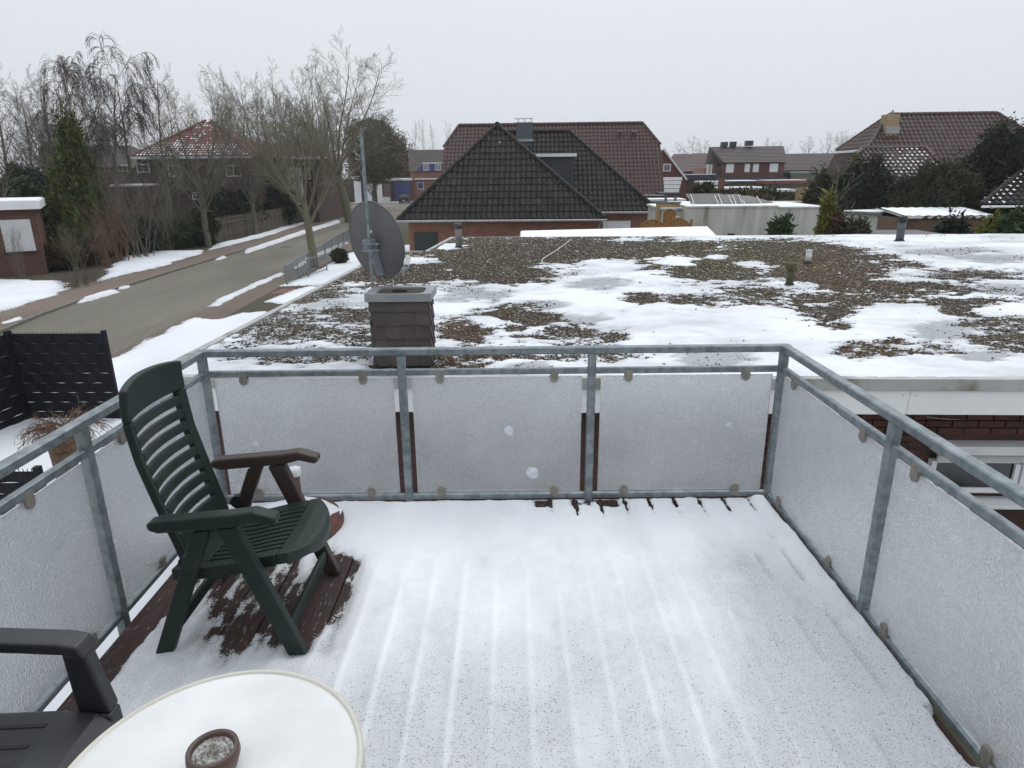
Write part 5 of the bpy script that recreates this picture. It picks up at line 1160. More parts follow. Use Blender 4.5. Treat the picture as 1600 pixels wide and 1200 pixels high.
# tilted black collectors on the garage roof
for i, (a, b, c_, d_) in enumerate(((1080, 1130, 304, 319), (1118, 1152, 305, 320), (1140, 1162, 305, 320), (1160, 1192, 307, 322))):
    t = thing('solar_collector', ['black roll-like solar collector at the gate end of the garage roof', 'black solar collector between two white struts, second from the gate end', 'narrow black solar collector, third from the gate end', 'black solar collector sloping down at the far end of its row'][i], 'collector', fg.p(fg.u(a, 320, 1.6), 1.6, ZG+.1), 'collectors on the garage roof')
    u0, u1 = fg.u(a, 320, 1.6), fg.u(b, 320, 1.6); z0, z1 = ZG+.13, fg.z(a, c_, 2.2)
    sk = .5 if i == 3 else 0
    MB().prism([fg.p(u0, 1.5+.03*i, z0), fg.p(u1+sk, 1.5+.03*i, z0), fg.p(u1-sk, 2.2+.03*i, z1), fg.p(u0-.2, 2.2+.03*i, z1)], (0, .05, .04)).build('absorber', collector_m, t)
    for u in (u0+.1, u1-.1): MB().beam(fg.p(u, 1.44+.03*i, z0-.02), fg.p(u-.06, 2.1+.03*i, z1), .035, .03).build('strut', metal_w, t); MB().beam(fg.p(u, 2.3, z0-.02), fg.p(u-.06, 2.2+.03*i, z1-.05), .035, .03).build('strut', metal_w, t)
# wooden gate with arched panels
fy = Frame(ony(1010, 340, 31.5), HA)
gate = thing('arched_wooden_gate', 'ochre stained wooden fence with arched tops next to the concrete garage', 'fence', fy.p(1.2, 0, G))
for i, (a, b, zt_) in enumerate(((1000, 1039, 343), (1040, 1079, 341), (1038, 1056, 329))):
    u0, u1 = fy.u(a, 350, .02*i), fy.u(b, 350, .02*i); zl_ = fy.z(1040, 352 if i < 2 else 336, 0); zh = fy.z(1040, zt_, 0); n = 7 if i < 2 else 4
    dd = .0 if i < 2 else 1.2
    if i == 2: u0, u1 = fy.u(1036, 340, 1.2), fy.u(1056, 340, 1.2)
    for k in range(n):
        s0, s1 = k/n, (k+1)/n; h = [zl_+(zh-zl_)*math.sin(math.pi*s) for s in (s0, s1)]
        MB().prism([fy.p(u0+(u1-u0)*s0+.005, dd, G), fy.p(u0+(u1-u0)*s1-.005, dd, G), fy.p(u0+(u1-u0)*s1-.005, dd, h[1]), fy.p(u0+(u1-u0)*s0+.005, dd, h[0])], fy.W*.03).build('board', wood_gate, gate)
    MB().tube([fy.p(u0+(u1-u0)*s, dd-.01, zl_+(zh-zl_)*math.sin(math.pi*s)) for s in np.linspace(0, 1, 11)], .03, 6).build('arch_rail', wood_gate, gate)
fy.box(fy.u(1078, 350, 0), fy.u(1081, 350, 0)+.03, -.02, .08, G, fy.z(1080, 343, 0)).build('post', wood_gate, gate)
yb = thing('yellow_brick_wall', 'yellow brick garden wall behind the ochre gate', 'wall', fy.p(1, 3, G)); fy.box(fy.u(1026, 330, 2.6), fy.u(1062, 330, 2.6), 2.6, 2.9, G, fy.z(1040, 318, 2.6)).build('wall', brick_yel, yb)
fy.box(fy.u(1026, 330, 2.6)-.05, fy.u(1062, 330, 2.6)+.05, 2.55, 2.95, fy.z(1040, 318, 2.6)+.001, fy.z(1040, 318, 2.6)+.07).build('coping', kerb_m, yb)
# balcony with white corrugated screen beyond
fz = Frame(ony(1040, 300, 46), HA)
bal = thing('raised_terrace', 'raised terrace with white panelled screen beside the red-brown roof', 'terrace', fz.p(.6, 1, G))
s0, s1 = fz.u(1036, 290, 0), fz.u(1064, 290, 0)
for k in range(4):
    za_, zb_ = fz.z(1050, 300-k*6, 0), fz.z(1050, 300-(k+1)*6+.8, 0); fz.box(s0+.1-.03*k, s1-.1+.05*k, 0, .05, za_, zb_).build('screen_panel', white_m, bal)
fz.box(s0-.2, s1, -.1, 2, fz.z(1050, 304, 0), fz.z(1050, 301, 0)).build('floor', clad_m, bal)
for x in (1039, 1054): u = fz.u(x, 310, 0); fz.box(u, u+.15, .05, .2, G, fz.z(1050, 304.2, 0)).build('post', pipe_m, bal)
fz.box(s0-.6, s1+.9, 2.5, 5, fz.z(1050, 314, 2.5), fz.z(1050, 311, 2.5)).build('lower_roof', snow_m, bal)
# flat-roofed shed right of the garages
fs_ = Frame(ony(1400, 340, 30.5), HA)
shed = thing('flat_roof_shed', 'open-sided wooden shed with a wide snow-covered flat roof', 'shed', fs_.p(0, 2, G))
q = [fs_.px(1316, 327, 1.6), fs_.px(1378, 336, 0), fs_.px(1473, 330, 1.3), fs_.px(1418, 322, 3.6)]; zsh = np.mean([p[2] for p in q]); q = [A3(p[0], p[1], zsh) for p in q]
MB().prism([p-A3(0, 0, .16) for p in q], (0, 0, .13)).build('roof_slab', kerb_m, shed); cq = sum(q)/4
MB().prism([cq+(p-cq)*.97-A3(0, 0, .029) for p in q], (0, 0, .05)).build('snow_layer', snow_m, shed, bevel=.02)
MB().prism([cq+(q[0]-cq)*.95-A3(0, 0, .165+2.3), cq+(q[1]-cq)*.95-A3(0, 0, .165+2.3), cq+(q[1]-cq)*.95-A3(0, 0, .165), cq+(q[0]-cq)*.95-A3(0, 0, .165)], (.05, .05, 0)).build('side_wall', conc_m, shed)
for k in (1, 2, 3): p = cq+(q[k]-cq)*.9; MB().box((p[0]-.06, p[1]-.06, G), (p[0]+.06, p[1]+.06, zsh-.165)).build('post', wood_old, shed)
fs_.box(fs_.u(1382, 345, 1.5), fs_.u(1420, 345, 1.5), 1.5, 1.6, fs_.z(1400, 356, 1.5), fs_.z(1400, 341, 1.5)).build('window', glass_dark, shed)
# brick outbuilding with corrugated roof
fo = Frame(ony(1405, 350, 28.5), HA)
ob = thing('brick_outbuilding', 'long low brown brick outbuilding with snow on its corrugated roof', 'outbuilding', fo.p(2, 1, G))
o0, o1 = fo.u(1412, 350, 0), fo.u(1560, 350, 0); zo = fo.z(1480, 341, 0)
fo.box(o0, o1, 0, 2.4, G, zo).build('wall', brick_mat('brown_brick_wall', (.15, .085, .06), (.12, .068, .05), (.12, .09, .07)), ob)
V = []; Fs = []; n = int((o1-o0)/.09)
for j, d_ in ((0, -.15), (1, 2.5)):
    for k in range(n+1): V.append(fo.p(o0-.1+(o1-o0+.2)*k/n, d_, zo+.03+.25*j+.035*math.sin(k*math.pi/2*1.0+.3)))
for k in range(n): Fs.append((k, k+1, n+2+k, n+1+k))
MB().add(V, Fs).build('corrugated_roof', mat('fibre_cement', (.25, .24, .23), (.18, .175, .165), scale=4, rough=.9), ob)
V2 = [(a, b, c+.03) for a, b, c in V]; V2 = [fo.p(o0+.1+(o1-o0-.2)*k/n, d_, zo+.075+.25*j+.012*math.sin(k*1.3)) for j, d_ in ((.12, .15), (1, 2.4)) for k in range(n+1)]
MB().add(V2, Fs).build('snow_layer', snow_m, ob)
fo.box(fo.u(1406, 345, -.3), fo.u(1440, 345, -.3), -.3, -.2, fo.z(1420, 341.5, -.3), fo.z(1420, 338, -.3)).build('lean_to_edge', metal_w, ob)
# grey low roof just behind the bungalow
fl = Frame(ony(1440, 366, 24.5), HA)
lr = thing('felt_lean_to', 'dark felt lean-to roof just behind the bungalow roof edge', 'lean-to', fl.p(0, 0, G)); fl.box(fl.u(1345, 368, 0), fl.u(1482, 368, 0), 0, 2.2, fl.z(1400, 368, 0)-.1, fl.z(1400, 367, 0)).build('roof', mat('grey_felt', (.16, .16, .16), (.12, .12, .12), scale=3, rough=.9), lr)
fl.box(fl.u(1350, 368, .2), fl.u(1478, 368, .2), .2, 2.0, G, fl.z(1400, 368, 0)-.101).build('wall', brick_red, lr)

# ------------------------------------------------------------------ far houses on the right
def far_house(name, label, px0, px1, py_eave, py_ridge, Y, base_m, roof_m, depth=8, wins=(), gable=False, chim=(), ridge_px=None, ang=HA, group=None, win_y=None):
    f = Frame(ony((px0+px1)/2, 300, Y), ang); u0, u1 = f.u(px0, py_eave, 0), f.u(px1, py_eave, 0); ze = f.z((px0+px1)/2, py_eave, 0)
    h = thing(name, label, 'house', f.p((u0+u1)/2, depth/2, G), group)
    r0, r1 = ridge_px or (px0, px1); R0_, R1_ = f.px(r0, py_ridge, depth/2), f.px(r1, py_ridge, depth/2); zr_ = (R0_[2]+R1_[2])/2; a0_, a1_ = (R0_-f.O)@f.U, (R1_-f.O)@f.U
    P = [f.p(u0, 0, ze), f.p(u1, 0, ze), f.p(a1_, depth/2, zr_), f.p(a0_, depth/2, zr_)]
    shell('roof', h, roof_m, [q+dn_ for q in P+[f.p(u0, depth, ze), f.p(u1, depth, ze)]], [(0, 1, 2, 3), (1, 5, 2), (0, 3, 4), (5, 4, 3, 2), (0, 4, 5, 1)])
    roof_tiles(h, P, roof_m, w=.45, l=.42, flat=True)
    f.box(u0+.2, u1-.2, .3, depth-.3, G, ze-.04).build('wall', base_m, h)
    for (a, b, c, d, fm, pm) in wins: window_at(h, f, f.u(a, c, .3), f.u(b, c, .3), f.z(a, d, .3), f.z(a, c, .3), .3, fm, pm)
    for (a, b, c, d, m_) in chim:
        o = f.box(f.u(a, c, depth/2), f.u(b, c, depth/2), depth/2-.4, depth/2+.4, f.z(a, d, depth/2), f.z(a, c, depth/2)).build('chimney', m_, h)
    return h, f
SH = shutter_m
dh, fd = far_house('terraced_house', 'brick house with dark roof and four white shuttered windows', 1131, 1230, 254, 229, 78, brick_red, tile_far, 9, ridge_px=(1108, 1224), wins=[(1135, 1147, 256, 270, metal_w, SH), (1164, 1172, 256, 269, metal_w, SH), (1177, 1186, 256, 269, metal_w, SH), (1203, 1216, 255.5, 269, metal_w, SH)], chim=[(1127, 1136.5, 222, 229, clad_m), (1141, 1150, 221.5, 229, clad_m), (1165, 1176, 220, 228, clad_m)])
gw = MB().add([fd.p(fd.u(1131, 254, .3), .3, G), fd.p(fd.u(1131, 254, .3), 8.7, G), fd.p(fd.u(1131, 254, .3), 8.7, fd.z(1131, 254, 0)), fd.p(fd.u(1109, 232, 4.5), 4.5, fd.z(1109, 231, 4.5))], [(0, 1, 2, 3)])
fd.box(fd.u(1101, 258, 2), fd.u(1130, 258, 2), 2, 8, G, fd.z(1110, 262, 2)).build('side_wall', brick_pale, dh)
for a, b in ((1104, 1108), (1109.5, 1113)): window_at(dh, fd, fd.u(a, 260, 2), fd.u(b, 260, 2), fd.z(a, 272, 2), fd.z(a, 257, 2), 2, metal_w, SH)
shell('side_roof', dh, tile_far, [fd.p(fd.u(1116, 280, 1.2), 1.2, fd.z(1116, 280, 1.2)), fd.p(fd.u(1132, 280, 1.2), 1.2, fd.z(1132, 278, 1.2)), fd.p(fd.u(1120, 236, 4), 4, fd.z(1120, 234, 4)), fd.p(fd.u(1112, 236, 4), 4, fd.z(1112, 234, 4))], [(0, 1, 2, 3)])
fd.box(fd.u(1131, 276, -.3), fd.u(1226, 276, -.3), -1.2, .2, fd.z(1180, 280, -.3), fd.z(1180, 277, -.3)).build('canopy', clad_m, dh)
far_house('terrace_row', 'long low terrace with dark roof behind the shuttered brick house', 1228, 1305, 266, 240, 105, brick_dark, tile_far, 9)
far_house('red_terrace_house', 'red-roofed terrace house with skylights left of the shuttered house', 1070, 1108, 268, 240, 92, brick_red, tile_rd2, 9, ridge_px=(1084, 1112))
far_house('distant_red_roof', 'distant house with red roof in the gap beyond the terraces', 1052, 1090, 262, 241, 120, brick_red, tile_rd, 9)
hh, fh = far_house('side_gabled_house', 'red-brown gabled house with one white window past the long roof', 1034, 1072, 283, 283, 64, brick_red, tile_rd, .5)
gm_ = mat('red_brown_cladding', (.14, .05, .045), (.11, .042, .038), scale=2, rough=.8)
MB().prism([fh.p(fh.u(1000, 300, 0), 0, G), fh.p(fh.u(1072, 300, 0), 0, G), fh.p(fh.u(1072, 279, 0), 0, fh.z(1072, 279, 0)), fh.p(fh.u(1036, 234, 0), 0, fh.z(1036, 234, 0)), fh.p(fh.u(1000, 279, 0), 0, fh.z(1000, 279, 0))], fh.W*8).build('gable', gm_, hh)
MB().beam(fh.p(fh.u(1073, 281, 0), -.1, fh.z(1073, 281, 0)), fh.p(fh.u(1036, 232, 0), -.1, fh.z(1036, 232, 0)), .2, .16).build('verge_board', metal_w, hh)
window_at(hh, fh, fh.u(1036, 262, 0), fh.u(1048, 262, 0), fh.z(1040, 268, 0), fh.z(1040, 256, 0), -.02, metal_w, pipe_m)
# jumble of low roofs between the garages and the shuttered house
def low_roof(name, label, cat, a, b, top, thick, Y, roof_m, wall_m, dep=3, snow=True):
    f = Frame(ony((a+b)/2, top, Y), HA); t = thing(name, label, cat, f.p(0, dep/2, G)); z1 = f.z((a+b)/2, top, 0); z0 = f.z((a+b)/2, top+thick, 0); u0, u1 = f.u(a, top, 0), f.u(b, top, 0)
    f.box(u0, u1, 0, dep, z0, z1).build('roof_edge', roof_m, t); f.box(u0+.15, u1-.15, .15, dep-.1, G, z0-.001).build('wall', wall_m, t)
    if snow: f.box(u0+.08, u1-.08, .08, dep-.08, z1+.001, z1+.06).build('snow_layer', snow_m, t)
    return t, f
red_edge = mat('red_edge', (.19, .055, .045), rough=.7)
low_roof('carport', 'carport with red roof edge in front of the shuttered house', 'carport', 1197, 1262, 282, 5, 66, red_edge, wood_old)
low_roof('long_carport', 'long snowy carport roof in front of the shuttered house', 'carport', 1140, 1196, 283, 4, 70, clad_m, wood_old, 6)
low_roof('small_garage', 'small snowy flat garage roof left of the brick chimney stack', 'garage', 1095, 1125, 284, 5, 62, metal_w, brick_pale)
low_roof('garden_shed', 'green-edged shed roof beside the dark shrubs', 'shed', 1235, 1285, 269, 4, 80, mat('green_edge', (.07, .11, .08), rough=.7), wood_old)
low_roof('low_workshop', 'dark low workshop with snow streaks on top', 'shed', 1070, 1120, 273, 7, 70, clad_m, brick_dark)
low_roof('snowy_hut', 'pale hut with tilted snowy roof near the dark shrubs', 'shed', 1222, 1246, 297, 3, 50, metal_w, wood_old, 2.2)
low_roof('glass_lean_to', 'grey corrugated lean-to behind the garage roof', 'shed', 1190, 1262, 316, 2.5, 39.5, mat('grey_corrugate', (.3, .32, .32), (.25, .26, .26), scale=4, rough=.7), conc_m, 2, False)
low_roof('snowy_flat_roof', 'low wide snowy roof in the gardens behind the garages', 'shed', 1120, 1205, 294, 3, 56, metal_w, wood_old, 4)
f_ = Frame(ony(1128, 290, 52), HA); bc = thing('brick_chimney_stack', 'free brick chimney stack rising between the garden roofs', 'chimney', f_.p(0, .4, G)); f_.box(f_.u(1124, 290, 0), f_.u(1132, 290, 0), 0, .45, G, f_.z(1128, 277, 0)).build('shaft', brick_pale, bc); f_.box(f_.u(1123.5, 290, 0), f_.u(1132.5, 290, 0), -.03, .48, f_.z(1128, 277, 0)+.001, f_.z(1128, 276, 0)).build('cap', clad_m, bc)

# ------------------------------------------------------------------ left: hipped red roof behind the trees
lh, fl2 = far_house('red_hipped_house', 'two-storey house with red pyramid roof and snow at the eaves behind bare trees', 207, 392, 244, 190, 62, brick_dark, tile_vrd, 11, ridge_px=(322, 330))
def sn_l(p): a, b = proj_px(p[0], p[1], p[2]); return .97 if b > 224 else .22
P = [fl2.p(fl2.u(207, 244, 0), 0, fl2.z(300, 244, 0)+.04), fl2.p(fl2.u(392, 244, 0), 0, fl2.z(300, 244, 0)+.04), fl2.px(330, 190, 5.5)+A3(0, 0, .04), fl2.px(322, 190, 5.5)+A3(0, 0, .04)]
roof_tiles(lh, P, tile_vrd, w=.3, l=.4, snow=sn_l, flat=True)
MB().beam(fl2.p(fl2.u(205, 246, -.1), -.1, fl2.z(300, 246, 0)), fl2.p(fl2.u(394, 246, -.1), -.1, fl2.z(300, 246, 0)), .1, .22).build('eave_board', metal_w, lh)
for i, j in ((1, 2), (0, 3)): ridge(lh, P[i]+A3(0, 0, .05), P[j]+A3(0, 0, .05), tile_vrd, .14, .4)
for (a, b, c, d) in ((178+35, 198+35, 256, 270), (262, 282, 258, 276), (352, 375, 258, 276), (300, 312, 300, 312)): window_at(lh, fl2, fl2.u(a, c, .3), fl2.u(b, c, .3), fl2.z(a, d, .3), fl2.z(a, c, .3), .3, metal_w, glass_dark, 1)
lh2, fl3 = far_house('snowy_eaved_house', 'house with snow-covered low roof right of the red pyramid roof', 396, 492, 247, 224, 70, brick_dark, tile_vrd, 10, wins=[(430, 440, 262, 278, metal_w, glass_dark), (476, 484, 262, 280, metal_w, glass_dark)])
fl3.box(fl3.u(398, 252, .25), fl3.u(470, 252, .25), .22, .28, fl3.z(430, 320, .25), fl3.z(430, 262, .25)).build('rendered_wall', white_m, lh2)
fl3.box(fl3.u(394, 246, 0), fl3.u(494, 246, 0), -.05, 3, fl3.z(440, 248, 0)-.05, fl3.z(440, 246, 0)+.1).build('snow_layer', snow_m, lh2)
gh, fgh = far_house('grey_roofed_house', 'house with grey roof and white window left of the red pyramid roof', 60, 205, 262, 228, 74, brick_dark, tile_far, 10, wins=[(178, 186, 255+2, 268, metal_w, glass_dark), (189, 199, 257, 268, metal_w, glass_dark)])
low_roof('hidden_garage', 'garage with a white snowy roof edge in the thicket', 'garage', 170, 208, 289, 2.6, 58, metal_w, brick_dark, 4)
# ------------------------------------------------------------------ houses at the end of the road
bh, fbh = far_house('blue_clad_house', 'brick house with blue-clad dormer band at the end of the road', 639, 720, 268, 234, 130, brick_pale, tile_far, 10)
b0, b1 = fbh.u(650, 260, -.0), fbh.u(700, 260, 0)
dm = MB().prism([fbh.p(b0, -.1, fbh.z(660, 267.5, 0)), fbh.p(b1, -.1, fbh.z(660, 267.5, 0)), fbh.p(b1, -.1, fbh.z(660, 255, 0)), fbh.p(b0+1.4, -.1, fbh.z(660, 255, 0))], fbh.W*3).build('dormer', blue_m, bh)
for a, b in ((661.5, 670), (680, 689)): window_at(bh, fbh, fbh.u(a, 260, -.1), fbh.u(b, 260, -.1), fbh.z(a, 266.3, -.1), fbh.z(a, 257, -.1), -.11, metal_w, pipe_m, 1)
MB().beam(fbh.p(b0+1.2, -.2, fbh.z(660, 255, 0)), fbh.p(b1, -.2, fbh.z(660, 255, 0)), .15, .18).build('eave_board', metal_w, bh)
window_at(bh, fbh, fbh.u(652, 290, .3), fbh.u(662, 290, .3), fbh.z(655, 296, .3), fbh.z(655, 285, .3), .3, metal_w, blue_m); fbh.box(fbh.u(648, 279, -.2), fbh.u(700, 279, -.2), -.4, .2, fbh.z(660, 280.5, -.2), fbh.z(660, 278.5, -.2)).build('canopy', metal_w, bh)
def far_garage(name, label, a, b, top, Y, dm_, da, db, wall=brick_dark):
    t, f = low_roof(name, label, 'garage', a, b, top, 3, Y, metal_w, wall, 6); o = f.box(f.u(da, top, .1), f.u(db, top, .1), .08, .149, G, f.z(a, top+6, .1)).build('garage_door', dm_, t); return t
far_garage('blue_door_garage', 'garage with a blue door behind the parked dark car', 608, 641, 279, 128, blue_m, 615, 639)
far_garage('white_door_garage', 'garage with a white door at the road bend behind the street tree', 566, 600, 281, 122, white_m, 571, 596)
far_garage('double_garage', 'long dark garage with snow along its roof beyond the street trees', 515, 573, 277, 126, white_m, 552, 563)
fcb = A3(ony(606, 300, 119)[0], 119, G); tb2 = thing('cable_cabinet', 'pale grey street cable cabinet beside the white garage door', 'cabinet', fcb); MB().box((fcb[0]-.9, fcb[1]-.3, G), (fcb[0]+.3, fcb[1]+.3, G+1.1)).build('housing', metal_w, tb2, bevel=.03); MB().box((fcb[0]-.92, fcb[1]-.32, G+1.1), (fcb[0]+.32, fcb[1]+.32, G+1.16)).build('lid', kerb_m, tb2)
# parked car seen from behind
c0 = A3(ony(630, 300, 118)[0], 118, G)
car = thing('parked_car', 'dark hatchback parked in front of the blue garage door', 'car', c0)
def cbx(n, pts, m, par=car, d=None):
    return MB().add([c0+A3(*p) for p in pts], [(0, 1, 2, 3), (7, 6, 5, 4), (0, 4, 5, 1), (1, 5, 6, 2), (2, 6, 7, 3), (3, 7, 4, 0)]).build(n, m, par, bevel=.06)
body = cbx('body', [(-.88, 0, .25), (.88, 0, .25), (.88, 0, .95), (-.88, 0, .95), (-.88, 4.1, .25), (.88, 4.1, .25), (.84, 4.1, .75), (-.84, 4.1, .75)], carpaint)
cbx('cabin', [(-.86, .05, .94), (.86, .05, .94), (.64, .45, 1.5), (-.64, .45, 1.5), (-.84, 3.0, .9), (.84, 3.0, .9), (.62, 2.2, 1.5), (-.62, 2.2, 1.5)], carpaint)
cbx('rear_window', [(-.68, .05, 1.0), (.68, .05, 1.0), (.55, .38, 1.44), (-.55, .38, 1.44), (-.68, .2, 1.0), (.68, .2, 1.0), (.55, .5, 1.44), (-.55, .5, 1.44)], glass_dark)
for s_ in (-1, 1):
    MB().box((c0[0]+s_*.74-.1, c0[1]-.03, G+.68), (c0[0]+s_*.74+.1, c0[1]+.05, G+.92)).build('tail_light', mat('tail_light_red', (.25, .02, .02), rough=.2) if s_ < 0 else MATS['tail_light_red'], car)
    for y in (.75, 3.3):
        w_ = MB().tube([c0+A3(s_*.9, y, .31), c0+A3(s_*.7, y, .31)], .31, 16).build('wheel', rubber_m, car); MB().tube([c0+A3(s_*.912, y, .31), c0+A3(s_*.90, y, .31)], .19, 12).build('rim', pipe_m, w_)
MB().box((c0[0]-.26, c0[1]-.035, G+.5), (c0[0]+.26, c0[1]-.005, G+.61)).build('number_plate', white_m, car); MB().box((c0[0]-.86, c0[1]-.06, G+.28), (c0[0]+.86, c0[1]-.01, G+.46)).build('bumper', rubber_m, car, bevel=.03)

# ------------------------------------------------------------------ brick garage at the left edge
fk = Frame(onz(75, 428, G+.1), .55)
lg = thing('brick_garage', 'red brick garage with white snowy roof edge and closed white shutter', 'garage', fk.p(-3, 3, G))
ztp, zbt = fk.z(80, 313.5, -.3), fk.z(80, 326, -.3)
fk.box(-9, 0, 0, 6, G, zbt-.001).build('wall', brick_red, lg); fk.box(-9.3, .28, -.32, 6.3, zbt, ztp).build('roof_edge', fascia_m, lg); fk.box(-9.2, .2, -.24, 6.2, ztp+.001, ztp+.05).build('snow_layer', snow_m, lg)
s0, s1, s2, s3 = fk.u(2, 360, 0), fk.u(50, 360, 0), fk.z(30, 393, 0), fk.z(30, 343, 0)
w = fk.box(s0, s1, -.03, .02, s2, s3).build('shutter', shutter_m, lg)
for k in range(18): zz = s2+(s3-s2)*k/18; fk.box(s0+.03, s1-.03, -.045, -.031, zz+.008, zz+(s3-s2)/18-.006).build('shutter_slat', shutter_m, w)
fk.box(s0-.1, s1+.1, -.1, .02, s2-.08, s2-.002).build('sill', brick_m, lg)
# ================================================================== trees and plants
def tubes_np(polys, sides):
    """polys: list of (pts (n,3), radii (n)) -> V, F arrays, grouped by point count"""
    groups = {}
    for p, r in polys: groups.setdefault(len(p), []).append((p, r))
    Vs, Fs, nb = [], [], 0
    for n, L_ in groups.items():
        P = np.array([a for a, _ in L_]); R_ = np.array([b for _, b in L_]); B = len(L_)
        D = np.empty_like(P); D[:, 1:-1] = P[:, 2:]-P[:, :-2]; D[:, 0] = P[:, 1]-P[:, 0]; D[:, -1] = P[:, -1]-P[:, -2]
        D /= np.linalg.norm(D, axis=2, keepdims=True)+1e-9
        ref = np.where(np.abs(D[..., 2:3]) < .9, np.array([0, 0, 1.]), np.array([1., 0, 0])); a = np.cross(D, ref); a /= np.linalg.norm(a, axis=2, keepdims=True); b = np.cross(D, a)
        t = 2*np.pi*np.arange(sides)/sides
        V = P[:, :, None]+(a[:, :, None]*np.cos(t)[None, None, :, None]+b[:, :, None]*np.sin(t)[None, None, :, None])*R_[:, :, None, None]
        i = np.arange(n-1)[:, None]*sides; k = np.arange(sides)[None]
        q = np.stack([i+k, i+(k+1) % sides, i+sides+(k+1) % sides, i+sides+k], -1).reshape(-1, 4)
        Fs.append((q[None]+(np.arange(B)*n*sides)[:, None, None]).reshape(-1, 4)+nb); Vs.append(V.reshape(-1, 3)); nb += B*n*sides
    return np.concatenate(Vs), np.concatenate(Fs)
def grow(seed, spec):
    R_ = np.random.default_rng(seed); out = [[], []]
    L = spec['lv']
    def rec(p, d, length, rad, lv):
        s = L[lv]; n = s.get('seg', 5); pts = [p]; rr = [rad]; q = p.copy(); dirs = []
        for i in range(n):
            t = (i+1)/n
            d = unit(d+R_.normal(0, s['wob'], 3)+A3(0, 0, s.get('up', 0))+A3(0, 0, -s.get('droop', 0)*t)); q = q+d*length/n; pts.append(q); rr.append(max(rad*(1-s.get('tap', .75)*t), spec.get('min', .0006))); dirs.append(d)
        out[0 if lv <= spec.get('thick', 1) else 1].append((np.array(pts), np.array(rr)))
        if lv+1 < len(L):
            c = L[lv+1]; m = int(c['n']*(.8+.4*R_.random()))
            for j in range(m):
                t = c.get('t0', .25)+(1-c.get('t0', .25))*(j+R_.random())/m; t = min(t, .999); i = int(t*n); f = t*n-i
                b = pts[i]*(1-f)+pts[i+1]*f; dd = dirs[min(i, n-1)]; ax = unit(np.cross(dd, R_.normal(0, 1, 3))); an = math.radians(c['ang']*(.7+.6*R_.random()))
                if c.get('spin'): a0 = j*2.399+R_.random(); h = A3(math.cos(a0), math.sin(a0), 0); ax = unit(h-dd*(h@dd))
                nd = unit(dd*math.cos(an)+ax*math.sin(an)); rad_c = max(np.interp(t, [0, 1], [rad, rad*(1-s.get('tap', .75))])*c['r'], spec.get('min', .0006)*1.3)
                rec(b, nd, length*c['len']*(1.0-c.get('short', .45)*t)*(.75+.5*R_.random()), rad_c, lv+1)
    for k in range(spec.get('stems', 1)):
        a = R_.random()*6.28; lean = spec.get('lean', .03); rec(A3(*(R_.normal(0, spec.get('base', 0), 2)), 0), unit(A3(math.cos(a)*lean, math.sin(a)*lean, 1)), spec['h']*(.85+.3*R_.random() if spec.get('stems', 1) > 1 else 1), spec['r'], 0)
    return out
# unit trees: about 1 high
FAN = dict(h=.36, r=.027, lean=.02, thick=2, lv=[dict(wob=.03, tap=.3, seg=6), dict(n=13, t0=.55, ang=36, len=1.75, r=.36, wob=.055, up=.06, spin=1, short=.1, seg=8, tap=.85), dict(n=9, t0=.18, ang=36, len=.42, r=.45, wob=.09, up=.05, seg=6), dict(n=8, t0=.15, ang=38, len=.5, r=.42, wob=.10, up=.05, seg=4), dict(n=6, t0=.15, ang=42, len=.55, r=.55, wob=.12, up=.03, seg=3)])
OVAL = dict(h=.93, r=.016, lean=.03, thick=1, lv=[dict(wob=.03, tap=.9, seg=9), dict(n=26, t0=.2, ang=52, len=.42, r=.42, wob=.08, up=.07, spin=1, short=.62, seg=5, tap=.85), dict(n=7, t0=.15, ang=40, len=.5, r=.5, wob=.12, up=.04, seg=4), dict(n=6, t0=.1, ang=42, len=.5, r=.55, wob=.15, up=.03, seg=3)])
BIRCH = dict(min=.0008, h=.9, r=.014, lean=.05, thick=1, lv=[dict(wob=.05, tap=.85, seg=9), dict(n=15, t0=.3, ang=38, len=.42, r=.45, wob=.07, up=.05, droop=.25, spin=1, short=.35, seg=7, tap=.8), dict(n=16, t0=.25, ang=45, len=.55, r=.4, wob=.08, droop=.85, seg=6), dict(n=9, t0=.1, ang=28, len=.85, r=.6, wob=.06, droop=.85, seg=4)])
MULTI = dict(h=.95, r=.006, min=.0009, lean=.25, stems=17, base=.07, thick=0, lv=[dict(wob=.07, tap=.85, seg=6, up=.02), dict(n=8, t0=.15, ang=28, len=.45, r=.5, wob=.1, up=.08, seg=4), dict(n=6, t0=.1, ang=34, len=.45, r=.6, wob=.13, up=.06, seg=2)])
POPLAR = dict(min=.0012, h=.95, r=.011, lean=.03, thick=0, lv=[dict(wob=.03, tap=.9, seg=8), dict(n=26, t0=.15, ang=30, len=.32, r=.45, wob=.08, up=.08, spin=1, short=.5, seg=4, tap=.85), dict(n=6, t0=.1, ang=34, len=.5, r=.5, wob=.12, up=.06, seg=2)])
SAPL = dict(min=.0015, h=.9, r=.012, lean=.04, thick=0, lv=[dict(wob=.05, tap=.9, seg=8), dict(n=13, t0=.25, ang=50, len=.4, r=.45, wob=.1, up=.05, spin=1, short=.5, seg=4), dict(n=5, t0=.1, ang=40, len=.5, r=.6, wob=.14, seg=3)])
PROTO = {}
def proto(key, spec, seed):
    if (key, seed) not in PROTO:
        th, tw = grow(seed, spec); V0, F0 = tubes_np(th, 7); V1, F1 = tubes_np(tw, 3)
        zmx = np.percentile(V1[:, 2], 99.7); V0 = V0/zmx; V1 = V1/zmx
        PROTO[(key, seed)] = (mesh_np('trunk', V0, F0, None, True), mesh_np('crown', V1, F1, None, False))
    return PROTO[(key, seed)]
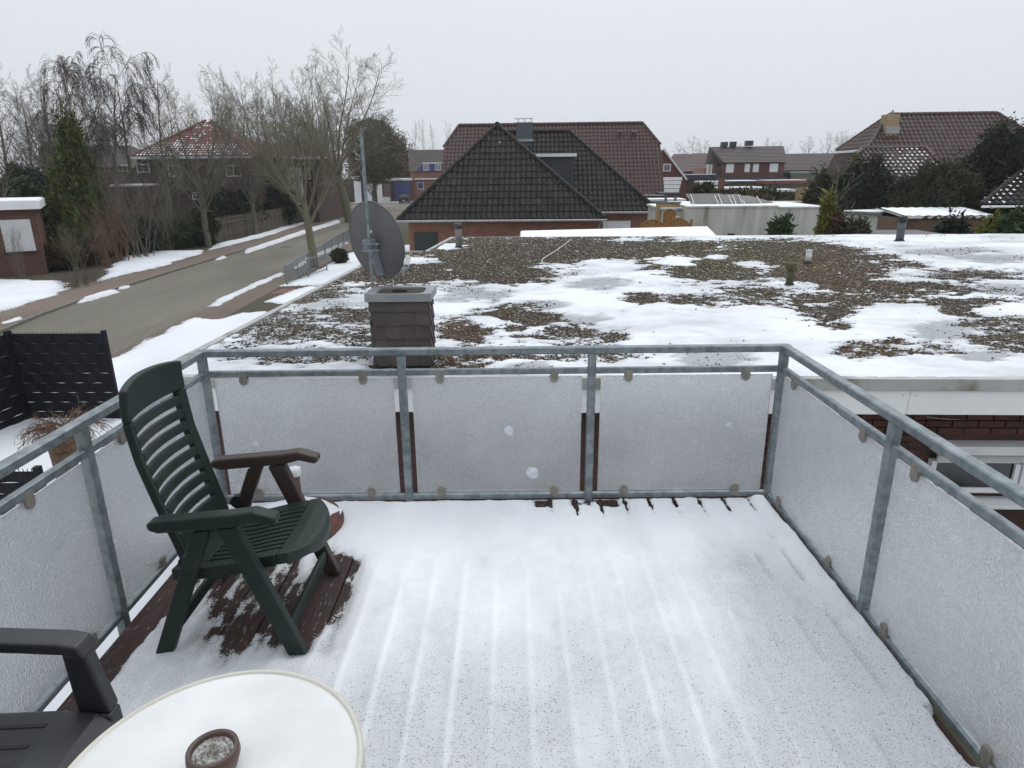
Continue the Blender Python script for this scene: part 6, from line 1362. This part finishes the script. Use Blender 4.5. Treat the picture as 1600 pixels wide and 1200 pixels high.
def tree(name, label, spec, key, seed, loc, h, wide, bm, tm, cat='tree', group=None, rot=0, crown='crown', stem='trunk'):
    a, b = proto(key, spec, seed)
    t = thing(name, label, cat, loc, group); t.scale = (h*wide, h*wide, h); t.rotation_euler = (0, 0, rot)
    for nm, me, m in ((stem, a, bm), (crown, b, tm)):
        if not me.materials: me.materials.append(m)
        o = link(nm, me, t); o.material_slots[0].link = 'OBJECT'; o.material_slots[0].material = m
    return t
def at_px(px, ybase=None, Y=None, z=G+.1):
    if ybase is not None: return onz(px, ybase, z)
    p = ony(px, 300, Y); return A3(p[0], Y, z)
def ht(px, ytop, loc): return ony(px, ytop, loc[1])[2]-loc[2]
# street trees and the row by the pale fence
def T(name, label, spec, key, seed, px, ybase, Y, ytop, wide, bm, tm, rot=0, group=None, **kw):
    l = at_px(px, ybase, Y); return tree(name, label, spec, key, seed, l, ht(px, ytop, l), wide, bm, tm, rot=rot, group=group, **kw)
T('street_tree', 'bare street tree with mossy trunk standing inside the galvanised barrier', FAN, 'fan', 1, 492, 416, None, 110, .92, bark_gr, twig_gr, .4)
T('street_tree', 'tall bare street tree further up the road behind the dish', FAN, 'fan', 2, 546, 346, None, 72, 1.2, bark_gr, twig_gr, 1.2)
T('street_tree', 'small bare tree at the road bend before the white garage door', FAN, 'fan', 1, 582, None, 112, 262, 1.1, bark_m, twig_gr, 2.2)
T('roadside_tree', 'bare tree with thick trunk at the near end of the pale fence', FAN, 'fan', 3, 326, 386, None, 108, .80, bark_m, twig_gr, .0)
T('roadside_tree', 'bare tree rising halfway along the pale fence', FAN, 'fan', 2, 400, 367, None, 128, .72, bark_m, twig_m, 2.9)
T('roadside_tree', 'bare tree at the far end of the pale fence', FAN, 'fan', 3, 447, 353, None, 108, .74, bark_gr, twig_gr, 4.1)
# wood around the red-roofed house
T('weeping_birch', 'tall weeping birch with drooping purple-brown twigs behind the garage', BIRCH, 'birch', 4, 178, None, 52, 58, .95, birch_m, twig_birch, .5)
T('weeping_birch', 'smaller weeping birch leaning beside the tall one', BIRCH, 'birch', 5, 140, None, 56, 80, .9, birch_m, twig_birch, 2.5)
T('fine_twigged_tree', 'dense fine-twigged dark tree at the edge of the wood beside the garage', OVAL, 'oval', 6, 18, None, 46, 88, .95, bark_m, twig_birch, .3)
T('fan_shaped_tree', 'bare fan-shaped tree behind the thuja', FAN, 'fan', 1, 95, None, 54, 104, .85, bark_m, twig_m, 3.3)
T('fine_twigged_tree', 'slender bare tree in front of the red pyramid roof', OVAL, 'oval', 7, 262, None, 54, 92, .78, bark_m, twig_m, 1.9)
T('fine_twigged_tree', 'bare tree left of the thuja with arching lower branch', OVAL, 'oval', 7, -15, None, 38, 150, .9, bark_gr, twig_gr, 4.0)
T('fine_twigged_tree', 'bare tree behind the rendered house wall past the red roof', OVAL, 'oval', 6, 372, None, 66, 135, .7, bark_m, twig_m, 2.4)
T('fan_shaped_tree', 'bare tree in front of the snowy-eaved house', FAN, 'fan', 1, 470, None, 84, 130, .8, bark_m, twig_gr, 5.0)
for k, (px, Y, top, key, sd_, wd, lab) in enumerate(((55, 62, 122, 'oval', 6, .9, 'bare grey tree between the dark fine-twigged tree and the thuja'), (118, 64, 112, 'fan', 3, .7, 'bare tree half hidden by the smaller weeping birch'), (205, 66, 100, 'oval', 7, .9, 'bare tree rising just right of the tall weeping birch'), (350, 72, 128, 'fan', 1, .7, 'bare tree behind the right slope of the red pyramid roof'), (412, 78, 132, 'oval', 6, .9, 'bare tree behind the snowy-eaved house'), (505, 88, 118, 'fan', 3, .8, 'bare tree between the two tall street trees'), (280, 74, 130, 'oval', 6, .7, 'bare tree behind the red pyramid ridge'))):
    T('woodland_tree', lab, {'oval': OVAL, 'fan': FAN}[key], key, sd_, px, None, Y, top, wd, bark_m, (twig_m, twig_gr)[k % 2], k*2.1, 'bare trees round the red-roofed house')
# shrubs and thickets on the left
SHR = [(205, 40, 250, 1.0, twig_m, 'grey bare thicket between the thuja and the laurel'), (245, 44, 262, 1.1, twig_gr, 'tall olive thicket behind the laurel'), (285, 46, 305, 1.0, twig_gr, 'olive thicket at the near end of the pale fence'), (310, 50, 318, .9, twig_m, 'grey thicket right behind the first pales of the fence'), (170, 38, 300, 1.2, twig_red, 'red-brown stems beside the thuja foot'), (140, 36, 335, 1.3, twig_red, 'red-brown shrub at the edge of the snow triangle'), (95, 34.5, 345, 1.1, twig_gr, 'olive-brown shrub beside the garage corner'), (345, 56, 308, .9, twig_m, 'bare thicket behind the pale fence left of the second roadside tree'), (385, 62, 292, .9, twig_gr, 'bare thicket behind the pale fence past the second roadside tree'), (425, 68, 270, .9, twig_m, 'bare thicket behind the far pales of the fence'), (468, 76, 275, .9, twig_gr, 'bare thicket beyond the end of the pale fence'), (60, 50, 190, .8, twig_m, 'tall thicket behind the garage roof'), (30, 48, 215, .9, twig_gr, 'olive thicket over the garage roof edge'), (160, 44, 225, .8, twig_gr, 'tall olive thicket right behind the thuja')]
for k, (px, Y, top, wd, m, lab) in enumerate(SHR): T('bare_shrub', lab, MULTI, 'multi', 11+k % 3, px, None, Y, top, wd, m, m, k*1.3, 'bare shrubs beyond the road', cat='shrub', crown='twigs', stem='stems')
T('bare_shrub', 'dark little multi-stemmed tree in front of the garage shutter', MULTI, 'multi', 12, 36, 437, None, 342, .55, twig_m, twig_m, .7, cat='shrub', crown='twigs', stem='stems')
for k, (px, yb) in enumerate(((105, 452), (120, 449), (135, 446), (148, 442))): T('low_hedge_plant', ['low bare hedge plant beside the garage drive', 'second low bare hedge plant from the garage drive', 'third low bare hedge plant from the garage drive', 'low bare hedge plant at the start of the snow triangle'][k], MULTI, 'multi', 11+k % 3, px, yb, None, yb-30, 1.5, twig_red, twig_birch, k, 'low hedge by the drive', cat='shrub', crown='twigs', stem='stems')

def foliage(n, shape, dims, leaf, seed, clumps=60, droop=0, up=.4):
    """leaf triangles clustered in clumps through a crown volume; dims=(rx,ry,h); base at z=0"""
    R_ = np.random.default_rng(seed); rx, ry, h = dims
    def surf(m):
        a = R_.random(m)*2*np.pi; t = R_.random(m)
        if shape == 'cone': z = 1-np.sqrt(1-t*.98)*1.0; z = t**1.35; rr = (1-z)**.62*(.92+.08*np.sin(5*a)); rr = np.minimum(rr, .25+3*z+.5)
        else: ph = np.arccos(1-1.9*t); z = .5+.5*np.cos(ph); rr = np.sin(ph)**.85
        return a, z, rr
    a, z, rr = surf(clumps); k = R_.uniform(.62, 1.06, clumps); C = np.stack([rx*rr*k*np.cos(a), ry*rr*k*np.sin(a), h*z*R_.uniform(.93, 1.02, clumps)], 1); cs = np.array([rx, ry, h*.55])*R_.uniform(.10, .24, (clumps, 1))
    ci = R_.integers(0, clumps, n); P = C[ci]+R_.normal(0, 1, (n, 3))*cs[ci]*.62
    m2 = int(n*.45); a, z, rr = surf(m2); k = R_.uniform(.55, .95, m2); P[:m2] = np.stack([rx*rr*k*np.cos(a), ry*rr*k*np.sin(a), h*z*.97], 1)
    P[:, 2] = np.maximum(P[:, 2], .02*h)
    out = P*np.array([1/rx, 1/ry, 0]); d = out*.8+R_.normal(0, .55, (n, 3)); d[:, 2] += up-droop; d /= np.linalg.norm(d, axis=1, keepdims=True)
    s = np.cross(d, R_.normal(0, 1, (n, 3))); s /= np.linalg.norm(s, axis=1, keepdims=True); L_ = leaf*R_.uniform(.6, 1.5, (n, 1)); w = L_*.28
    V = np.stack([P-s*w, P+s*w, P+d*L_+s*w*.5, P+d*L_*1.25-s*w*.1], 1).reshape(-1, 3); q = np.arange(n*4).reshape(n, 4)
    return V, q
def bush(name, label, loc, shape, dims, n, leaf, m, seed, cat='shrub', group=None, core=.8, clumps=60, up=.4, rot=0, lift=0):
    t = thing(name, label, cat, loc, group); V, q = foliage(n, shape, dims, leaf, seed, clumps, 0, up)
    V[:, 2] = dims[2]*lift+V[:, 2]*(1-lift)
    link('foliage', mesh_np('foliage', V, q, m), t)
    rx, ry, h = dims
    prof = [(rx*core*.5, h*.02), (rx*core*.8, h*.2), (rx*core*.7, h*.45), (rx*core*.42, h*.68), (rx*core*.1, h*.86)] if shape == 'cone' else [(rx*core*.5, h*.03), (rx*core*.85, h*.25), (rx*core*.95, h*.5), (rx*core*.7, h*.76), (rx*core*.2, h*.9)]
    mb = MB(); mb.lathe((0, 0, 0), prof, 14, 1, ry/rx); R_ = random.Random(seed); mb.v = [(x*(1+R_.uniform(-.22, .22)), y*(1+R_.uniform(-.22, .22)), h*lift+z*(1-lift)) for x, y, z in mb.v]
    o = mb.build('inner_foliage', m); o.parent = t
    tr_ = MB().tube([(0, 0, -.02), (0, 0, h*.5)], [h*.03, h*.015], 7).build('stem', bark_m); tr_.parent = t
    return t
def B(name, label, px, Y, ytop, ybase, wpx, shape, n, leaf, m, seed, ybot=None, **kw):
    """wpx: width in photo pixels; stands on the ground"""
    l = A3(ony(px, 300, Y)[0], Y, G+(.1 if px < 480 else 0)); h = ony(px, ytop, Y)[2]-l[2]; r = wpx/2/F*(Y*_cp+2)
    return bush(name, label, l, shape, (r, r*.9, h), n, leaf, m, seed, **kw)
B('thuja_tree', 'tall golden green thuja behind the brick garage', 126, 41, 190, 0, 104, 'cone', 26000, .15, leaf_thuja, 1, cat='tree', clumps=130, up=.9)
B('thuja_tree', 'lower yellowish thuja merging into the tall one', 98, 39, 255, 0, 62, 'cone', 11000, .14, leaf_thuja, 2, cat='tree', clumps=80, up=.9)
B('evergreen_shrub', 'dark evergreen mass behind the garage roof', 45, 44, 262, 0, 110, 'ell', 14000, .14, leaf_dark, 3)
B('evergreen_shrub', 'bright green shrub peeping over the garage roof', 42, 41, 283, 0, 36, 'ell', 2500, .2, leaf_green, 4)
B('evergreen_shrub', 'dark green laurel in front of the thicket by the snow triangle', 240, 45.5, 345, 0, 110, 'ell', 10000, .14, leaf_green, 5)
B('evergreen_shrub', 'ivy covered dark bush beside the thuja foot', 185, 42, 338, 0, 80, 'ell', 4500, .22, leaf_dark, 6)
B('evergreen_shrub', 'olive hedge shrub at the first pales of the fence', 300, 47, 330, 0, 60, 'ell', 4000, .2, leaf_yew, 7)
B('evergreen_shrub', 'dark hedge behind the pale fence before the red-roofed house', 355, 58, 300, 0, 90, 'ell', 5000, .28, leaf_dark, 8)
B('evergreen_shrub', 'dark hedge behind the pale fence before the rendered wall', 420, 66, 296, 0, 80, 'ell', 4500, .3, leaf_dark, 9)
B('evergreen_shrub', 'dark yew behind the low black fence', 505, 92, 285, 0, 70, 'ell', 4500, .35, leaf_dark, 10)
B('dense_tree', 'dense brown-green clipped tree behind the tall street tree', 586, 100, 184, 0, 92, 'ell', 17000, .24, leaf_olive, 11, cat='tree', clumps=90, core=.45, lift=.27)
B('dense_tree', 'lower brown twiggy tree beside the blue-clad house', 618, 146, 214, 0, 66, 'ell', 14000, .26, leaf_brown, 12, cat='tree')
B('withered_shrub', 'brown withered shrub between the garage and the snow triangle', 75, 35, 380, 0, 60, 'ell', 3000, .16, leaf_brown, 13)
B('withered_shrub', 'yellow-brown shrub at the foot of the red stems', 108, 36.5, 372, 0, 60, 'ell', 3000, .16, leaf_yew, 14)
c = onz(532, 412, G+.07); bush('ball_shrub', 'round clipped ball shrub beside the galvanised barrier', A3(c[0], c[1], G+.05), 'ell', (.42, .42, .8), 3500, .07, leaf_yew, 15)
# right side evergreens
B('dark_conifer', 'tall dark conifer in front of the brown tiled roof', 1552, 33, 207, 0, 112, 'ell', 42000, .11, leaf_dark, 21, cat='tree', clumps=140, up=.5)
B('yew_bush', 'large rounded brown-green yew below the annex roof', 1463, 32.3, 260, 0, 118, 'ell', 40000, .09, leaf_yew, 22, clumps=130, up=.8)
B('yew_bush', 'dark spreading yew left of the rounded one', 1352, 34.3, 255, 0, 100, 'ell', 32000, .10, leaf_dark, 23, clumps=100)
B('yew_bush', 'dark low yew behind the shed roof', 1400, 34.5, 288, 0, 100, 'ell', 15000, .13, leaf_dark, 24)
B('yew_bush', 'olive-green conifer left of the bare sapling', 1290, 38, 272, 0, 70, 'ell', 15000, .13, leaf_yew, 25)
B('yew_bush', 'yellow-green flecked bush under the brown gable', 1330, 37, 252, 0, 46, 'cone', 4000, .24, leaf_thuja, 26)
B('dark_conifer', 'dark hedge conifer at the right between yew and dark roof', 1515, 31.8, 290, 0, 90, 'ell', 15000, .13, leaf_dark, 27)
B('golden_conifer', 'small golden conifer in front of the concrete garages', 1297, 26.5, 305, 0, 40, 'cone', 4500, .16, leaf_yell, 28, clumps=60, up=.7)
B('laurel_shrub', 'dark green rhododendron against the concrete garage wall', 1226, 26, 340, 0, 40, 'ell', 2500, .14, leaf_green, 29)
B('laurel_shrub', 'olive shrub right of the golden conifer', 1348, 25.5, 343, 0, 54, 'ell', 3000, .14, leaf_yew, 30)
B('withered_shrub', 'rusty brown shrub tucked beside the golden conifer', 1318, 26, 340, 0, 30, 'ell', 2000, .14, leaf_brown, 31)
B('laurel_shrub', 'dark shrub against the brown brick outbuilding', 1500, 25.8, 345, 0, 60, 'ell', 3000, .15, leaf_dark, 32)
B('laurel_shrub', 'yellow-green shrub by the end of the brick outbuilding', 1560, 25.5, 340, 0, 44, 'ell', 2500, .16, leaf_yell, 33)
B('laurel_shrub', 'dark rounded shrub cut by the frame beside the brick outbuilding', 1602, 24.5, 325, 0, 62, 'ell', 4000, .15, leaf_green, 34)
B('garden_hedge', 'olive hedge in the gardens behind the garages', 1150, 50, 296, 0, 130, 'ell', 5000, .24, leaf_yew, 35)
B('garden_hedge', 'long olive hedge below the carports', 1200, 47, 300, 0, 110, 'ell', 5000, .24, leaf_yew, 36)
B('garden_hedge', 'dark bush beside the raised terrace', 1100, 52, 288, 0, 46, 'ell', 3500, .24, leaf_yew, 37)
T('bare_sapling', 'slim bare sapling leaning before the dark yew', SAPL, 'sapl', 8, 1308, None, 31, 236, .95, bark_gr, twig_gr, .4)
T('bare_sapling', 'tiny bare shrub against the concrete garage wall', SAPL, 'sapl', 9, 1102, None, 25.5, 346, 1.0, twig_m, twig_m, .9, cat='shrub')
T('bare_sapling', 'bare garden shrub behind the garage roof', MULTI, 'multi', 11, 1195, None, 44, 288, 1.2, twig_red, twig_red, .9, cat='shrub', crown='twigs', stem='stems')
# far trees on the horizon
FAR = [(648, 188, 165, 'row'), (668, 185, 168, 'row'), (684, 190, 166, 'row'), (700, 188, 170, 'row'), (716, 192, 168, 'row'), (1062, 222, 170, 'round'), (1078, 211, 175, 'round'), (1095, 218, 180, 'round'), (1150, 224, 160, 'round'), (1192, 216, 165, 'round'), (1212, 220, 165, 'round'), (1258, 212, 175, 'round'), (1282, 205, 175, 'round'), (1300, 204, 178, 'round'), (1322, 208, 175, 'round'), (1340, 206, 180, 'round')]
fk_ = {}
for k, (px, top, Y, kd) in enumerate(FAR):
    lab = {'row': 'far bare poplar in the row beyond the blue-clad house', 'round': 'far bare tree on the horizon beyond the terraces'}[kd]
    if px > 1240: lab = 'far bare tree on the horizon left of the brown gabled house'
    T('far_tree', lab, POPLAR if kd == 'row' else OVAL, 'pop' if kd == 'row' else 'oval', (31 if k % 2 else 32) if kd == 'row' else (6 if k % 2 else 7), px, None, Y, top, .75 if kd == 'row' else 1.0, twig_far, twig_far, k*1.7, {'row': 'poplars beyond the blue-clad house', 'round': 'trees on the horizon beyond the terraces'}[kd] if px < 1240 else 'trees on the horizon by the brown gabled house')
# a distant wood closing the horizon
def wood():
    R_ = np.random.default_rng(44); Vs, Fs, nb = [], [], 0
    for k in range(46):
        th, tw = grow(100+k % 4, POPLAR) if k < 4 else WC[k % 4]
        if k < 4: WC.append((th, tw))
        V, q = tubes_np(th+tw, 3); h = R_.uniform(9, 14); a = R_.random()*6.28; x = -230+k*5.0+R_.normal(0, 3); y = 190+R_.uniform(-25, 25)
        if k >= 34: x = 90+(k-34)*18; y = 230
        V = np.stack([V[:, 0]*math.cos(a)-V[:, 1]*math.sin(a), V[:, 0]*math.sin(a)+V[:, 1]*math.cos(a), V[:, 2]], 1)*np.array([h*1.3, h*1.3, h])+np.array([x, y, G]); Vs.append(V); Fs.append(q+nb); nb += len(V)
    me = mesh_np('distant_wood', np.concatenate(Vs), np.concatenate(Fs), twig_far); return link('distant_wood', me, None, (0, 0, 0), 'stuff')
WC = []
tag(wood(), 'distant bare wood closing the horizon', 'wood')

# ================================================================== fences and street furniture
def lerp(a, b, t): return a+(b-a)*t
pa, pb2 = onz(330, 381, G+.1), onz(484, 345, G+.1); pf = thing('pale_fence', 'weathered grey wooden pale fence along the far pavement', 'fence', pa)
dv = pb2-pa; L_ = np.linalg.norm(dv); dv /= L_; npale = 285; PM = []
for v in range(4):
    h_ = (1.72, 1.78, 1.67, 1.75)[v]
    mb = MB().prism([(-.038, 0, 0), (.038, 0, 0), (.038, 0, h_-.08), (0, 0, h_), (-.038, 0, h_-.08)], (0, .025, 0)); o = mb.build('pale', wood_old); o.parent = pf; PM.append(o.data)
    o.location = tuple(dv*L_*v/npale); o.rotation_euler = (0, 0, math.atan2(dv[1], dv[0]))
for k in range(4, npale):
    o = link('pale', PM[(k*7+k//5) % 4], pf, tuple(dv*L_*k/npale+A3(0, 0, .03*math.sin(k*1.9)-.02))); o.rotation_euler = (.02*math.sin(k*2.3), .03*math.sin(k*3.1), math.atan2(dv[1], dv[0]))
for z in (.4, 1.3): MB().beam(pa+dv*0+A3(.05, .06, z), pb2+A3(.05, .06, z), .04, .07).build('rail', wood_old, pf)
# low black fence further up
fa2, fb2 = onz(517, 337, G+.1), onz(546, 326, G+.1); bf = thing('low_black_fence', 'low black post-and-rail fence in the snow beyond the pale fence', 'fence', fa2)
for k in range(11): p = lerp(fa2, fb2, k/10); MB().box((p[0]-.06, p[1]-.06, G), (p[0]+.06, p[1]+.06, G+1.0)).build('post', rubber_m, bf)
for z in (.45, .85): MB().beam(fa2+A3(0, 0, z), fb2+A3(0, 0, z), .05, .1).build('rail', rubber_m, bf)
# galvanised barrier
g0, g1, g2 = onz(449, 446, G+.07), onz(545, 378, G+.07), onz(511, 424, G+.07)
br = thing('galvanised_barrier', 'galvanised railing round the street tree at the kerb', 'railing', g0)
for (a, b, n, nm) in ((g0, g1, 84, 1), (g0, g2, 14, 0)):
    d = b-a; HB = .86
    MB().beam(a+A3(0, 0, HB), b+A3(0, 0, HB), .05, .04).build('top_rail', steel_m, br); MB().beam(a+A3(0, 0, .12), b+A3(0, 0, .12), .04, .03).build('bottom_rail', steel_m, br)
    npst = 8 if nm else 2
    for k in range(0 if nm else 1, npst+1): p = lerp(a, b, k/npst); MB().box((p[0]-.03, p[1]-.03, p[2]-.05), (p[0]+.03, p[1]+.03, p[2]+HB+.03)).build('post', steel_m, br)
    bmsh = None
    for k in range(1, n):
        p = lerp(a, b, k/n)
        if bmsh is None: o = MB().tube([(0, 0, .13), (0, 0, HB-.02)], .012, 5, cap=False).build('bar', steel_m); o.parent = br; bmsh = o.data
        else: o = link('bar', bmsh, br)
        o.location = tuple(p-g0)
# street lamp pole
lp = onz(528, 334, G+.1); lm = thing('street_lamp', 'slim grey street lamp pole by the low black fence', 'lamp', lp); MB().tube([lp, lp+A3(0, 0, 1), lp+A3(0, 0, 5.6)], [.09, .07, .05], 10).build('pole', pipe_m, lm); MB().tube([lp+A3(0, 0, 5.5), lp+A3(.3, 0, 5.75), lp+A3(.6, 0, 5.75)], .04, 8).build('arm', pipe_m, lm); MB().lathe(lp+A3(.75, 0, 5.66), [(.05, 0), (.2, .02), (.16, .12), (.05, .16)], 12).build('lamp_head', metal_w, lm)
# black privacy fence in the garden below
def privacy(name, label, a, b, h, cells):
    a = np.array(a, float); b = np.array(b, float); t = thing(name, label, 'fence', a, 'black privacy fence panels'); d = b-a; L_ = np.linalg.norm(d); d /= L_; n = A3(d[1], -d[0], 0)
    for p in (a, b): MB().box((p[0]-.035, p[1]-.035, p[2]-.1), (p[0]+.035, p[1]+.035, p[2]+h+.06)).build('post', black_m, t)
    rows = 9; rh = h/rows; R_ = random.Random(int(a[0]*100))
    for r in range(rows):
        V = []; Fs = []; m = cells*4
        for j, z in ((0, r*rh+.0015), (1, (r+1)*rh-.0015)):
            for k in range(m+1):
                s = .03+(L_-.06)*k/m; ph = (k % 4) in (1, 2); V.append(a+d*s+n*((.012 if ((k//4+r) % 2) else -.012)*(1 if ph else .2))+A3(0, 0, z))
        Fs = [(k, k+1, m+2+k, m+1+k) for k in range(m)]
        V += [np.array(v)-n*.004 for v in V]; q = 2*(m+1); Fs += [(q+k, q+m+1+k, q+m+2+k, q+k+1) for k in range(m)]
        MB().add(V, Fs).build('strip', black_m, t)
    for r in range(rows+1): MB().beam(a+A3(0, 0, r*rh)+n*.012, b+A3(0, 0, r*rh)+n*.012, .007, .007).build('wire', black_m, t)
    mb = MB()
    for k in range(int(L_/.05)): p = a+d*(.02+k*.05); mb.box((p[0]-.003, p[1]-.003, p[2]+h), (p[0]+.003, p[1]+.003, p[2]+h+.035))
    mb.build('wire_ends', black_m, t, kind='stuff')
    return t
zb0 = G+.07
f0 = A3(-9.5, 12.3, zb0); f1 = A3(-7.67, 12.25, zb0); privacy('privacy_fence', 'black woven-strip privacy fence panel facing the road end of the garden', f0, f1, 1.76, 10)
privacy('privacy_fence', 'black woven-strip privacy fence panel running towards the house', A3(-9.9, 9.6, zb0), f0+A3(-.015, -.04, 0), 1.76, 12)
p0 = onz(-20, 737, G+.07+1.3); privacy('privacy_fence', 'lower black fence panel under the balcony rail', A3(p0[0]-1.5, p0[1], zb0), A3(onz(58, 737, G+1.37)[0], p0[1], zb0), 1.3, 10)
# brick pot with withered plant, sleepers, grass strip
pt = ony(97, 700, 9.2); pc = A3(pt[0], 9.2, zb0); pz = ony(97, 678, 9.2)[2]-zb0
bp_ = thing('brick_planter', 'round brick-patterned planter pot in the snowy garden', 'planter', pc)
r = .17
MB().lathe(pc, [(r*.82, .0), (r*.86, pz*.3), (r*.95, pz*.7), (r, pz*.92), (r*1.06, pz*.93), (r*1.06, pz), (r*.92, pz), (r*.9, pz*.93), (0, pz*.93)], 24).build('pot', mat('tan_clay', (.2, .13, .08), (.15, .095, .06), scale=5, rough=.9, bump=.3), bp_)
for rr in range(max(2, int(pz/.11))):
    for k in range(10):
        a = 2*math.pi*(k+(.5 if rr % 2 else 0))/10; z = .03+rr*.11
        if z+.1 > pz*.9: continue
        rad = r*np.interp(z/pz, [0, .3, .7, .92], [.82, .86, .95, 1.0])+.004
        V = [pc+A3(rad*q*math.cos(a+s), rad*q*math.sin(a+s), zz) for q in (1, 1.06) for zz in (z, z+.095) for s in (-.29, 0, .29)]
        MB().add(V, [(6, 7, 10, 9), (7, 8, 11, 10), (9, 10, 4, 3), (10, 11, 5, 4), (0, 6, 9, 3), (8, 2, 5, 11), (0, 1, 7, 6), (1, 2, 8, 7)]).build('brick', MATS['tan_clay'], bp_)
DROOP = dict(min=.002, h=.5, r=.012, lean=.9, stems=40, base=.05, thick=0, lv=[dict(wob=.1, tap=.8, seg=7, droop=.42), dict(n=7, t0=.2, ang=35, len=.5, r=.6, wob=.14, droop=.35, seg=4), dict(n=4, t0=.2, ang=40, len=.45, r=.7, wob=.15, droop=.2, seg=2)])
tree('withered_plant', 'withered drooping red-brown plant in the round brick pot', DROOP, 'droop', 51, pc+A3(.05, .1, pz*.93), .42, 1.0, twig_red, twig_red, cat='plant', crown='twigs', stem='stems')
s0, s1 = onz(122, 690, zb0+.2), onz(215, 672, zb0+.2)
for k in range(2):
    sl_ = thing('timber_sleeper', ['weathered timber sleeper edging the garden bed beside the grass', 'second timber sleeper, lying lower beside the brick pot'][k], 'sleeper', s0+A3(0, -k*.5, -.2)); MB().beam(s0+A3(0, -k*.5, -.12-k*.03), s1+A3(.3, -k*.5, -.12-k*.03), .16, .14).build('beam', sleeper_m, sl_, bevel=.01); MB().beam(s0+A3(0, -k*.5, -.045-k*.03), s1+A3(.3, -k*.5, -.045-k*.03), .12, .02).build('snow_cap', snow_m if k else kerb_m, sl_)
gz = zb0+.02; gq = [onz(x, y, gz+.05) for x, y in ((150, 652), (230, 640), (215, 612), (172, 628))]
def grass():
    R_ = np.random.default_rng(9); n = 7000; a, b = R_.random(n), R_.random(n); Q = np.array(gq)
    P = (Q[0][None]*(1-a)[:, None]+Q[1][None]*a[:, None])*(1-b)[:, None]+(Q[3][None]*(1-a)[:, None]+Q[2][None]*a[:, None])*b[:, None]; P[:, 2] = gz
    an = R_.random(n)*6.28; w = .008; h = R_.uniform(.08, .2, n); d = np.stack([np.cos(an), np.sin(an), 0*an], 1); lean = R_.normal(0, .05, (n, 3)); lean[:, 2] = h
    V = np.stack([P-d*w, P+d*w, P+lean], 1).reshape(-1, 3); return link('grass', mesh_np('grass', V, np.arange(3*n).reshape(n, 3), mat('grass_blade', (.05, .085, .02), (.08, .1, .03), scale=4, rough=.8)), None, (0, 0, 0), 'stuff')
tag(grass(), 'green grass strip in the bed behind the sleepers', 'grass')
MB().prism([p+A3(0, 0, -.12) for p in gq], (0, 0, .1)).build('garden_bed', earth_m, kind='structure')

# ================================================================== thin winter haze round the whole place
hz = MB().box((-520, -100, G-1.3), (520, 720, 22)).build('haze', None, kind='stuff')
hm = bpy.data.materials.new('haze'); hm.use_nodes = True; nt = hm.node_tree; nt.nodes.remove(nt.nodes['Principled BSDF'])
pv = nt.nodes.new('ShaderNodeVolumePrincipled'); pv.inputs['Color'].default_value = (.93, .96, 1, 1); pv.inputs['Density'].default_value = .0004; nt.links.new(pv.outputs[0], nt.nodes['Material Output'].inputs['Volume'])
hz.data.materials.append(hm); tag(hz, 'thin pale winter haze in the air', 'haze')
